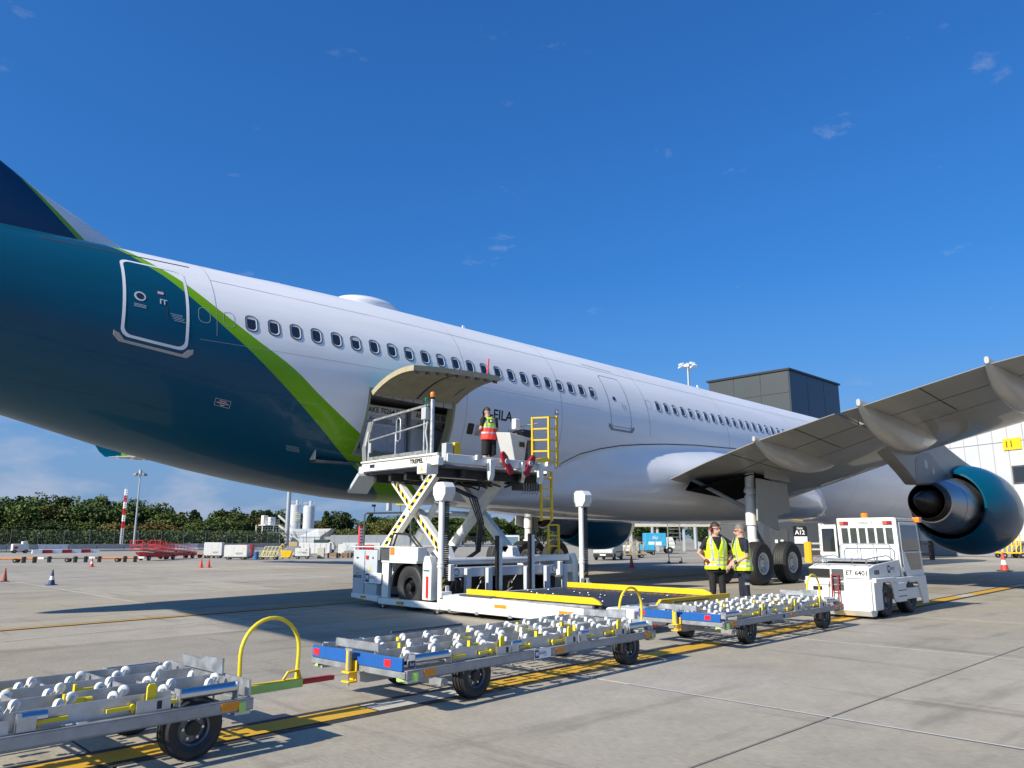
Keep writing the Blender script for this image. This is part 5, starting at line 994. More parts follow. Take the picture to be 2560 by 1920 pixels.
for k in range(6): y0_ = -.54 + k * .18 + .024; MB().hexa([(X0c + .045, y0_, 1.37), (X0c + .05, y0_, 1.37), (X0c + .05, y0_ + .132, 1.37), (X0c + .045, y0_ + .132, 1.37)], [(X0c + .02, y0_, H_ - .2), (X0c + .025, y0_, H_ - .2), (X0c + .025, y0_ + .132, H_ - .2), (X0c + .02, y0_ + .132, H_ - .2)]).obj('rear_pane', M('clear_glass', (.32, .35, .36), .04, trans=.85, spec=.6), cab)
for y in (-.612, .588):                                                      # doors
    d_ = MB(); d_.prism([(X0c + .18, .98), (X0c + .42, .60), (X0c + .80, .60), (2.66, .60), (2.78, .16), (2.86, .16), (2.74, 1.22), (2.60, H_ - .08), (X0c + .12, H_ - .08)], 'y', y, y + .024); do_ = d_.obj('cab_door', TWm, tg, bev=.006)
    for P_, nm in (([(X0c + .20, 1.24), (2.66, 1.24), (2.56, H_ - .14), (X0c + .19, H_ - .14)], 'door_pane'), ([(X0c + .32, 1.18), (2.64, 1.18), (2.70, .84), (X0c + .55, .84)], 'lower_pane')):
        for yy in (y - .003, y + .0245): MB().prism(P_, 'y', yy, yy + .0025).obj(nm, glass if nm == 'door_pane' else M('tinted_glass', (.10, .095, .085), .08, coat=.5), do_)
    MB().box(X0c + .24, 2.60, y - .008, y - .004, 1.21, 1.23).obj('pane_seal', black, do_)
    MB().prism([(2.58, .58), (2.74, .58), (2.72, .24), (2.66, .24)], 'y', y - .004, y - .001).obj('kick_pane', M('tinted_glass', (.10, .095, .085), .08, coat=.5), do_)
MB().hexa([(X1c - .03, -.55, .95), (X1c - .025, -.55, .95), (X1c - .025, .55, .95), (X1c - .03, .55, .95)], [(X1c - .19, -.55, H_ - .1), (X1c - .185, -.55, H_ - .1), (X1c - .185, .55, H_ - .1), (X1c - .19, .55, H_ - .1)]).obj('windscreen', MATS['clear_glass'], cab)
MB().box(X0c + .35, X0c + .75, -.35, .0, .72, .98).box(X0c + .30, X0c + .40, -.35, 0, .95, 1.42).obj('driver_seat', black, cab, bev=.03); MB().lathe([(0, .16), (.015, .175), (.03, .16)], (2.35, -.18, 1.20), (-.6, 0, 1), 20).obj('steering_wheel', black, cab)
MB().lathe([(0, .075), (.02, .08), (.03, .07), (.10, .072), (.12, .06), (.125, .01)], (1.95, .18, H_), (0, 0, 1), 18, ms=[1, 1, 0, 0, 0]).obj('beacon', [amber, orange], cab)
MB().box(2.55, 2.72, -.70, -.56, H_ - .08, H_ + .03).obj('side_lamp', amber, cab, bev=.012)
for y in (-.44, .44): o_ = MB().box(X0c - .035, X0c - .015, y - .09, y + .09, H_ - .13, H_ - .06).obj('rear_lamp', black, cab); MB().box(X0c - .04, X0c - .034, y - .08, y + .0, H_ - .125, H_ - .065).obj('lamp_lens', M('lamp_dark_red', (.30, .01, .03), .3), o_); MB().box(X0c - .04, X0c - .034, y + .005, y + .08, H_ - .125, H_ - .065).obj('lamp_lens', M('lamp_orange', (.65, .10, .02), .3), o_)
text('CHARLATTE', .055, lambda u, v: Vector((X0c - .028, -u, H_ - .09 + v)), 'lettering', mgrey, cab, bold=.02)
menzies(body, lambda u, v, l: (.98 + u, -.583 - l, .885 + v), .115, plate=False)
for k in range(3): MB().cyl((.30 + .075 * k, -.588, .84), (.30 + .075 * k, -.580, .84), .042, 16).obj('pressure_mark', dgrey, body); text('T59'[k], .05, lambda u, v, k=k: Vector((.30 + .075 * k + u, -.590, .84 + v)), 'lettering', white_print, body)
# open front door leaf on the far side
MB().prism([(1.56, .90), (1.60, .90), (1.58, H_ - .12), (1.54, H_ - .12)], 'y', .64, 1.0).obj('open_door', TWm, cab, bev=.006); MB().box(1.538, 1.543, .68, .95, 1.2, H_ - .2).obj('open_door_pane', glass, cab)

# ================================================================ PEOPLE
skin_m = M('skin', (.50, .29, .21), .55, var=.08, vs_=12); hair_br = M('hair_brown', (.045, .028, .018), .6); hair_gr = M('hair_greying', (.16, .14, .12), .6, var=.3, vs_=40)
cloth_b = M('black_cloth', (.012, .012, .014), .85, var=.3, vs_=8, bump=.3, bs=25); cloth_n = M('navy_cloth', (.010, .013, .028), .85, var=.3, vs_=8, bump=.3, bs=25)
hivis = M('hivis_yellow', (.58, .78, .01), .6, var=.06, vs_=7, em=.06); hivis_r = M('hivis_red', (.80, .045, .03), .6, var=.06, vs_=7, em=.03); silver = M('reflective_silver', (.46, .48, .48), .4, .3, var=.06, vs_=20)
boot = M('boot_leather', (.016, .014, .012), .5); lips = M('lips', (.34, .13, .11), .5); glove_r = M('cuff_red', (.22, .015, .02), .7)
TOR = [(.80, .160, .118, .0), (.90, .178, .126, .0), (1.00, .172, .118, .0), (1.12, .165, .112, -.002), (1.24, .182, .122, .0), (1.34, .192, .118, .006), (1.42, .178, .098, .012), (1.47, .120, .078, .018), (1.50, .066, .064, .02)]
def tor(z): return [float(np.interp(z, [t_[0] for t_ in TOR], [t_[k] for t_ in TOR])) for k in (1, 2, 3)]
def person(name, label, loc, rz, limbs, head, mats_rule, lean=0., size=1., girth=1.):
    """limbs: list of (tag, points, radii); head: (centre, yaw, pitch). One skin over all of it."""
    t_ = thing(name, label, 'person', loc, rz); b_ = MB()
    bend = lambda p: (p[0], p[1] - lean * max(0, p[2] - .95) ** 1.25, p[2] - .10 * lean * max(0, p[2] - .95))
    rings = [[bend((a * girth * math.cos(w), o + b * girth * math.sin(w), z)) for w in [2 * math.pi * i / 24 for i in range(24)]] for z, a, b, o in [(z, *tor(z)) for z in np.linspace(.80, 1.50, 18)]]
    b_.loft(rings, True)
    for tg_, pts, rad in limbs: b_.tube(pts, rad, 12); b_.sph(pts[0], rad[0], 10, 8); b_.sph(pts[-1], rad[-1] * .98, 10, 8)
    hc, yaw, pit = head; hx = V(*hc); cy, sy, cp, sp_ = math.cos(yaw), math.sin(yaw), math.cos(pit), math.sin(pit)
    def hd(p): x, y, z = p; y, z = cp * y - sp_ * z, sp_ * y + cp * z; return tuple(hx + V(cy * x - sy * y, sy * x + cy * y, z))
    hb_ = MB(); hb_.sph((0, .012, .025), .092, 18, 14, sc=(.84, 1.06, 1.12)); hb_.sph((0, -.022, -.045), .066, 14, 10, sc=(.88, 1.0, 1.05)); hb_.sph((0, -.052, -.088), .028, 10, 8, sc=(1.1, .9, .8))
    hb_.tube([(0, -.088, .022), (0, -.108, -.012), (0, -.112, -.022), (0, -.094, -.03)], [.008, .013, .015, .012], 8); hb_.sph((0, -.082, .035), .03, 10, 8, sc=(1.5, .5, .35)); hb_.sph((0, -.085, -.055), .02, 10, 8, sc=(1.2, .6, .6))
    for s_ in (-1, 1): hb_.sph((s_ * .078, .012, -.002), .03, 10, 8, sc=(.35, .6, 1))
    hb_.xf(hd); b_.v += hb_.v if False else []; b_.add(hb_.v, hb_.f)
    nb = bend((0, .02, 1.44)); b_.tube([nb, tuple(V(*nb) * .4 + (hx + V(0, .02, -.08)) * .6), tuple(hx + V(*(V(*hd((0, .02, -.03))) - hx)))], [.062, .056, .055], 14)
    me0 = b_.mesh('raw', skin_m); ob = bpy.data.objects.new('raw', me0); COL.objects.link(ob)
    r_ = ob.modifiers.new('r', 'REMESH'); r_.mode = 'VOXEL'; r_.voxel_size = .0085; s2 = ob.modifiers.new('s', 'SMOOTH'); s2.factor = .5; s2.iterations = 3
    me = bpy.data.meshes.new_from_object(ob.evaluated_get(bpy.context.evaluated_depsgraph_get())); bpy.data.objects.remove(ob)
    me.materials.clear(); names, rule = mats_rule
    for m_ in names: me.materials.append(m_)
    nf = len(me.polygons); cen = np.empty(nf * 3); me.polygons.foreach_get('center', cen); cen = cen.reshape(-1, 3)
    # nearest limb of every face, and position along it
    best = np.full(nf, 9.); which = np.zeros(nf, int); along = np.zeros(nf)
    for li, (tg_, pts, rad) in enumerate(limbs):
        tot = sum(np.linalg.norm(V(*pts[i + 1]) - V(*pts[i])) for i in range(len(pts) - 1)); acc = 0
        for i in range(len(pts) - 1):
            p, q = V(*pts[i]), V(*pts[i + 1]); d = q - p; L2 = d @ d; u = np.clip(((cen - p) @ d) / L2, 0, 1); rr = rad[i] + (rad[i + 1] - rad[i]) * u
            dist = np.linalg.norm(cen - (p + u[:, None] * d), axis=1) - rr; k = dist < best
            best[k] = dist[k]; which[k] = li; along[k] = (acc + u[k] * math.sqrt(L2)) / tot; acc += math.sqrt(L2)
    Rm = np.array([[cy, -sy * cp, sy * sp_], [sy, cy * cp, -cy * sp_], [0, sp_, cp]]); hl = (cen - hx) @ Rm
    headm = (np.linalg.norm((hl - V(0, 0, 0)) / V(1, 1.1, 1.25), axis=1) < .118) & (cen[:, 2] > hx[2] - .13)
    idx = np.zeros(nf, int)
    for f in range(nf): idx[f] = rule(cen[f], limbs[which[f]][0] if best[f] < .03 else 'torso', along[f], hl[f] if headm[f] else None)
    me.polygons.foreach_set('material_index', idx); me.polygons.foreach_set('use_smooth', [True] * nf); me.update()
    o = mkobj('body', me, t_); o.scale = (1, 1, 1); t_.scale = (size, size, size)
    return t_, o, hd, bend
def hand(base, d, up, side, curl=.5, s=1.):
    """palm and five fingers rooted at the wrist: d = pointing direction, up = back of the hand, side = +1 when the thumb leaves towards cross(d, up)"""
    base, d, up = V(*base), V(*d), V(*up); d /= np.linalg.norm(d); up = up - d * (up @ d); up /= np.linalg.norm(up); r_ = np.cross(d, up) * side; out = []
    out.append(('hand', [tuple(base), tuple(base + d * .04), tuple(base + d * .085)], [.026, .033, .030]))
    for k, ln in enumerate((.072, .082, .078, .062)):
        b0 = base + d * .082 + r_ * (.030 - .020 * k); c_ = curl; p1 = b0 + (d * math.cos(c_ * .6) - up * math.sin(c_ * .6)) * ln * .45; p2 = p1 + (d * math.cos(c_ * 1.5) - up * math.sin(c_ * 1.5)) * ln * .55
        out.append(('hand', [tuple(b0), tuple(p1), tuple(p2)], [.0105, .0095, .008]))
    b0 = base + d * .022 + r_ * .028; p1 = b0 + (d * .6 + r_ * .8) * .038; p2 = p1 + (d * .9 + r_ * .25 - up * .3) * .032; out.append(('hand', [tuple(b0), tuple(p1), tuple(p2)], [.014, .0115, .009]))
    return out
def vest(parent, bend, colour, girth=1., z0=.86, back_red=False, vneck=True, open_front=True):
    nz, na_ = 64, 96; Z = np.linspace(z0, 1.475, nz); vs_, fs, ms = [], [], []
    for z in Z:
        a, b, o = tor(z); a = max(a, .150) * girth + .024; b = max(b, .086) * girth + .022; fl = max(0, (1.0 - z)) * .10
        for i in range(na_):
            w = 2 * math.pi * i / na_; rip = .004 * math.sin(5 * w + z * 9) + .003 * math.sin(11 * w - z * 17); vs_.append(bend(((a + fl + rip) * math.cos(w), o + (b + fl + rip) * math.sin(w), z)))
    for k in range(nz - 1):
        for i in range(na_):
            z = (Z[k] + Z[k + 1]) / 2; w = math.degrees(2 * math.pi * (i + .5) / na_); front = (w - 270 + 180) % 360 - 180; sidea = min(abs((w + 180) % 360 - 180), abs(w - 180))
            if z > 1.21 and sidea < 18 + (z - 1.21) * 90: continue                                   # arm holes
            if vneck and abs(front) < max(0, (z - 1.20)) * 105: continue                            # V neck
            if not vneck and abs(front) < max(0, (z - 1.36)) * 200: continue
            if abs((w - 90 + 180) % 360 - 180) < max(0, z - 1.44) * 900: continue                   # nape
            if z < .90 and abs(front) < (0.90 - z) * 250: continue
            m_ = 0
            if back_red and z < 1.16: m_ = 2
            if 1.015 < z < 1.06 or (.925 < z < .965 and not back_red) or (back_red and 1.155 < z < 1.185): m_ = 1
            if z > 1.06 and 28 < abs(front) < 42 and z > (1.19 if back_red else 1.06): m_ = 1
            if z > (1.19 if back_red else 1.06) and 26 < abs((w - 90 + 180) % 360 - 180) < 42: m_ = 1
            if abs(front) < 3 and z < 1.20: m_ = 1
            fs.append((k * na_ + i, k * na_ + (i + 1) % na_, (k + 1) * na_ + (i + 1) % na_, (k + 1) * na_ + i)); ms.append(m_)
    b_ = MB(); b_.v = vs_; b_.f = [list(f) for f in fs]; b_.m = ms; o = b_.obj('vest', [colour, silver, hivis_r], parent, ang=80); sm_ = o.modifiers.new('t', 'SOLIDIFY'); sm_.thickness = .006
    return o
def hair_cap(parent, hd, mat_, back=.02, top=1.):
    b_ = MB(); vs_, fs = [], []; nu, nv = 28, 14
    for k in range(nv + 1):
        for i in range(nu):
            a = 2 * math.pi * i / nu; lim = 78 + 38 * max(0, math.sin(a)) - 6 * max(0, -math.sin(a)) ; t2 = R(lim) * k / nv; r_ = .1015 + .003 * math.sin(7 * a + 3 * k); vs_.append(hd((r_ * .86 * math.sin(t2) * math.cos(a), .014 + r_ * 1.06 * math.sin(t2) * math.sin(a), .028 + r_ * 1.13 * top * math.cos(t2))))
    for k in range(nv):
        for i in range(nu): fs.append((k * nu + i, k * nu + (i + 1) % nu, (k + 1) * nu + (i + 1) % nu, (k + 1) * nu + i))
    o = b_.add(vs_, fs).obj('hair', mat_, parent, ang=70); s_ = o.modifiers.new('t', 'SOLIDIFY'); s_.thickness = .008; return o
def face_rule(hl):
    if -.062 < hl[2] < -.048 and hl[1] < -.07 and abs(hl[0]) < .024: return 4
    return 0
PM = [skin_m, cloth_b, cloth_b, boot, lips, glove_r]
def rule_std(sleeve=.36, shorts=False, gloves=False):
    def f(c_, tg_, al, hl):
        if hl is not None: return face_rule(hl)
        if tg_ == 'torso': return 0 if c_[2] > 1.475 else (1 if c_[2] > .95 else 2)
        if tg_ == 'arm': return 1 if al < sleeve else 0
        if tg_ == 'hand': return 5 if gloves else 0
        if tg_ == 'cuff': return 5
        if tg_ == 'leg': return (2 if al < .54 else 0 if al < .84 else 3) if shorts else (2 if al < .95 else 3)
        return 3
    return f
def legs(sp=.10, turn=.0, fwd=(0, 0)):
    L_ = []
    for s_, fy in zip((-1, 1), fwd):
        L_ += [('leg', [(s_ * .088, .0, .90), (s_ * (.09 + .2 * (sp - .1)), -.01 + fy * .4, .50), (s_ * sp, .012 + fy, .10)], [.092, .064, .047]), ('foot', [(s_ * sp, .03 + fy, .05), (s_ * (sp + .015), -.08 + fy, .045), (s_ * (sp + .025), -.165 + fy, .036)], [.048, .045, .036])]
    return L_
# --- man with ear defenders, hands on his hips
A1 = [('arm', [(-.175, .02, 1.40), (-.33, .05, 1.16), (-.205, -.06, 1.02)], [.058, .042, .032]), ('arm', [(.175, .02, 1.40), (.35, .06, 1.17), (.215, -.05, 1.01)], [.058, .042, .032]), ('cuff', [(-.225, -.045, 1.035), (-.195, -.07, 1.01)], [.036, .036]), ('cuff', [(.235, -.03, 1.03), (.205, -.06, 1.0)], [.036, .036])]
A1 += hand((-.20, -.065, 1.01), (.62, -.25, -.45), (-.3, -.8, .3), 1, .7) + hand((.21, -.055, 1.0), (-.62, -.25, -.45), (.3, -.8, .3), -1, .7)
p1, b1, hd1, bn1 = person('person', 'man in yellow vest and ear defenders, hands on hips, behind the farthest dolly', (13.72, 8.38, 0), R(-38), legs(.12) + A1, ((.01, -.01, 1.615), R(24), R(2)), (PM, rule_std(.40, gloves=True)), size=1.02, girth=1.10)
vest(p1, bn1, hivis, 1.08); hair_cap(p1, hd1, hair_br)
hp = MB(); hp.tube([hd1((.092 * math.cos(R(a)), .02, .02 + .125 * math.sin(R(a)))) for a in range(0, 181, 12)], .008, 8); hp.obj('headband', black, p1)
for s_ in (-1, 1): o_ = MB().loft([[hd1((s_ * (.085 + d), .012 + .036 * k * math.cos(a), .0 + .045 * k * math.sin(a))) for a in [2 * math.pi * i / 16 for i in range(16)]] for d, k in ((0, 1), (.025, 1), (.034, .8))], True).obj('ear_cup', black, p1); MB().loft([[hd1((s_ * (.118 + d), .012 + .022 * math.cos(a), .0 + .03 * math.sin(a))) for a in [2 * math.pi * i / 12 for i in range(12)]] for d in (0, .004)], True).obj('cup_badge', red, o_)
def glasses(parent, hd, mat_, w=.030, h=.020, name='glasses', fill=True):
    b_ = MB()
    for s_ in (-1, 1):
        P = [(s_ * .034 + w * math.cos(2 * math.pi * i / 14), .022 + h * math.sin(2 * math.pi * i / 14)) for i in range(14)]
        if fill: b_.loft([[hd((p[0], -.094, p[1])) for p in P], [hd((p[0], -.090, p[1])) for p in P]], True)
        else: b_.tube([hd((p[0], -.094, p[1])) for p in P + P[:1]], .003, 6)
        b_.tube([hd((s_ * .064, -.092, .026)), hd((s_ * .080, -.03, .024)), hd((s_ * .082, .02, .016))], .004, 6)
    b_.tube([hd((-.01, -.096, .026)), hd((.01, -.096, .026))], .004, 6); return b_.obj(name, mat_, parent)
glasses(p1, hd1, black, fill=False)
MB().box(-.03, .05, -.17, -.165, 1.10, 1.125).obj('name_badge', M('badge_yellow', (.7, .55, .02), .5), p1)
# --- man with sunglasses, turned towards him
A2 = [('arm', [(.175, .02, 1.40), (.20, .02, 1.12), (.14, -.20, 1.00)], [.060, .045, .033]), ('arm', [(-.175, .02, 1.40), (-.215, -.02, 1.14), (-.13, -.22, .95)], [.060, .045, .033]), ('cuff', [(.150, -.165, 1.022), (.143, -.19, 1.006)], [.037, .036])]
A2 += hand((.14, -.21, .995), (-.25, -.75, -.5), (.6, -.2, .6), -1, .55) + hand((-.13, -.23, .945), (.15, -.6, -.75), (-.6, -.4, .4), 1, .6)
PM2 = [skin_m, cloth_n, cloth_n, boot, lips, black]
p2, b2, hd2, bn2 = person('person', 'man in yellow vest and sunglasses, seen from his side, behind the farthest dolly', (13.80, 7.84, 0), R(-136), legs(.10, 0, (-.03, .05)) + A2, ((0, -.035, 1.60), R(-14), R(10)), (PM2, rule_std(.40)), lean=.12, size=1.01, girth=1.14)
vest(p2, bn2, hivis, 1.14); hair_cap(p2, hd2, hair_gr, top=.97); glasses(p2, hd2, black, .032, .019, 'sunglasses')
MB().loft([[hd2((x, y, z)) for x, z in ((-.035, -.075), (.035, -.075), (.026, -.112), (-.026, -.112))] for y in (-.088, -.03)], True).obj('beard', M('beard_grey', (.20, .15, .12), .7), p2)
MB().box(.085, .175, -.03, .05, .60, .64).obj('trouser_band', silver, p2); MB().box(.172, .178, -.045, .055, .70, .80).obj('pocket', M('pocket_navy', (.02, .025, .045), .8), p2)
MB().box(.01, .075, -.175, -.168, 1.10, 1.15).obj('chest_badge', blue, p2)
# --- loader operator on the raised platform, back to the camera
A3 = [('arm', [(-.175, .02, 1.40), (-.235, .0, 1.14), (-.16, -.22, 1.06)], [.058, .044, .033]), ('arm', [(.175, .02, 1.40), (.235, .0, 1.14), (.17, -.22, 1.08)], [.058, .044, .033])]
A3 += hand((-.16, -.23, 1.06), (.1, -1, -.1), (0, .1, 1), -1, .6) + hand((.17, -.23, 1.08), (-.1, -1, -.1), (0, .1, 1), 1, .6)
p3, b3, hd3, bn3 = person('person', 'loader operator in yellow and red vest and shorts, back turned, on the raised platform', (12.76, 14.0, UZ - .06), R(168), legs(.12) + A3, ((0, -.10, 1.575), R(-8), R(30)), (PM, rule_std(.42, shorts=True)), lean=.22, size=.99, girth=1.05)
vest(p3, bn3, hivis, 1.06, back_red=True, vneck=False); hair_cap(p3, hd3, hair_br)
for s_ in (-1, 1): MB().tube([(s_ * .088, 0, .84), (s_ * .10, -.005, .60), (s_ * .105, -.006, .50)], [.112, .098, .100], 16).obj('shorts_leg', cloth_b, p3)
def back(u, v, l=0):
    z = 1.34 + v; a, b, o = tor(z); return Vector(bn3((u, o + b * 1.06 + .034 + l - .6 * abs(u) ** 2, z)))
MB().add([back(*p) for p in rrect(.075, .05, .02)], [tuple(range(28))]).obj('back_emblem', navy, p3); text('M', .085, lambda u, v: back(-u, v, .004), 'lettering', white_print, p3, bold=.05)
for z, w in ((-.085, .05), (-.125, .09)): MB().add([back(a, z + b) for a, b in ((-w, -.006), (w, -.006), (w, .006), (-w, .006))], [(0, 1, 2, 3)]).obj('back_print', MATS['green_print'], p3)

# ================================================================ BACKGROUND
# ---- trees: clumped leaf crowns, a handful of shapes shared between many trees
bark = M('bark', (.07, .055, .04), .9, var=.3)
def leaf_mat(name, a, b):
    m = bpy.data.materials.new(name); m.use_nodes = True; t = m.node_tree; bs_ = t.nodes['Principled BSDF']; L = t.links.new
    g = t.nodes.new('ShaderNodeNewGeometry'); oi = t.nodes.new('ShaderNodeObjectInfo'); n = t.nodes.new('ShaderNodeTexNoise'); n.inputs['Scale'].default_value = .8; n.inputs['Detail'].default_value = 6; L(g.outputs['Position'], n.inputs['Vector'])
    r = t.nodes.new('ShaderNodeMapRange'); r.inputs['From Min'].default_value = .35; r.inputs['From Max'].default_value = .65; L(n.outputs['Fac'], r.inputs[0])
    mx = t.nodes.new('ShaderNodeMix'); mx.data_type = 'RGBA'; mx.inputs['A'].default_value = (*a, 1); mx.inputs['B'].default_value = (*b, 1); L(r.outputs[0], mx.inputs['Factor'])
    hs = t.nodes.new('ShaderNodeHueSaturation'); q = t.nodes.new('ShaderNodeMapRange'); q.inputs['To Min'].default_value = .75; q.inputs['To Max'].default_value = 1.3; L(oi.outputs['Random'], q.inputs[0]); L(q.outputs[0], hs.inputs['Value']); L(mx.outputs['Result'], hs.inputs['Color']); L(hs.outputs[0], bs_.inputs['Base Color'])
    bs_.inputs['Roughness'].default_value = .7; bs_.inputs['Specular IOR Level'].default_value = .2
    return m
LEAF = [leaf_mat('leaf_dark', (.034, .058, .018), (.066, .098, .026)), leaf_mat('leaf_mid', (.058, .088, .020), (.105, .14, .034)), leaf_mat('leaf_olive', (.085, .10, .024), (.155, .15, .036)), leaf_mat('leaf_autumn', (.11, .082, .026), (.17, .115, .036))]
def crown(seed, kind):
    r_ = np.random.default_rng(seed); vs_, fs = [], []
    if kind == 'round': cl = [(lambda d, k: V(d[0] * .42 * k, d[1] * .42 * k, .56 + d[2] * .40 * k))(d / np.linalg.norm(d), .45 + .6 * r_.random() ** .5) for d in r_.normal(size=(60, 3))]; cs = r_.uniform(.09, .17, 60)
    elif kind == 'tall': cl = [(lambda d, k: V(d[0] * .26 * k, d[1] * .26 * k, .55 + d[2] * .44 * k))(d / np.linalg.norm(d), .4 + .62 * r_.random() ** .5) for d in r_.normal(size=(55, 3))]; cs = r_.uniform(.07, .14, 55)
    elif kind == 'conifer':
        cl, cs = [], []
        for k in range(70): z = .12 + .86 * r_.random() ** .8; w = .22 * (1 - z) ** .8 + .015; a = r_.random() * 6.28; q = r_.random() ** .4; cl.append(V(w * q * math.cos(a), w * q * math.sin(a), z)); cs.append(.035 + .05 * (1 - z))
    else: cl = [V(r_.normal() * .35, r_.normal() * .3, .30 + .26 * r_.random()) for _ in range(50)]; cs = r_.uniform(.10, .19, 50)
    for c_, s_ in zip(cl, cs):
        n = int(60)
        P = r_.normal(size=(n, 3)); P /= np.linalg.norm(P, axis=1)[:, None]; P = c_ + P * (s_ * (.55 + .5 * r_.random((n, 1)))); P[:, 2] = np.maximum(P[:, 2], .04)
        for p in P:
            u = r_.normal(size=3); u /= np.linalg.norm(u); w = np.cross(u, r_.normal(size=3)); w /= np.linalg.norm(w); q = .020 + .020 * r_.random(); i = len(vs_)
            vs_ += [tuple(p - u * q), tuple(p + w * q * .7), tuple(p + u * q), tuple(p - w * q * .7)]; fs.append((i, i + 1, i + 2, i + 3))
    return vs_, fs
def plain_mesh(name, vs_, fs, mat_):
    me = bpy.data.meshes.new(name); me.from_pydata(vs_, [], fs); me.materials.append(mat_); return me
CR = {}
for ki, kind in enumerate(('round', 'tall', 'conifer', 'bush')):
    for v_ in range(3):
        vs_, fs = crown(10 * ki + v_, kind)
        for li, lm in enumerate(LEAF): 
            if kind == 'conifer' and li: continue
            CR[kind, v_, li] = plain_mesh('crown', vs_, fs, lm)
tm = MB(); tm.tube([(0, 0, 0), (.01, .0, .3), (-.01, .01, .6), (0, 0, .85)], [.030, .022, .014, .004], 8)
for a, z in ((0, .3), (2.1, .4), (4.2, .36), (1, .52), (3.3, .55)): tm.tube([(0, 0, z), (.12 * math.cos(a), .12 * math.sin(a), z + .12), (.24 * math.cos(a), .24 * math.sin(a), z + .17)], [.011, .008, .003], 6)
TRUNK = tm.mesh('trunk', bark)
tr = random.Random(21); KN = {'round': 'broad rounded', 'tall': 'tall narrow', 'conifer': 'pointed dark conifer', 'bush': 'low bushy'}; LN_ = ['dark green', 'mid green', 'olive green', 'yellowing brown']
ORD = ['first', 'second', 'third', 'fourth', 'fifth', 'sixth', 'seventh', 'eighth', 'ninth', 'tenth', 'eleventh', 'twelfth', 'thirteenth', 'fourteenth', 'fifteenth', 'sixteenth', 'seventeenth', 'eighteenth', 'nineteenth', 'twentieth', 'twenty-first', 'twenty-second', 'twenty-third']
def tree(x, y, h, kind, li, where, w=1., no=0):
    if kind == 'conifer': li = 0
    t_ = thing('tree', (KN[kind] + (' tree, ' if kind == 'conifer' else ' ' + LN_[li] + ' tree, ') + ORD[no] + ' from left ' + where), 'tree', (x, y, 0), group='trees ' + where)
    tk = mkobj('trunk', TRUNK, t_); tk.scale = (h, h, h); cr = mkobj('crown', CR[kind, tr.randrange(3), li], t_); s_ = h * w * tr.uniform(.92, 1.12); cr.scale = (s_, s_, h); cr.rotation_euler = (0, 0, tr.uniform(0, 6.28))
    return t_
def belt(A, B, n, hs, kinds, lis, where, jit=2.2, w=1.):
    for k in range(n):
        q = (k + .5) / n; x = A[0] + (B[0] - A[0]) * q + tr.uniform(-jit, jit) * .6; y = A[1] + (B[1] - A[1]) * q + tr.uniform(-jit, jit); h = float(np.interp(q, np.linspace(0, 1, len(hs)), hs)) * tr.uniform(.88, 1.08)
        tree(x, y, h, tr.choice(kinds), tr.choice(lis), where, w, k)
belt((16, 160), (50, 139), 15, (7.6, 8.2, 8.6, 8.7, 8.2, 6.6), ('round', 'round', 'tall'), (0, 1, 1), 'in the back row of the wood', w=1.15)
belt((17, 152), (52, 132), 18, (6.2, 6.6, 7.0, 7.0, 6.0, 5.2), ('round', 'round', 'tall', 'bush'), (0, 1, 2, 1), 'in the front row of the wood', w=1.1)
belt((18, 146), (54, 126), 20, (3.6, 3.8, 4.0, 3.8, 3.4), ('bush', 'round'), (0, 1, 2, 3), 'low along the edge of the wood', w=1.5)
belt((50, 148), (76, 160), 12, (6.2, 6.6, 6.8), ('tall', 'conifer', 'round'), (0, 1, 3), 'between the wood and the silos', w=1.05)
belt((52, 140), (74, 150), 12, (4.6, 5.0, 5.0), ('round', 'bush', 'tall'), (1, 2, 3, 0), 'in the lower row left of the silos', w=1.2)
belt((76, 158), (112, 140), 16, (7.4, 7.0, 6.6, 6.4), ('tall', 'conifer', 'round', 'round'), (0, 0, 1), 'behind the loader, right of the silos', w=1.1)
belt((78, 150), (118, 130), 14, (4.6, 5.0, 4.6), ('bush', 'round', 'tall'), (0, 1, 2), 'in the row behind the long grey fence', w=1.25)
belt((112, 142), (175, 112), 22, (6.6, 6.4, 6.0), ('round', 'tall'), (0, 1, 1), 'far off beneath the belly', w=1.3)
belt((160, 66), (196, 24), 16, (5.2, 5.6, 5.6), ('round', 'tall'), (0, 1), 'far off behind the engine', w=1.3)
# undergrowth closing the foot of the wood
ug = MB(); r_ = np.random.default_rng(4); vs_, fs = [], []
for k in range(15000):
    q = r_.random(); x = 12 + 48 * q + r_.normal() * .8; y = 143 - 26 * q + r_.normal() * 1.2; z = 2.6 * r_.random() ** 1.4; u = r_.normal(size=3); u /= np.linalg.norm(u); w = np.cross(u, r_.normal(size=3)); w /= np.linalg.norm(w); s_ = .10 + .14 * r_.random(); i = len(vs_); p = V(x, y, z + .05)
    vs_ += [tuple(p - u * s_), tuple(p + w * s_), tuple(p + u * s_), tuple(p - w * s_)]; fs.append((i, i + 1, i + 2, i + 3))
tag(mkobj('undergrowth', plain_mesh('undergrowth', vs_, fs, LEAF[0])), 'dark bramble undergrowth along the foot of the wood', 'undergrowth', kind='stuff')
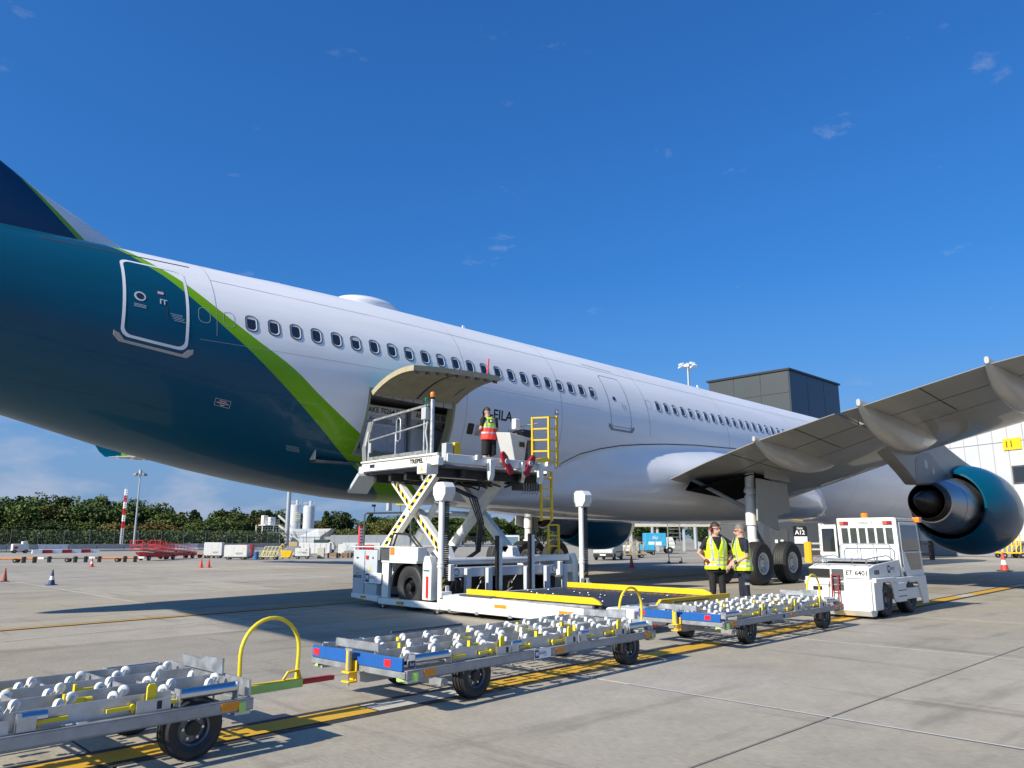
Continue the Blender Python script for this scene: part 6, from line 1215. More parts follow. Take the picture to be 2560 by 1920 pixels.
# ---- fences and barriers
def fence(A, B, h, n, label, pm, mm, infill):
    A, B = V(*A), V(*B); t_ = thing('security_fence', label, 'fence', (A[0], A[1], 0), world=True)
    for k in range(n + 1): p = A + (B - A) * k / n; MB().cyl((*p, 0), (*p, h + .15), .05, 6).obj('post', pm, t_)
    for k in range(n):
        p, q = A + (B - A) * k / n, A + (B - A) * (k + 1) / n
        if infill == 'mesh':
            b_ = MB(); m_ = 14
            for j in range(m_): s_ = p + (q - p) * j / m_; b_.bar((*s_, .05), (*s_, h), .022, .022)
            for z in np.linspace(.1, h, 6): b_.bar((*p, z), (*q, z), .022, .022)
            b_.obj('mesh_panel', mm, t_)['kind'] = 'stuff'
        else: MB().bar((*p, h / 2), (*q, h / 2), .05, h - .1).obj('panel', mm, t_)
    return t_
fence((12, 118), (64, 108), 2.4, 18, 'dark wire mesh fence in front of the wood', dgrey, dgrey, 'mesh')
fence((74, 137), (96, 117), 2.1, 11, 'long grey panelled fence right of the white shed', mgrey, M('fence_grey', (.27, .30, .33), .6, var=.1), 'panel')
fence((96, 117), (135, 96), 1.8, 14, 'dark wire mesh fence beyond the grey panelled fence', dgrey, dgrey, 'mesh')
conc = M('barrier_concrete', (.36, .35, .32), .85, var=.15, vs_=2)
bm_ = MB().prism([(-.30, 0), (.30, 0), (.30, .12), (.12, .38), (.10, .80), (-.10, .80), (-.12, .38), (-.30, .12)], 'x', -1.45, 1.45)
bme = bm_.mesh('barrier', conc, ang=20); bmw = MB(); bmw.v, bmw.f, bmw.m = bm_.v, bm_.f, bm_.m; bmw = bmw.mesh('barrier', old_white, ang=20)
for k in range(14):
    x, y = 12 + 2.95 * k, 96.5 + .12 * k; wht = k in (4, 9)
    o = mkobj('concrete_barrier', bmw if wht else bme, loc=(x, y, 0), rot=(0, 0, R(2.5))); tag(o, ('white painted' if wht else 'grey') + ' concrete barrier, ' + ORD[k] + ' from left in the long row before the wood', 'barrier', 'concrete barriers before the wood')
pb_ = MB().prism([(-.2, 0), (.2, 0), (.12, .42), (-.12, .42)], 'x', -.48, .48)
for k in range(7): o = mkobj('plastic_barrier', pb_.mesh('barrier', red if k % 2 else white_print), loc=(20.3 + .9 * k, 88.2 + .1 * k, 0)); o.scale = (.9, .8, .8); tag(o, ('red' if k % 2 else 'white') + ' plastic road barrier, ' + ORD[k] + ' from left in the short row', 'barrier', 'plastic road barriers')
# ---- masts and lamps
t_ = thing('lattice_mast', 'slim red and white striped lattice mast before the wood', 'mast', (31.9, 100.5, 0))
for k in range(9):
    b_ = MB(); z0_ = .2 + k * .82 if k < 3 else 2.66 + (k - 3) * .78; z1_ = z0_ + (.82 if k < 3 else .78)
    for a in range(3): b_.cyl((.17 * math.cos(a * 2.094), .17 * math.sin(a * 2.094), z0_), (.17 * math.cos(a * 2.094), .17 * math.sin(a * 2.094), z1_), .05, 8)
    for j in range(3):
        for a in range(3): b_.cyl((.17 * math.cos(a * 2.094), .17 * math.sin(a * 2.094), z0_ + j * .26), (.17 * math.cos((a + 1) * 2.094), .17 * math.sin((a + 1) * 2.094), z0_ + j * .26 + .26), .02, 6)
    b_.obj('mast_section', lgrey if k < 3 else (red if k % 2 else white_print), t_)
MB().cyl((0, 0, 7.3), (0, 0, 7.8), .02, 6).obj('aerial', lgrey, t_); MB().box(-.6, .6, -.5, .5, 0, .2).obj('base', conc, t_)
def lamp_mast(x, y, h, r0, r1, label, big):
    t_ = thing('lamp_mast', label, 'lamp mast', (x, y, 0)); MB().cyl((0, 0, 0), (0, 0, h), r0, 14, r2=r1).obj('pole', M('mast_steel', (.42, .45, .48), .45, .5), t_)
    n = 8 if big else 4
    for k in range(n):
        a = 2 * math.pi * k / n + .4; R_ = .95 if big else .55; s_ = 1. if big else .7; c_ = V(R_ * math.cos(a), R_ * math.sin(a), h - .1 + (.35 if k % 2 and big else 0))
        b_ = MB(); b_.bar((0, 0, c_[2]), tuple(c_), .06); d = V(math.cos(a), math.sin(a), -.35); sd_ = V(-math.sin(a), math.cos(a), 0); L_ = .42 * s_
        b_.hexa([c_ - sd_ * .34 * s_ - V(0, 0, .05), c_ + sd_ * .34 * s_ - V(0, 0, .05), c_ + sd_ * .34 * s_ + V(0, 0, .14), c_ - sd_ * .34 * s_ + V(0, 0, .14)], [c_ + d * L_ - sd_ * .34 * s_ - V(0, 0, .1), c_ + d * L_ + sd_ * .34 * s_ - V(0, 0, .1), c_ + d * L_ + sd_ * .34 * s_ + V(0, 0, .1), c_ + d * L_ - sd_ * .34 * s_ + V(0, 0, .1)])
        b_.obj('floodlight', white_print if big else mgrey, t_)
    MB().cyl((0, 0, h - .3), (0, 0, h + .4), .28 if big else .2, 12).obj('head_ring', lgrey, t_)
lamp_mast(33.2, 100, 9.3, .13, .07, 'tall thin floodlight mast beside the red and white mast', False)
lamp_mast(62.6, 117.5, 22, .42, .22, 'thick grey mast in front of the silos, top hidden by the aircraft', True)
lamp_mast(95.0, 61.1, 26.2, .30, .16, 'tall floodlight mast rising above the fuselage near the dark building', True)
lamp_mast(118, 90, 16, .3, .2, 'grey mast under the belly behind the ladder, left of the pair', True); lamp_mast(121.5, 87.5, 16, .34, .22, 'grey mast under the belly behind the ladder, right of the pair', True)
# ---- silo plant
t_ = thing('silo_plant', 'pair of pale grey cement silos with top railings and ladder', 'silo', (70.3, 126.8, 0), world=True)
silo_m = M('silo_grey', (.52, .55, .58), .5, var=.06, vs_=.6)
for x, y, h in ((69.4, 127.6, 7.35), (71.2, 126.0, 7.2)):
    MB().lathe([(0, 1.0), (h - .2, 1.0), (h, .8), (h + .05, .05)], (x, y, 0), (0, 0, 1), 28).obj('silo', silo_m, t_)
    b_ = MB()
    for k in range(10): a = k * .628; b_.bar((x + math.cos(a), y + math.sin(a), h - .2), (x + math.cos(a), y + math.sin(a), h + .55), .05)
    for z in (h + .25, h + .55): b_.tube([(x + math.cos(k * .314), y + math.sin(k * .314), z) for k in range(21)], .03, 6)
    b_.obj('top_railing', silo_m, t_); MB().cyl((x + .2, y - .2, h), (x + .2, y - .2, h + .8), .28, 12).obj('filter', silo_m, t_)
b_ = MB(); [b_.bar((67.9 + a, 128.2, .5), (67.9 + a, 128.2, 7.6), .05) for a in (0, .4)]; [b_.bar((67.9, 128.2, .7 + .3 * k), (68.3, 128.2, .7 + .3 * k), .04) for k in range(23)]; b_.obj('ladder', silo_m, t_)
for k, (z, w) in enumerate(((5.9, .5), (5.6, .75), (5.2, .6), (4.9, .8), (4.6, .5))): MB().bar((68.75 - .2, 126.72, z), (68.75 + w, 126.55 - w * .6, z), .02, .09).obj('lettering', M('silo_print', (.72, .66, .42), .6), t_)
t_ = thing('mixing_tower', 'white steel mixing tower with stairs, platforms and conveyor left of the silos', 'tower', (64.3, 125.5, 0), world=True)
for x, y, z0_, z1_, s_ in ((63.2, 126.8, 3.7, 5.3, .45), (64.1, 126, 3.7, 5.0, .5)): MB().box(x - s_, x + s_, y - s_, y + s_, z0_, z1_).obj('hopper', old_white, t_, bev=.05)
MB().box(62.3, 65.2, 125.2, 127.6, 0, 2.0).obj('machine_house', dgrey, t_)
for z, x0_, x1_ in ((2.45, 61.9, 65.4), (3.7, 62.4, 64.9)):
    b_ = MB().box(x0_, x1_, 124.8, 127.4, z - .12, z)
    for k in range(8): q = k / 7; b_.bar((x0_ + (x1_ - x0_) * q, 124.8, z), (x0_ + (x1_ - x0_) * q, 124.8, z + .85), .05)
    for zz in (z + .4, z + .85): b_.bar((x0_, 124.8, zz), (x1_, 124.8, zz), .05)
    b_.obj('platform', old_white, t_)
for (a, b) in (((64.8, 124.6, 3.6), (68.4, 122.6, .6)), ((65.0, 125.4, 5.3), (69.0, 123.2, 1.4))): MB().bar(a, b, .5, .35).obj('conveyor', old_white, t_, bev=.02)
b_ = MB()
for k in range(12): q = k / 12; b_.box(64.9 + 1.9 * q, 65.1 + 1.9 * q, 123.4, 124.3, 2.4 - 2.3 * q, 2.45 - 2.3 * q)
b_.bar((64.9, 123.4, 3.2), (66.9, 123.4, .9), .06).bar((64.9, 123.4, 2.4), (66.9, 123.4, .1), .12).bar((64.9, 124.3, 3.2), (66.9, 124.3, .9), .06); b_.obj('stair', old_white, t_)
for x, y in ((62, 125), (65.2, 125), (62, 127.3), (65.2, 127.3)): MB().bar((x, y, 0), (x, y, 3.7), .14).obj('leg', old_white, t_)
t_ = thing('white_shed', 'white sheeted shed with pitched front in front of the silos', 'shed', (63.6, 112.4, 0), rz=R(-44))
shm = M('shed_sheet', (.55, .58, .60), .5, var=.06)
b_ = MB().box(-1.6, 1.9, 0, 2.6, 0, 1.7); b_.obj('wall', shm, t_)
MB().hexa([(-1.7, -.1, 1.68), (1.9, -.1, 1.68), (1.9, 2.6, 1.72), (-1.7, 2.6, 1.72)], [(-2.3, -.2, 2.9), (1.4, .5, 2.95), (1.4, 2.6, 2.95), (-2.3, 2.6, 2.9)]).obj('canopy', shm, t_)
MB().hexa([(1.9, -.1, 1.68), (2.9, .2, 1.68), (2.9, 2.6, 1.7), (1.9, 2.6, 1.7)], [(1.4, .3, 2.93), (3.7, -.1, 2.95), (3.7, 2.6, 2.95), (1.4, 2.6, 2.95)]).obj('grey_canopy', mgrey, t_)
for k in range(5): MB().box(-1.6 + .87 * k - .02, -1.6 + .87 * k + .02, -.03, -.005, 0, 1.68).obj('sheet_joint', seam_lt, t_)
for k in range(4): MB().box(2.0, 2.9, .2, .26, .1 + .35 * k, .14 + .35 * k).obj('rack', mgrey, t_)
# ---- terminal, cladding panel by panel
def clad(t_, o, u, w, h, nu, nv, mat_, gap=.03, proud=.06, zs=None):
    """facade of separate panels: o = lower corner, u = direction along the wall, outward normal to its right"""
    u = V(*u); u /= np.linalg.norm(u); n = V(u[1], -u[0]); me = MB().add([(gap, 0, gap), (w / nu - gap, 0, gap), (w / nu - gap, 0, h / nv - gap), (gap, 0, h / nv - gap), (gap + .02, -proud, gap + .02), (w / nu - gap - .02, -proud, gap + .02), (w / nu - gap - .02, -proud, h / nv - gap - .02), (gap + .02, -proud, h / nv - gap - .02)], [(4, 5, 6, 7), (0, 1, 5, 4), (1, 2, 6, 5), (2, 3, 7, 6), (3, 0, 4, 7)]).mesh('panel', mat_)
    a = math.atan2(u[1], u[0]); q = V(*t_.get('_o', (0, 0, 0)))
    for i in range(nu):
        for j in range(nv): mkobj('panel', me, t_, loc=V(o[0] + u[0] * w / nu * i, o[1] + u[1] * w / nu * i, o[2] + h / nv * j) - q, rot=(0, 0, a))
tg1 = M('cladding_grey_green', (.040, .050, .056), .5, var=.05, vs_=.4); tg2 = M('cladding_dark_blue', (.028, .04, .065), .35, var=.06, vs_=.5)
t_ = thing('terminal_building', 'dark grey panelled terminal block above the fuselage', 'building', (88, 44.5, 0), world=True)
MB().box(81.7, 94.8, 39.4, 49.7, 0, 20.2).obj('core', dgrey, t_); MB().box(81.5, 95, 39.2, 49.9, 20.15, 20.38).obj('roof_edge', black, t_)
clad(t_, (81.7, 49.7, 5), (0, -1), 10.3, 15.1, 3, 6, tg1); clad(t_, (81.7, 39.4, 5), (1, 0), 13.1, 15.1, 3, 3, tg2)
t_ = thing('white_hangar', 'large white panelled building at the right edge with yellow sign', 'building', (69.9, 15.9, 0), world=True)
ux, uy = -.365, -.931; o_ = V(74.6, 27.8); L_ = 30.
hm = M('hangar_white', (.50, .51, .52), .5, var=.05, vs_=.4)
def hp_(s_, d=0., z=0.): return (o_[0] + ux * s_ - uy * d, o_[1] + uy * s_ + ux * d, z)
MB().hexa([hp_(0), hp_(L_), hp_(L_, 25), hp_(0, 25)], [hp_(0, 0, 13), hp_(L_, 0, 13), hp_(L_, 25, 13), hp_(0, 25, 13)]).obj('core', mgrey, t_)
clad(t_, hp_(0, 0, 8.9), (ux, uy), L_, 4.1, 24, 1, hm, .02, .05); clad(t_, hp_(0, 0, 1.2), (ux, uy), L_, 7.7, 24, 1, hm, .02, .05); clad(t_, hp_(0, 0, .0), (ux, uy), L_, 1.2, 12, 1, mgrey, .02, .03)
def hsign(s0, s1, z0_, z1_, name, mat_, d=-.14, p=None): return MB().hexa([hp_(s0, -.04, z0_), hp_(s1, -.04, z0_), hp_(s1, d, z0_), hp_(s0, d, z0_)], [hp_(s0, -.04, z1_), hp_(s1, -.04, z1_), hp_(s1, d, z1_), hp_(s0, d, z1_)]).obj(name, mat_, p or t_)
sg = hsign(12.15, 13.6, 8.25, 9.15, 'number_sign', yellow)
text('11', .75, lambda u, v: Vector(hp_(12.65 + u, -.16, 8.68 + v)), 'lettering', ink, sg)
for s0 in (12.6, 15.2, 18): w_ = hsign(s0, s0 + 1.3, 5.6, 7.0, 'window', dgrey, -.10); hsign(s0 + .12, s0 + 1.18, 5.72, 6.88, 'pane', glass, -.115, w_)
hsign(3.4, 3.6, 0, 13, 'downpipe', mgrey, -.12)
# ---- gate block and boarding bridge beyond the nose gear
t_ = thing('gate_block', 'dark grey gate building with black and white gate sign', 'building', (60.5, 27.5, 0), world=True)
MB().hexa([(57.6, 30.8, 0), (63.4, 25.0, 0), (67, 28.6, 0), (61.2, 34.4, 0)], [(57.6, 30.8, 3.4), (63.4, 25.0, 3.4), (67, 28.6, 3.4), (61.2, 34.4, 3.4)]).obj('wall', M('gate_grey_wall', (.055, .065, .075), .5, var=.08), t_)
def gp_(u, d, z): return (57.6 + .7071 * u - .7071 * -d * -1 * 1, 30.8 - .7071 * u - .7071 * d, z)
def gbox(u0, u1, z0_, z1_, d0, d1, name, mat_, p=None): return MB().hexa([gp_(u0, d0, z0_), gp_(u1, d0, z0_), gp_(u1, d1, z0_), gp_(u0, d1, z0_)], [gp_(u0, d0, z1_), gp_(u1, d0, z1_), gp_(u1, d1, z1_), gp_(u0, d1, z1_)]).obj(name, mat_, p or t_)
s1_ = gbox(2.35, 3.35, 1.62, 2.40, .03, .08, 'gate_sign', ink); gbox(2.40, 3.40, 1.05, 1.60, .03, .08, 'notice_board', white_print)
text('Gate', .24, lambda u, v: Vector(gp_(2.85 + u, .085, 2.24 + v)), 'lettering', white_print, s1_, bold=.02); text('A12', .46, lambda u, v: Vector(gp_(2.85 + u, .085, 1.90 + v)), 'lettering', white_print, s1_, bold=.03)
d_ = gbox(.5, 1.9, .1, 2.2, .01, .05, 'double_door', dgrey); [gbox(u, u + .22, 1.1, 1.35, .051, .06, 'door_plate', white_print, d_) for u in (.85, 1.30)]
t2 = thing('chevron_post', 'red and white chevron post beside the gate sign', 'post', gp_(4.35, .6, 0)); MB().box(-.2, .2, -.03, .03, .2, 2.7).obj('board', white_print, t2)
for k in range(5): MB().prism([(-.19, .4 + .45 * k), (0, .55 + .45 * k), (.19, .4 + .45 * k), (.19, .62 + .45 * k), (0, .77 + .45 * k), (-.19, .62 + .45 * k)], 'y', -.04, -.031).obj('chevron', red, t2)
t2.rotation_euler = (0, 0, R(-44))
t_ = thing('boarding_bridge', 'grey passenger boarding bridge behind the nose of the aircraft', 'boarding bridge', (63, 23, 0), world=True)
MB().box(58.5, 62.5, 20.8, 24.6, 2.6, 5.6).obj('bridge_head', M('bridge_grey', (.22, .24, .26), .5, var=.06), t_, bev=.08); MB().hexa([(62.5, 21.6, 3.0), (62.5, 24, 3.0), (80, 26, 3.6), (80, 23.4, 3.6)], [(62.5, 21.6, 5.4), (62.5, 24, 5.4), (80, 26, 6.0), (80, 23.4, 6.0)]).obj('tunnel', MATS['bridge_grey'], t_)
wd_ = MB().box(58.46, 58.5, 21.6, 22.5, 3.6, 5.0).obj('window', black, t_, bev=.02); MB().box(58.44, 58.46, 21.7, 22.4, 3.7, 4.9).obj('pane', glass, wd_)
for y in (21.6, 23.8): MB().cyl((63.5, y, 0), (63.5, y, 3.1), .25, 12).obj('leg', mgrey, t_)
for y in (21.6, 23.8): MB().cyl((63.5, y - .15, .45), (63.5, y + .15, .45), .45, 18).obj('wheel', rubber, t_)
# ---- ground equipment standing about the apron
def cone(x, y, h, c1, c2, label, grp=None, c0=None):
    t_ = thing('traffic_cone', label, 'cone', (x, y, 0), group=grp); s_ = h / .5; b_ = MB(); b_.prism([(-.16 * s_, -.12 * s_), (-.12 * s_, -.16 * s_), (.12 * s_, -.16 * s_), (.16 * s_, -.12 * s_), (.16 * s_, .12 * s_), (.12 * s_, .16 * s_), (-.12 * s_, .16 * s_), (-.16 * s_, .12 * s_)], 'z', 0, .025 * s_); b_.obj('base', c0 or c1, t_)
    prof = [(.02, .105), (.17, .078), (.30, .054), (.50, .020), (.502, .004)]; MB().lathe([(a * s_, b * s_) for a, b in prof], (0, 0, 0), (0, 0, 1), 18, ms=[0, 1, 0, 0]).obj('body', [c1, c2], t_)
cone_r = M('cone_red', (.55, .05, .03), .5, var=.15); cone_o = M('cone_faded', (.34, .09, .05), .6, var=.2); cone_b = M('cone_blue', (.02, .05, .17), .5); cw = M('cone_white', (.66, .66, .64), .5)
cone(6.46, 31.96, .46, cone_o, cone_o, 'faded orange traffic cone at the left edge', c0=dgrey); cone(7.07, 28.49, .48, cone_b, cw, 'blue and white traffic cone on the open apron')
cone(12.97, 45.08, .46, cone_r, cw, 'red and white traffic cone standing before the long tow bars'); cone(16.6, 39.9, .44, cone_r, cone_r, 'plain red traffic cone, left one of the touching pair'); cone(16.9, 39.7, .44, cone_r, cone_r, 'plain red traffic cone, right one of the touching pair')
cone(32.4, 24.7, .62, cone_r, M('cone_grey', (.25, .24, .23), .6), 'red and grey traffic cone under the belly by the white van'); cone(41.1, 10.25, .84, cone_r, cw, 'red and white traffic cone at the right, below the engine', c0=black); cone(34.5, 80.5, .5, cone_r, cw, 'tiny red and white cone far off before the barriers')
WM = {}
def bw(parent, x, y, r, w=.12, mat_=None):                                  # small plain wheel
    k = (r, w)
    if k not in WM: WM[k] = (MB().lathe([(-w / 2, .3 * r), (-w / 2, .9 * r), (-w * .35, r), (w * .35, r), (w / 2, .9 * r), (w / 2, .3 * r)], (0, 0, 0), (0, 1, 0), 18).mesh('wheel', rubber), MB().lathe([(-w * .45, .5 * r), (-w * .52, .1 * r), (w * .52, .1 * r), (w * .45, .5 * r)], (0, 0, 0), (0, 1, 0), 14).mesh('hub', lgrey))
    o = mkobj('wheel', WM[k][0], parent, loc=(x, y, r)); mkobj('hub', WM[k][1], o)
def belt_loader(x, y, rz, label):
    t_ = thing('belt_loader', label, 'belt loader', (x, y, 0), rz, 'red belt loaders'); b_ = MB().prism([(-2.6, .35), (2.2, .35), (3.1, .75), (3.1, .95), (-2.6, .62)], 'y', -.55, .55); b_.obj('chassis', red, t_, bev=.02)
    MB().hexa([(-2.8, -.35, .62), (3.6, -.35, 1.15), (3.6, .35, 1.15), (-2.8, .35, .62)], [(-2.8, -.35, .80), (3.6, -.35, 1.33), (3.6, .35, 1.33), (-2.8, .35, .80)]).obj('belt', M('belt_beige', (.36, .30, .22), .7), t_)
    for s_ in (-.52, .52):
        r_ = MB()
        for k in range(12): q = k / 11; r_.bar((-2.6 + 6.1 * q, s_, .7 + .5 * q), (-2.6 + 6.1 * q, s_, 1.55 + .5 * q), .04)
        for z in (1.1, 1.55): r_.bar((-2.6, s_, z), (3.5, s_, z + .5), .04)
        r_.obj('railing', red, t_)
    c_ = MB()
    for px_, py in ((2.9, -.8), (3.7, -.8), (2.9, .8), (3.7, .8)): c_.bar((px_, py, 1.0), (px_, py, 2.2), .06)
    for z in (1.25, 1.7, 2.2): c_.bar((2.9, -.8, z), (3.7, -.8, z), .05).bar((2.9, .8, z), (3.7, .8, z), .05).bar((3.7, -.8, z), (3.7, .8, z), .05)
    c_.obj('end_cage', red, t_); MB().bar((2.6, -.6, .2), (-1.0, -.62, 1.0), .12).obj('ramp_strut', red, t_)
    for px_ in (-1.9, 2.2): bw(t_, px_, -.5, .28, .2); bw(t_, px_, .5, .28, .2)
    return t_
belt_loader(20.2, 55.8, R(212), 'red belt loader with railings, front one of the pair at the left'); belt_loader(22.6, 58.6, R(205), 'red belt loader with railings, rear one behind the other')
def gpu(x, y, rz, L_, W_, H_, mat_, label, name='ground_power_unit', logo=None):
    t_ = thing(name, label, 'power unit', (x, y, 0), rz); b_ = MB().prism([(-L_ / 2, .32), (L_ / 2, .32), (L_ / 2, .32 + H_ * .95), (L_ / 2 - .12, .32 + H_), (-L_ / 2 + .12, .32 + H_), (-L_ / 2, .32 + H_ * .95)], 'y', -W_ / 2, W_ / 2); b_.obj('canopy', mat_, t_, bev=.03)
    MB().box(-L_ / 2 + .05, L_ / 2 - .05, -W_ / 2 + .05, W_ / 2 - .05, .2, .33).obj('chassis', dgrey, t_)
    for k in range(2): MB().box(-L_ * .32 + k * L_ * .38, -L_ * .32 + k * L_ * .38 + L_ * .26, -W_ / 2 - .012, -W_ / 2 - .002, .5, .3 + H_ * .9).obj('side_door', mat_, t_)
    for k in range(4): MB().box(L_ * .02, L_ * .30, -W_ / 2 - .02, -W_ / 2 - .013, .6 + .06 * k, .63 + .06 * k).obj('louvre', mgrey, t_)
    for px_ in (-L_ * .33, L_ * .33): bw(t_, px_, -W_ / 2 + .1, .2); bw(t_, px_, W_ / 2 - .1, .2)
    MB().bar((L_ / 2, 0, .3), (L_ / 2 + .7, 0, .15), .06).obj('drawbar', dgrey, t_); return t_
off_w = M('equipment_white', (.62, .63, .61), .5, var=.08); beige = M('equipment_beige', (.52, .49, .40), .5, var=.08)
gpu(24.6, 53.2, R(-40), 2.6, 1.3, 1.35, off_w, 'big pale ground power unit right of the red belt loaders'); gpu(25.2, 58.4, R(-40), 2.2, 1.2, 1.6, off_w, 'white box trailer standing behind the big pale power unit', 'box_trailer')
gpu(27.0, 57.0, R(-40), 2.0, 1.1, 1.35, darkred, 'dark red box unit between the white units', 'box_trailer')
t_ = gpu(29.0, 51.9, R(-40), 1.7, .9, .95, off_w, 'white power unit with faded red emblem beside the yellow tub'); text('virgin atlantic', .22, lambda u, v: Vector((u, -.47, .80 + v)), 'lettering', mgrey, t_); MB().add([(.3, -.468, 1.0), (.62, -.468, 1.16), (.55, -.468, 1.0)], [(0, 1, 2)]).obj('emblem', red, t_)
gpu(35.6, 56.4, R(-40), 2.4, 1.2, 1.3, off_w, 'white power unit half hidden left of the loader'); gpu(37.6, 56.2, R(-40), 1.3, 1.0, 1.2, red, 'small red box unit with white top left of the loader', 'box_trailer')
for k, (x, y) in enumerate(((26.0, 54.9), (27.4, 53.6), (30.6, 56.6), (27.9, 56.2))):
    t_ = thing('equipment_cart', ('grey framed equipment cart ' + ('beside the blue drum', 'between drum and yellow trailer', 'behind the yellow tub', 'half hidden behind the yellow trailer')[k]), 'cart', (x, y, 0), R(-40)); MB().box(-.5, .5, -.3, .3, .25, .75).obj('housing', mgrey if k % 2 else lgrey, t_, bev=.03)
    b_ = MB(); [b_.bar((a, b, .2), (a, b, 1.15), .045) for a in (-.5, .5) for b in (-.3, .3)]; [b_.bar((-.5, b, 1.15), (.5, b, 1.15), .045) for b in (-.3, .3)]; b_.obj('frame', zinc_dull, t_); bw(t_, -.4, -.3, .14); bw(t_, .4, -.3, .14); bw(t_, -.4, .3, .14); bw(t_, .4, .3, .14)
t_ = thing('oil_drum', 'blue steel drum right of the big pale power unit', 'drum', (25.6, 52.3, 0)); MB().lathe([(0, .28), (.01, .3), (.28, .29), (.30, .31), (.32, .29), (.58, .29), (.60, .31), (.62, .29), (.88, .3), (.89, .27), (.87, .02)], (0, 0, 0), (0, 0, 1), 20).obj('shell', M('drum_blue', (.02, .12, .32), .45), t_); MB().cyl((.12, 0, .87), (.12, 0, .90), .04, 10).obj('bung', steel, t_)
def frame_trailer(x, y, rz, label, mat_, L_=2.0, name='frame_trailer'):
    t_ = thing(name, label, 'trailer', (x, y, 0), rz); MB().box(-L_ / 2, L_ / 2, -.55, .55, .32, .42).obj('bed', mat_, t_, bev=.02); b_ = MB()
    for k in range(5): q = -L_ / 2 + .15 + k * (L_ - .3) / 4; b_.bar((q, -.3, .42), (q + .35, .25, 1.5), .06).bar((q, .5, .42), (q + .35, .25, 1.5), .06)
    b_.bar((-L_ / 2 + .5, .25, 1.5), (L_ / 2 + .2, .25, 1.5), .06).bar((-L_ / 2 + .3, -.05, .95), (L_ / 2, -.05, .95), .05); b_.obj('rack', mat_, t_)
    for px_ in (-L_ * .4, L_ * .4): bw(t_, px_, -.5, .2); bw(t_, px_, .5, .2)
    MB().bar((L_ / 2, 0, .36), (L_ / 2 + .8, 0, .3), .06).obj('drawbar', mat_, t_); return t_
pale_y = M('pale_yellow', (.62, .56, .24), .5, var=.1)
frame_trailer(25.9, 51.0, R(-40), 'pale yellow rack trailer in front of the grey carts', pale_y)
t_ = thing('yellow_tub', 'bright yellow wheeled plastic tub on the apron', 'tub', (28.3, 53.0, 0), R(-40)); MB().hexa([(-.55, -.35, .12), (.45, -.35, .12), (.45, .35, .12), (-.55, .35, .12)], [(-.65, -.45, .95), (.75, -.45, .95), (.75, .45, .95), (-.65, .45, .95)]).obj('tub', yellow, t_, bev=.04); MB().tube([(-.6, 0, .9), (-.75, 0, 1.5), (-.5, 0, 1.75), (-.3, 0, 1.5)], .07, 8).obj('hose_arm', yellow, t_); bw(t_, -.4, -.3, .12); bw(t_, .4, -.3, .12)
t_ = thing('equipment_locker', 'tall beige equipment locker right of the white power unit', 'locker', (30.5, 51.9, 0), R(-40)); MB().box(-.42, .42, -.35, .35, .12, 1.30).obj('cabinet', beige, t_, bev=.02); MB().box(-.40, .40, -.362, -.352, .16, 1.26).obj('door', beige, t_); MB().box(-.4, .4, -.3, .3, 0, .12).obj('plinth', dgrey, t_)
for k, (x, y, rz, lb) in enumerate(((31.8, 52.4, -40, 'brown crate skid right of the beige locker'), (33.2, 52.6, -40, 'brown crate skid left of the loader cabinet'), (32.5, 52.0, -30, 'small brown crate between the two larger skids'))):
    t_ = thing('crate_skid', lb, 'crate', (x, y, 0), R(rz)); MB().box(-.5, .5, -.3, .3, .18, .55).obj('crate', wood, t_, bev=.02); [MB().box(a - .08, a + .08, -.36, .36, 0, .62).obj('rubber_end', rubber, t_, bev=.03) for a in (-.55, .55)]
t_ = thing('lighting_tower', 'tangled grey lighting trailer among the ground equipment', 'trailer', (34.6, 54.6, 0), R(-40)); MB().box(-.6, .6, -.4, .4, .3, .8).obj('housing', mgrey, t_, bev=.03); b_ = MB(); [b_.bar((math.cos(a) * .5, -.1, .7), (math.cos(a + 2) * .6, .2, 1.5 + .3 * math.sin(a)), .05) for a in (0, .9, 1.8, 2.7, 3.6, 4.5)]; b_.obj('frame', lgrey, t_); bw(t_, -.4, -.4, .25); bw(t_, .4, -.4, .25)
for k, (x, y, s_, lb) in enumerate(((38, 66, 2.6, 'long white container in the row behind the loader, left one'), (43, 65.5, 3.0, 'long white container in the row behind the loader, right one'))):
    t_ = thing('storage_container', lb, 'container', (x, y, 0), R(-40)); MB().box(-s_, s_, -1, 1, .1, 1.7).obj('shell', off_w, t_, bev=.03); [MB().box(-s_ + .3 + j * s_ * .33, -s_ + .36 + j * s_ * .33, -1.03, -1.0, .2, 1.6).obj('rib', lgrey, t_) for j in range(6)]; MB().box(s_, s_ + .02, -.9, .9, .2, 1.6).obj('door', lgrey, t_)
t_ = thing('generator', 'tan generator stacked on a grey trailer before the white shed', 'generator', (33.2, 61, 0), R(-40)); MB().box(-.9, .9, -.5, .5, .4, 1.3).obj('trailer_box', mgrey, t_, bev=.03); MB().box(-.6, .6, -.45, .45, 1.3, 1.95).obj('generator_case', M('tan', (.42, .32, .18), .6), t_, bev=.04); MB().box(-.3, .3, -.2, .2, 1.95, 2.1).obj('exhaust', dgrey, t_); [bw(t_, a, b, .22) for a in (-.5, .5) for b in (-.5, .5)]
t_ = thing('parked_truck', 'dark green tilt truck parked before the grey fence', 'truck', (42, 71, 0), R(-40)); MB().box(-1.6, .9, -.9, .9, .5, 2.2).obj('tilt', M('tilt_green', (.03, .05, .045), .7), t_, bev=.06); MB().prism([(.9, .5), (1.9, .5), (1.9, 1.2), (1.6, 1.8), (.9, 1.8)], 'y', -.85, .85).obj('cab', beige, t_, bev=.06); MB().prism([(1.62, 1.22), (1.91, 1.22), (1.63, 1.74)], 'y', -.7, .7).obj('windscreen', glass, t_); [bw(t_, a, b, .38, .25) for a in (-.9, 1.3) for b in (-.8, .8)]
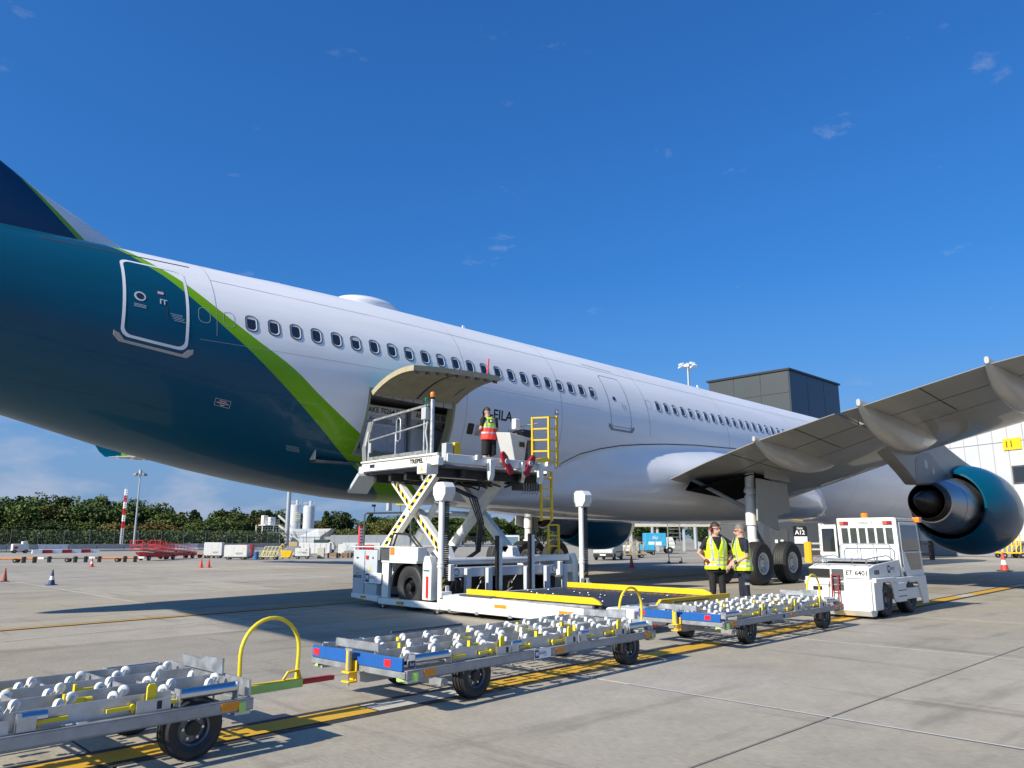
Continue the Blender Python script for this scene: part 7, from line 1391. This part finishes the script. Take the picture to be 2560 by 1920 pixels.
# striped sign post and pipe gantry
t_ = thing('sign_gantry', 'dark pipe gantry with lamp, camera and small yellow sign behind the loader', 'gantry', (33.6, 51.0, 0), world=True)
MB().tube([(33.6, 51.0, 0), (33.6, 51.0, 3.25), (33.75, 50.9, 3.36), (36.4, 49.2, 3.42), (36.6, 49.1, 3.3), (36.6, 49.1, 0)], .07, 10).obj('frame', dgrey, t_); MB().cyl((34.2, 50.6, 3.36), (34.2, 50.6, 3.85), .03, 8).box(34.0, 34.25, 50.5, 50.7, 3.85, 4.02).obj('camera_head', black, t_)
MB().box(35.0, 35.35, 49.9, 50.2, 3.55, 4.35).obj('antenna_box', lgrey, t_, bev=.03); sg2 = MB().hexa([(35.55, 49.70, 4.0), (36.15, 49.3, 4.0), (36.17, 49.33, 4.0), (35.57, 49.73, 4.0)], [(35.55, 49.70, 4.42), (36.15, 49.3, 4.42), (36.17, 49.33, 4.42), (35.57, 49.73, 4.42)]).obj('number_sign', lemon, t_); MB().cyl((35.9, 49.55, 3.4), (35.9, 49.55, 4.0), .025, 8).obj('sign_stem', dgrey, t_)
text('111', .34, lambda u, v: Vector((35.85 + .83 * u, 49.49 - .555 * u, 4.2 + v)), 'lettering', ink, sg2)
t_ = thing('warning_post', 'pink and white warning post rising left of the loader', 'post', (32.9, 50.4, 0)); MB().box(-.14, .14, -.1, .1, 0, 2.35).obj('board', M('pink_red', (.62, .06, .10), .5), t_); [MB().box(-.1, .1, -.112, -.101, .75 + .22 * k, .87 + .22 * k).obj('panel_mark', white_print, t_) for k in range(7)]; MB().box(-.32, .32, -.2, .2, 0, .6).obj('base', M('base_orange', (.5, .12, .06), .6), t_)
# long tow bars resting on trestles at the left
def towbar(x, y, rz, L_, mat_, label):
    t_ = thing('tow_bar', label, 'tow bar', (x, y, 0), rz, 'aircraft tow bars'); MB().cyl((-L_ / 2, 0, .42), (L_ / 2, 0, .42), .09, 12).obj('tube', mat_, t_); MB().box(L_ / 2, L_ / 2 + .6, -.2, .2, .32, .55).obj('head', old_white, t_, bev=.04)
    for k in (-.35, 0.2, .42): MB().box(L_ * k - .12, L_ * k + .12, -.25, .25, .0, .6).obj('trestle', black, t_, bev=.03)
    bw(t_, L_ * .05, -.3, .22, .2); bw(t_, L_ * .05, .3, .22, .2)
rust = M('tow_bar_grey', (.20, .17, .14), .7, var=.2)
for k, (x, y, c_, lb) in enumerate(((8.2, 57.5, rust, 'grey tow bar on black trestles, leftmost of the long row'), (11.6, 55.5, orange, 'orange tow bar, first in the row from the left edge'), (14.2, 54.6, rust, 'grey tow bar on black trestles, middle of the long row'), (16.6, 53.0, orange, 'orange tow bar ending behind the red belt loader'), (24.5, 59.6, orange, 'orange pipe barrier behind the belt loaders, right of them'))): towbar(x, y, R(-36), 4.6, c_, lb)
# small white machine with red parts at the far left, wheeled yellow stand
t_ = thing('sweeper', 'small white sweeping machine far off at the left edge', 'machine', (19.3, 90.5, 0)); MB().box(-1.2, .2, -.6, .6, .4, 1.5).obj('hopper', off_w, t_, bev=.06); MB().prism([(.2, .4), (1.2, .4), (1.2, 1.1), (.9, 1.9), (.2, 1.9)], 'y', -.6, .6).obj('cab', off_w, t_, bev=.05); MB().prism([(1.0, 1.15), (1.21, 1.12), (.93, 1.82)], 'y', -.5, .5).obj('windscreen', glass, t_); [bw(t_, a, b, .3) for a in (-.8, .8) for b in (-.55, .55)]; MB().box(-1.0, -.4, -.62, -.601, .7, 1.1).obj('red_panel', red, t_)
# ---- vehicles beneath the belly
def van(x, y, rz, label, body_m):
    t_ = thing('van', label, 'van', (x, y, 0), rz); b_ = MB(); prof = [(-2.1, .30), (2.05, .30), (2.12, .55), (2.05, .95), (1.35, 1.10), (.75, 1.72), (.3, 1.80), (-1.95, 1.80), (-2.08, 1.6)]
    rg = [[(px_, s_ * (.86 if pz < 1.2 else .86 - .12 * (pz - 1.0)), pz) for px_, pz in prof] for s_ in (-1, 1)]; b_.loft(rg, True); b_.obj('body', body_m, t_, bev=.05)
    MB().box(1.95, 2.16, -.84, .84, .28, .62).obj('front_bumper', black, t_, bev=.04); MB().prism([(1.30, 1.14), (1.37, 1.12), (.80, 1.68), (.74, 1.66)], 'y', -.70, .70).obj('windscreen', glass, t_)
    for s_ in (-1, 1): MB().prism([(.05, 1.15), (1.15, 1.15), (.68, 1.62), (.05, 1.62)], 'y', s_ * .845 - .012, s_ * .845 + .012).obj('side_window', glass, t_); MB().box(-1.7, .9, s_ * .862 - .01, s_ * .862 + .01, .66, .74).obj('rub_strip', black, t_); MB().box(2.0, 2.12, s_ * .62 - .16, s_ * .62 + .16, .68, .86).obj('headlight', white_print, t_, bev=.03)
    MB().box(2.16, 2.17, -.26, .26, .42, .53).obj('number_plate', white_print, t_); [bw(t_, a, b, .31, .2) for a in (-1.3, 1.35) for b in (-.8, .8)]
    return t_
van(42.6, 34.4, R(205), 'pale grey panel van parked beneath the belly', M('van_grey', (.45, .49, .46), .35, var=.05, coat=.4))
t_ = thing('flatbed_truck', 'white flatbed truck facing the camera behind the loader', 'truck', (44.6, 46.4, 0), R(228)); MB().prism([(.6, .55), (2.3, .55), (2.35, 1.3), (2.1, 2.15), (.6, 2.2)], 'y', -1.0, 1.0).obj('cab', off_w, t_, bev=.08); MB().prism([(2.32, 1.32), (2.37, 1.3), (2.14, 2.02), (2.08, 2.02)], 'y', -.85, .85).obj('windscreen', M('screen_glass', (.12, .20, .22), .08, coat=.5), t_); MB().box(-3.6, .55, -1.05, 1.05, .75, .92).obj('load_bed', dgrey, t_); MB().box(2.25, 2.45, -1.0, 1.0, .4, .75).obj('bumper', dgrey, t_, bev=.04)
for s_ in (-1, 1): MB().box(1.9, 2.0, s_ * 1.15 - .1, s_ * 1.15 + .1, 1.4, 1.85).obj('mirror', black, t_, bev=.02); MB().box(2.44, 2.46, s_ * .75 - .15, s_ * .75 + .15, .5, .66).obj('headlight', white_print, t_)
[bw(t_, a, b, .45, .28) for a in (-2.6, 1.5) for b in (-.9, .9)]
frame_trailer(47.6, 36.4, R(-42), 'brown and white loaded rack trailer right of the van', M('trailer_tan', (.32, .25, .12), .6), 2.6)
t_ = thing('rolling_ladder', 'tall grey rolling ladder standing under the belly', 'ladder', (39.4, 26.8, 0), R(-46)); b_ = MB(); [b_.bar((a, 0, .12), (a * .94, .35, 3.1), .07) for a in (-.48, .48)]; b_.obj('side_rail', zinc_dull, t_)
for k in range(9): MB().box(-.46, .46, .04 + .04 * k - .05, .04 + .04 * k + .05, .45 + .3 * k, .49 + .3 * k).obj('rung', zinc_dull, t_)
[bw(t_, a, b, .08, .05) for a in (-.45, .45) for b in (0, .6)]; MB().bar((-.45, 0, .15), (-.45, .6, .15), .05).bar((.45, 0, .15), (.45, .6, .15), .05).obj('foot_frame', zinc_dull, t_)
t_ = thing('service_trailer', 'long grey service trailer behind the man with ear defenders', 'trailer', (42.0, 24.2, 0), R(-44)); MB().box(-1.6, 2.2, -.6, .6, .85, 1.0).obj('bed', lgrey, t_, bev=.02); b_ = MB(); [b_.bar((-1.6 + .76 * k, -.6, .3), (-1.6 + .76 * k, -.6, .86), .05) for k in range(6)]; b_.bar((-1.6, -.6, .55), (2.2, -.6, .55), .05); b_.obj('rail', zinc_dull, t_); [bw(t_, a, b, .42, .2) for a in (-.4, 1.5) for b in (-.5, .5)]; MB().box(-.9, .5, -.4, .4, 1.0, 1.5).obj('equipment_case', mgrey, t_, bev=.04)
sky_b = M('sky_blue_wrap', (.04, .33, .55), .45, var=.15, vs_=2)
t_ = thing('catering_truck', 'light blue and white catering truck far off under the belly', 'truck', (63.4, 45.2, 0), R(-44)); MB().box(-1.6, 1.0, -1, 1, .9, 2.5).obj('van_body', sky_b, t_, bev=.05); MB().box(-1.2, .4, -1.015, -1.005, 1.0, 1.45).obj('white_band', white_print, t_); text('Sky', .55, lambda u, v: Vector((-.4 + u, -1.02, 1.95 + v)), 'lettering', white_print, t_, shear=.3); MB().prism([(1.0, .6), (2.1, .6), (2.1, 1.3), (1.8, 2.0), (1.0, 2.0)], 'y', -.95, .95).obj('cab', off_w, t_, bev=.06); MB().prism([(1.9, 1.32), (2.12, 1.3), (1.83, 1.92)], 'y', -.8, .8).obj('windscreen', glass, t_); [bw(t_, a, b, .42, .25) for a in (-.9, 1.4) for b in (-.85, .85)]
for k, (x, y, c_, lb) in enumerate(((58, 42.5, sky_b, 'low blue baggage cart left of the light blue truck'), (54, 33.5, wood, 'brown loaded baggage cart right of the rolling ladder'), (52.5, 41.0, off_w, 'white baggage cart behind the tan rack trailer'), (66.5, 35.5, mgrey, 'grey baggage cart far off behind the two men'))):
    t_ = thing('baggage_cart', lb, 'cart', (x, y, 0), R(-44)); MB().box(-1.0, 1.0, -.6, .6, .35, .48).obj('bed', dgrey, t_); MB().box(-.9, .9, -.5, .5, .48, 1.15).obj('load', c_, t_, bev=.05); [MB().box(a - .03, a + .03, -.6, .6, .48, 1.5).obj('end_frame', lgrey, t_) for a in (-1, 1)]; [bw(t_, a, b, .2) for a in (-.7, .7) for b in (-.5, .5)]
t_ = thing('low_canopy', 'long pale canopy roof on posts far off under the belly', 'canopy', (76, 52.5, 0), R(-44)); MB().box(-5, 5, -1.5, 1.5, 2.75, 3.15).obj('roof', beige, t_); [MB().box(a - .12, a + .12, -1.2, -1.0, 0, 2.75).obj('post', lgrey, t_) for a in (-4.5, -1.5, 1.5, 4.5)]
# ---- beyond the engine on the right
t_ = thing('pushback_tractor', 'low white pushback tractor beyond the engine', 'tractor', (94.0, 27.4, 0), R(-44)); MB().prism([(-3.0, .3), (3.2, .3), (3.2, 1.0), (.4, 1.3), (-1.2, 1.9), (-3.0, 1.9)], 'y', -1.2, 1.2).obj('body', off_w, t_, bev=.08); [bw(t_, a, b, .75, .5) for a in (-1.5, 2.0) for b in (-1.1, 1.1)]; MB().box(-2.9, -2.0, -1.22, -1.2, 1.2, 1.75).obj('side_window', glass, t_); MB().box(1.4, 1.7, -1.22, -1.2, .6, .8).obj('marker_lamp', dgrey, t_)
frame_trailer(68.5, 16.6, R(-50), 'yellow wheeled stand trailer at the right, below the engine', yellow, 1.6)
t_ = thing('low_loader_cart', 'red and grey low cart at the right edge', 'cart', (73, 16.0, 0), R(-50)); MB().box(-1.2, 1.2, -.6, .6, .35, .55).obj('bed', red, t_, bev=.03); MB().box(-.8, .6, -.5, .5, .55, 1.3).obj('machine', lgrey, t_, bev=.05); [bw(t_, a, b, .2) for a in (-.8, .8) for b in (-.5, .5)]
t_ = thing('trestle_stand', 'brown wooden trestle between tractor and engine', 'stand', (58.5, 19.6, 0), R(-44)); [MB().box(-.8, .8, -.12, .12, z, z + .16).obj('beam', wood, t_) for z in (.3, 1.0)]; [MB().box(a - .08, a + .08, -.2, .2, 0, 1.3).obj('end_post', black, t_) for a in (-.8, .8)]
t_ = thing('engine_stand', 'tan and white steel rack beside the gate building', 'rack', (47.6, 21.6, 0), R(-44)); [MB().box(-.9, .9, -.35, .35, z, z + .1).obj('shelf', c_, t_) for z, c_ in ((.35, wood), (.75, off_w), (1.1, off_w))]; [MB().box(a - .07, a + .07, -.4, .4, 0, 1.25).obj('end_post', yellow if a < 0 else black, t_) for a in (-.9, .9)]

# the gear on the far side of the apron is compact: half-height carts and units
for o in list(COL.objects):
    if o.parent is None and o.get('category') in ('belt loader', 'power unit', 'cart', 'drum', 'trailer', 'tub', 'locker', 'crate', 'container', 'generator', 'truck', 'tow bar', 'machine', 'van', 'ladder') and o.location.y > 20 and o.name.split('.')[0] != 'cargo_container':
        far_left = o.location.y > 48; k = .60 if far_left else .78; o.scale = (k, k, k)

# tidy up: the helper property is not part of the scene description
for o in COL.objects:
    if '_o' in o: del o['_o']
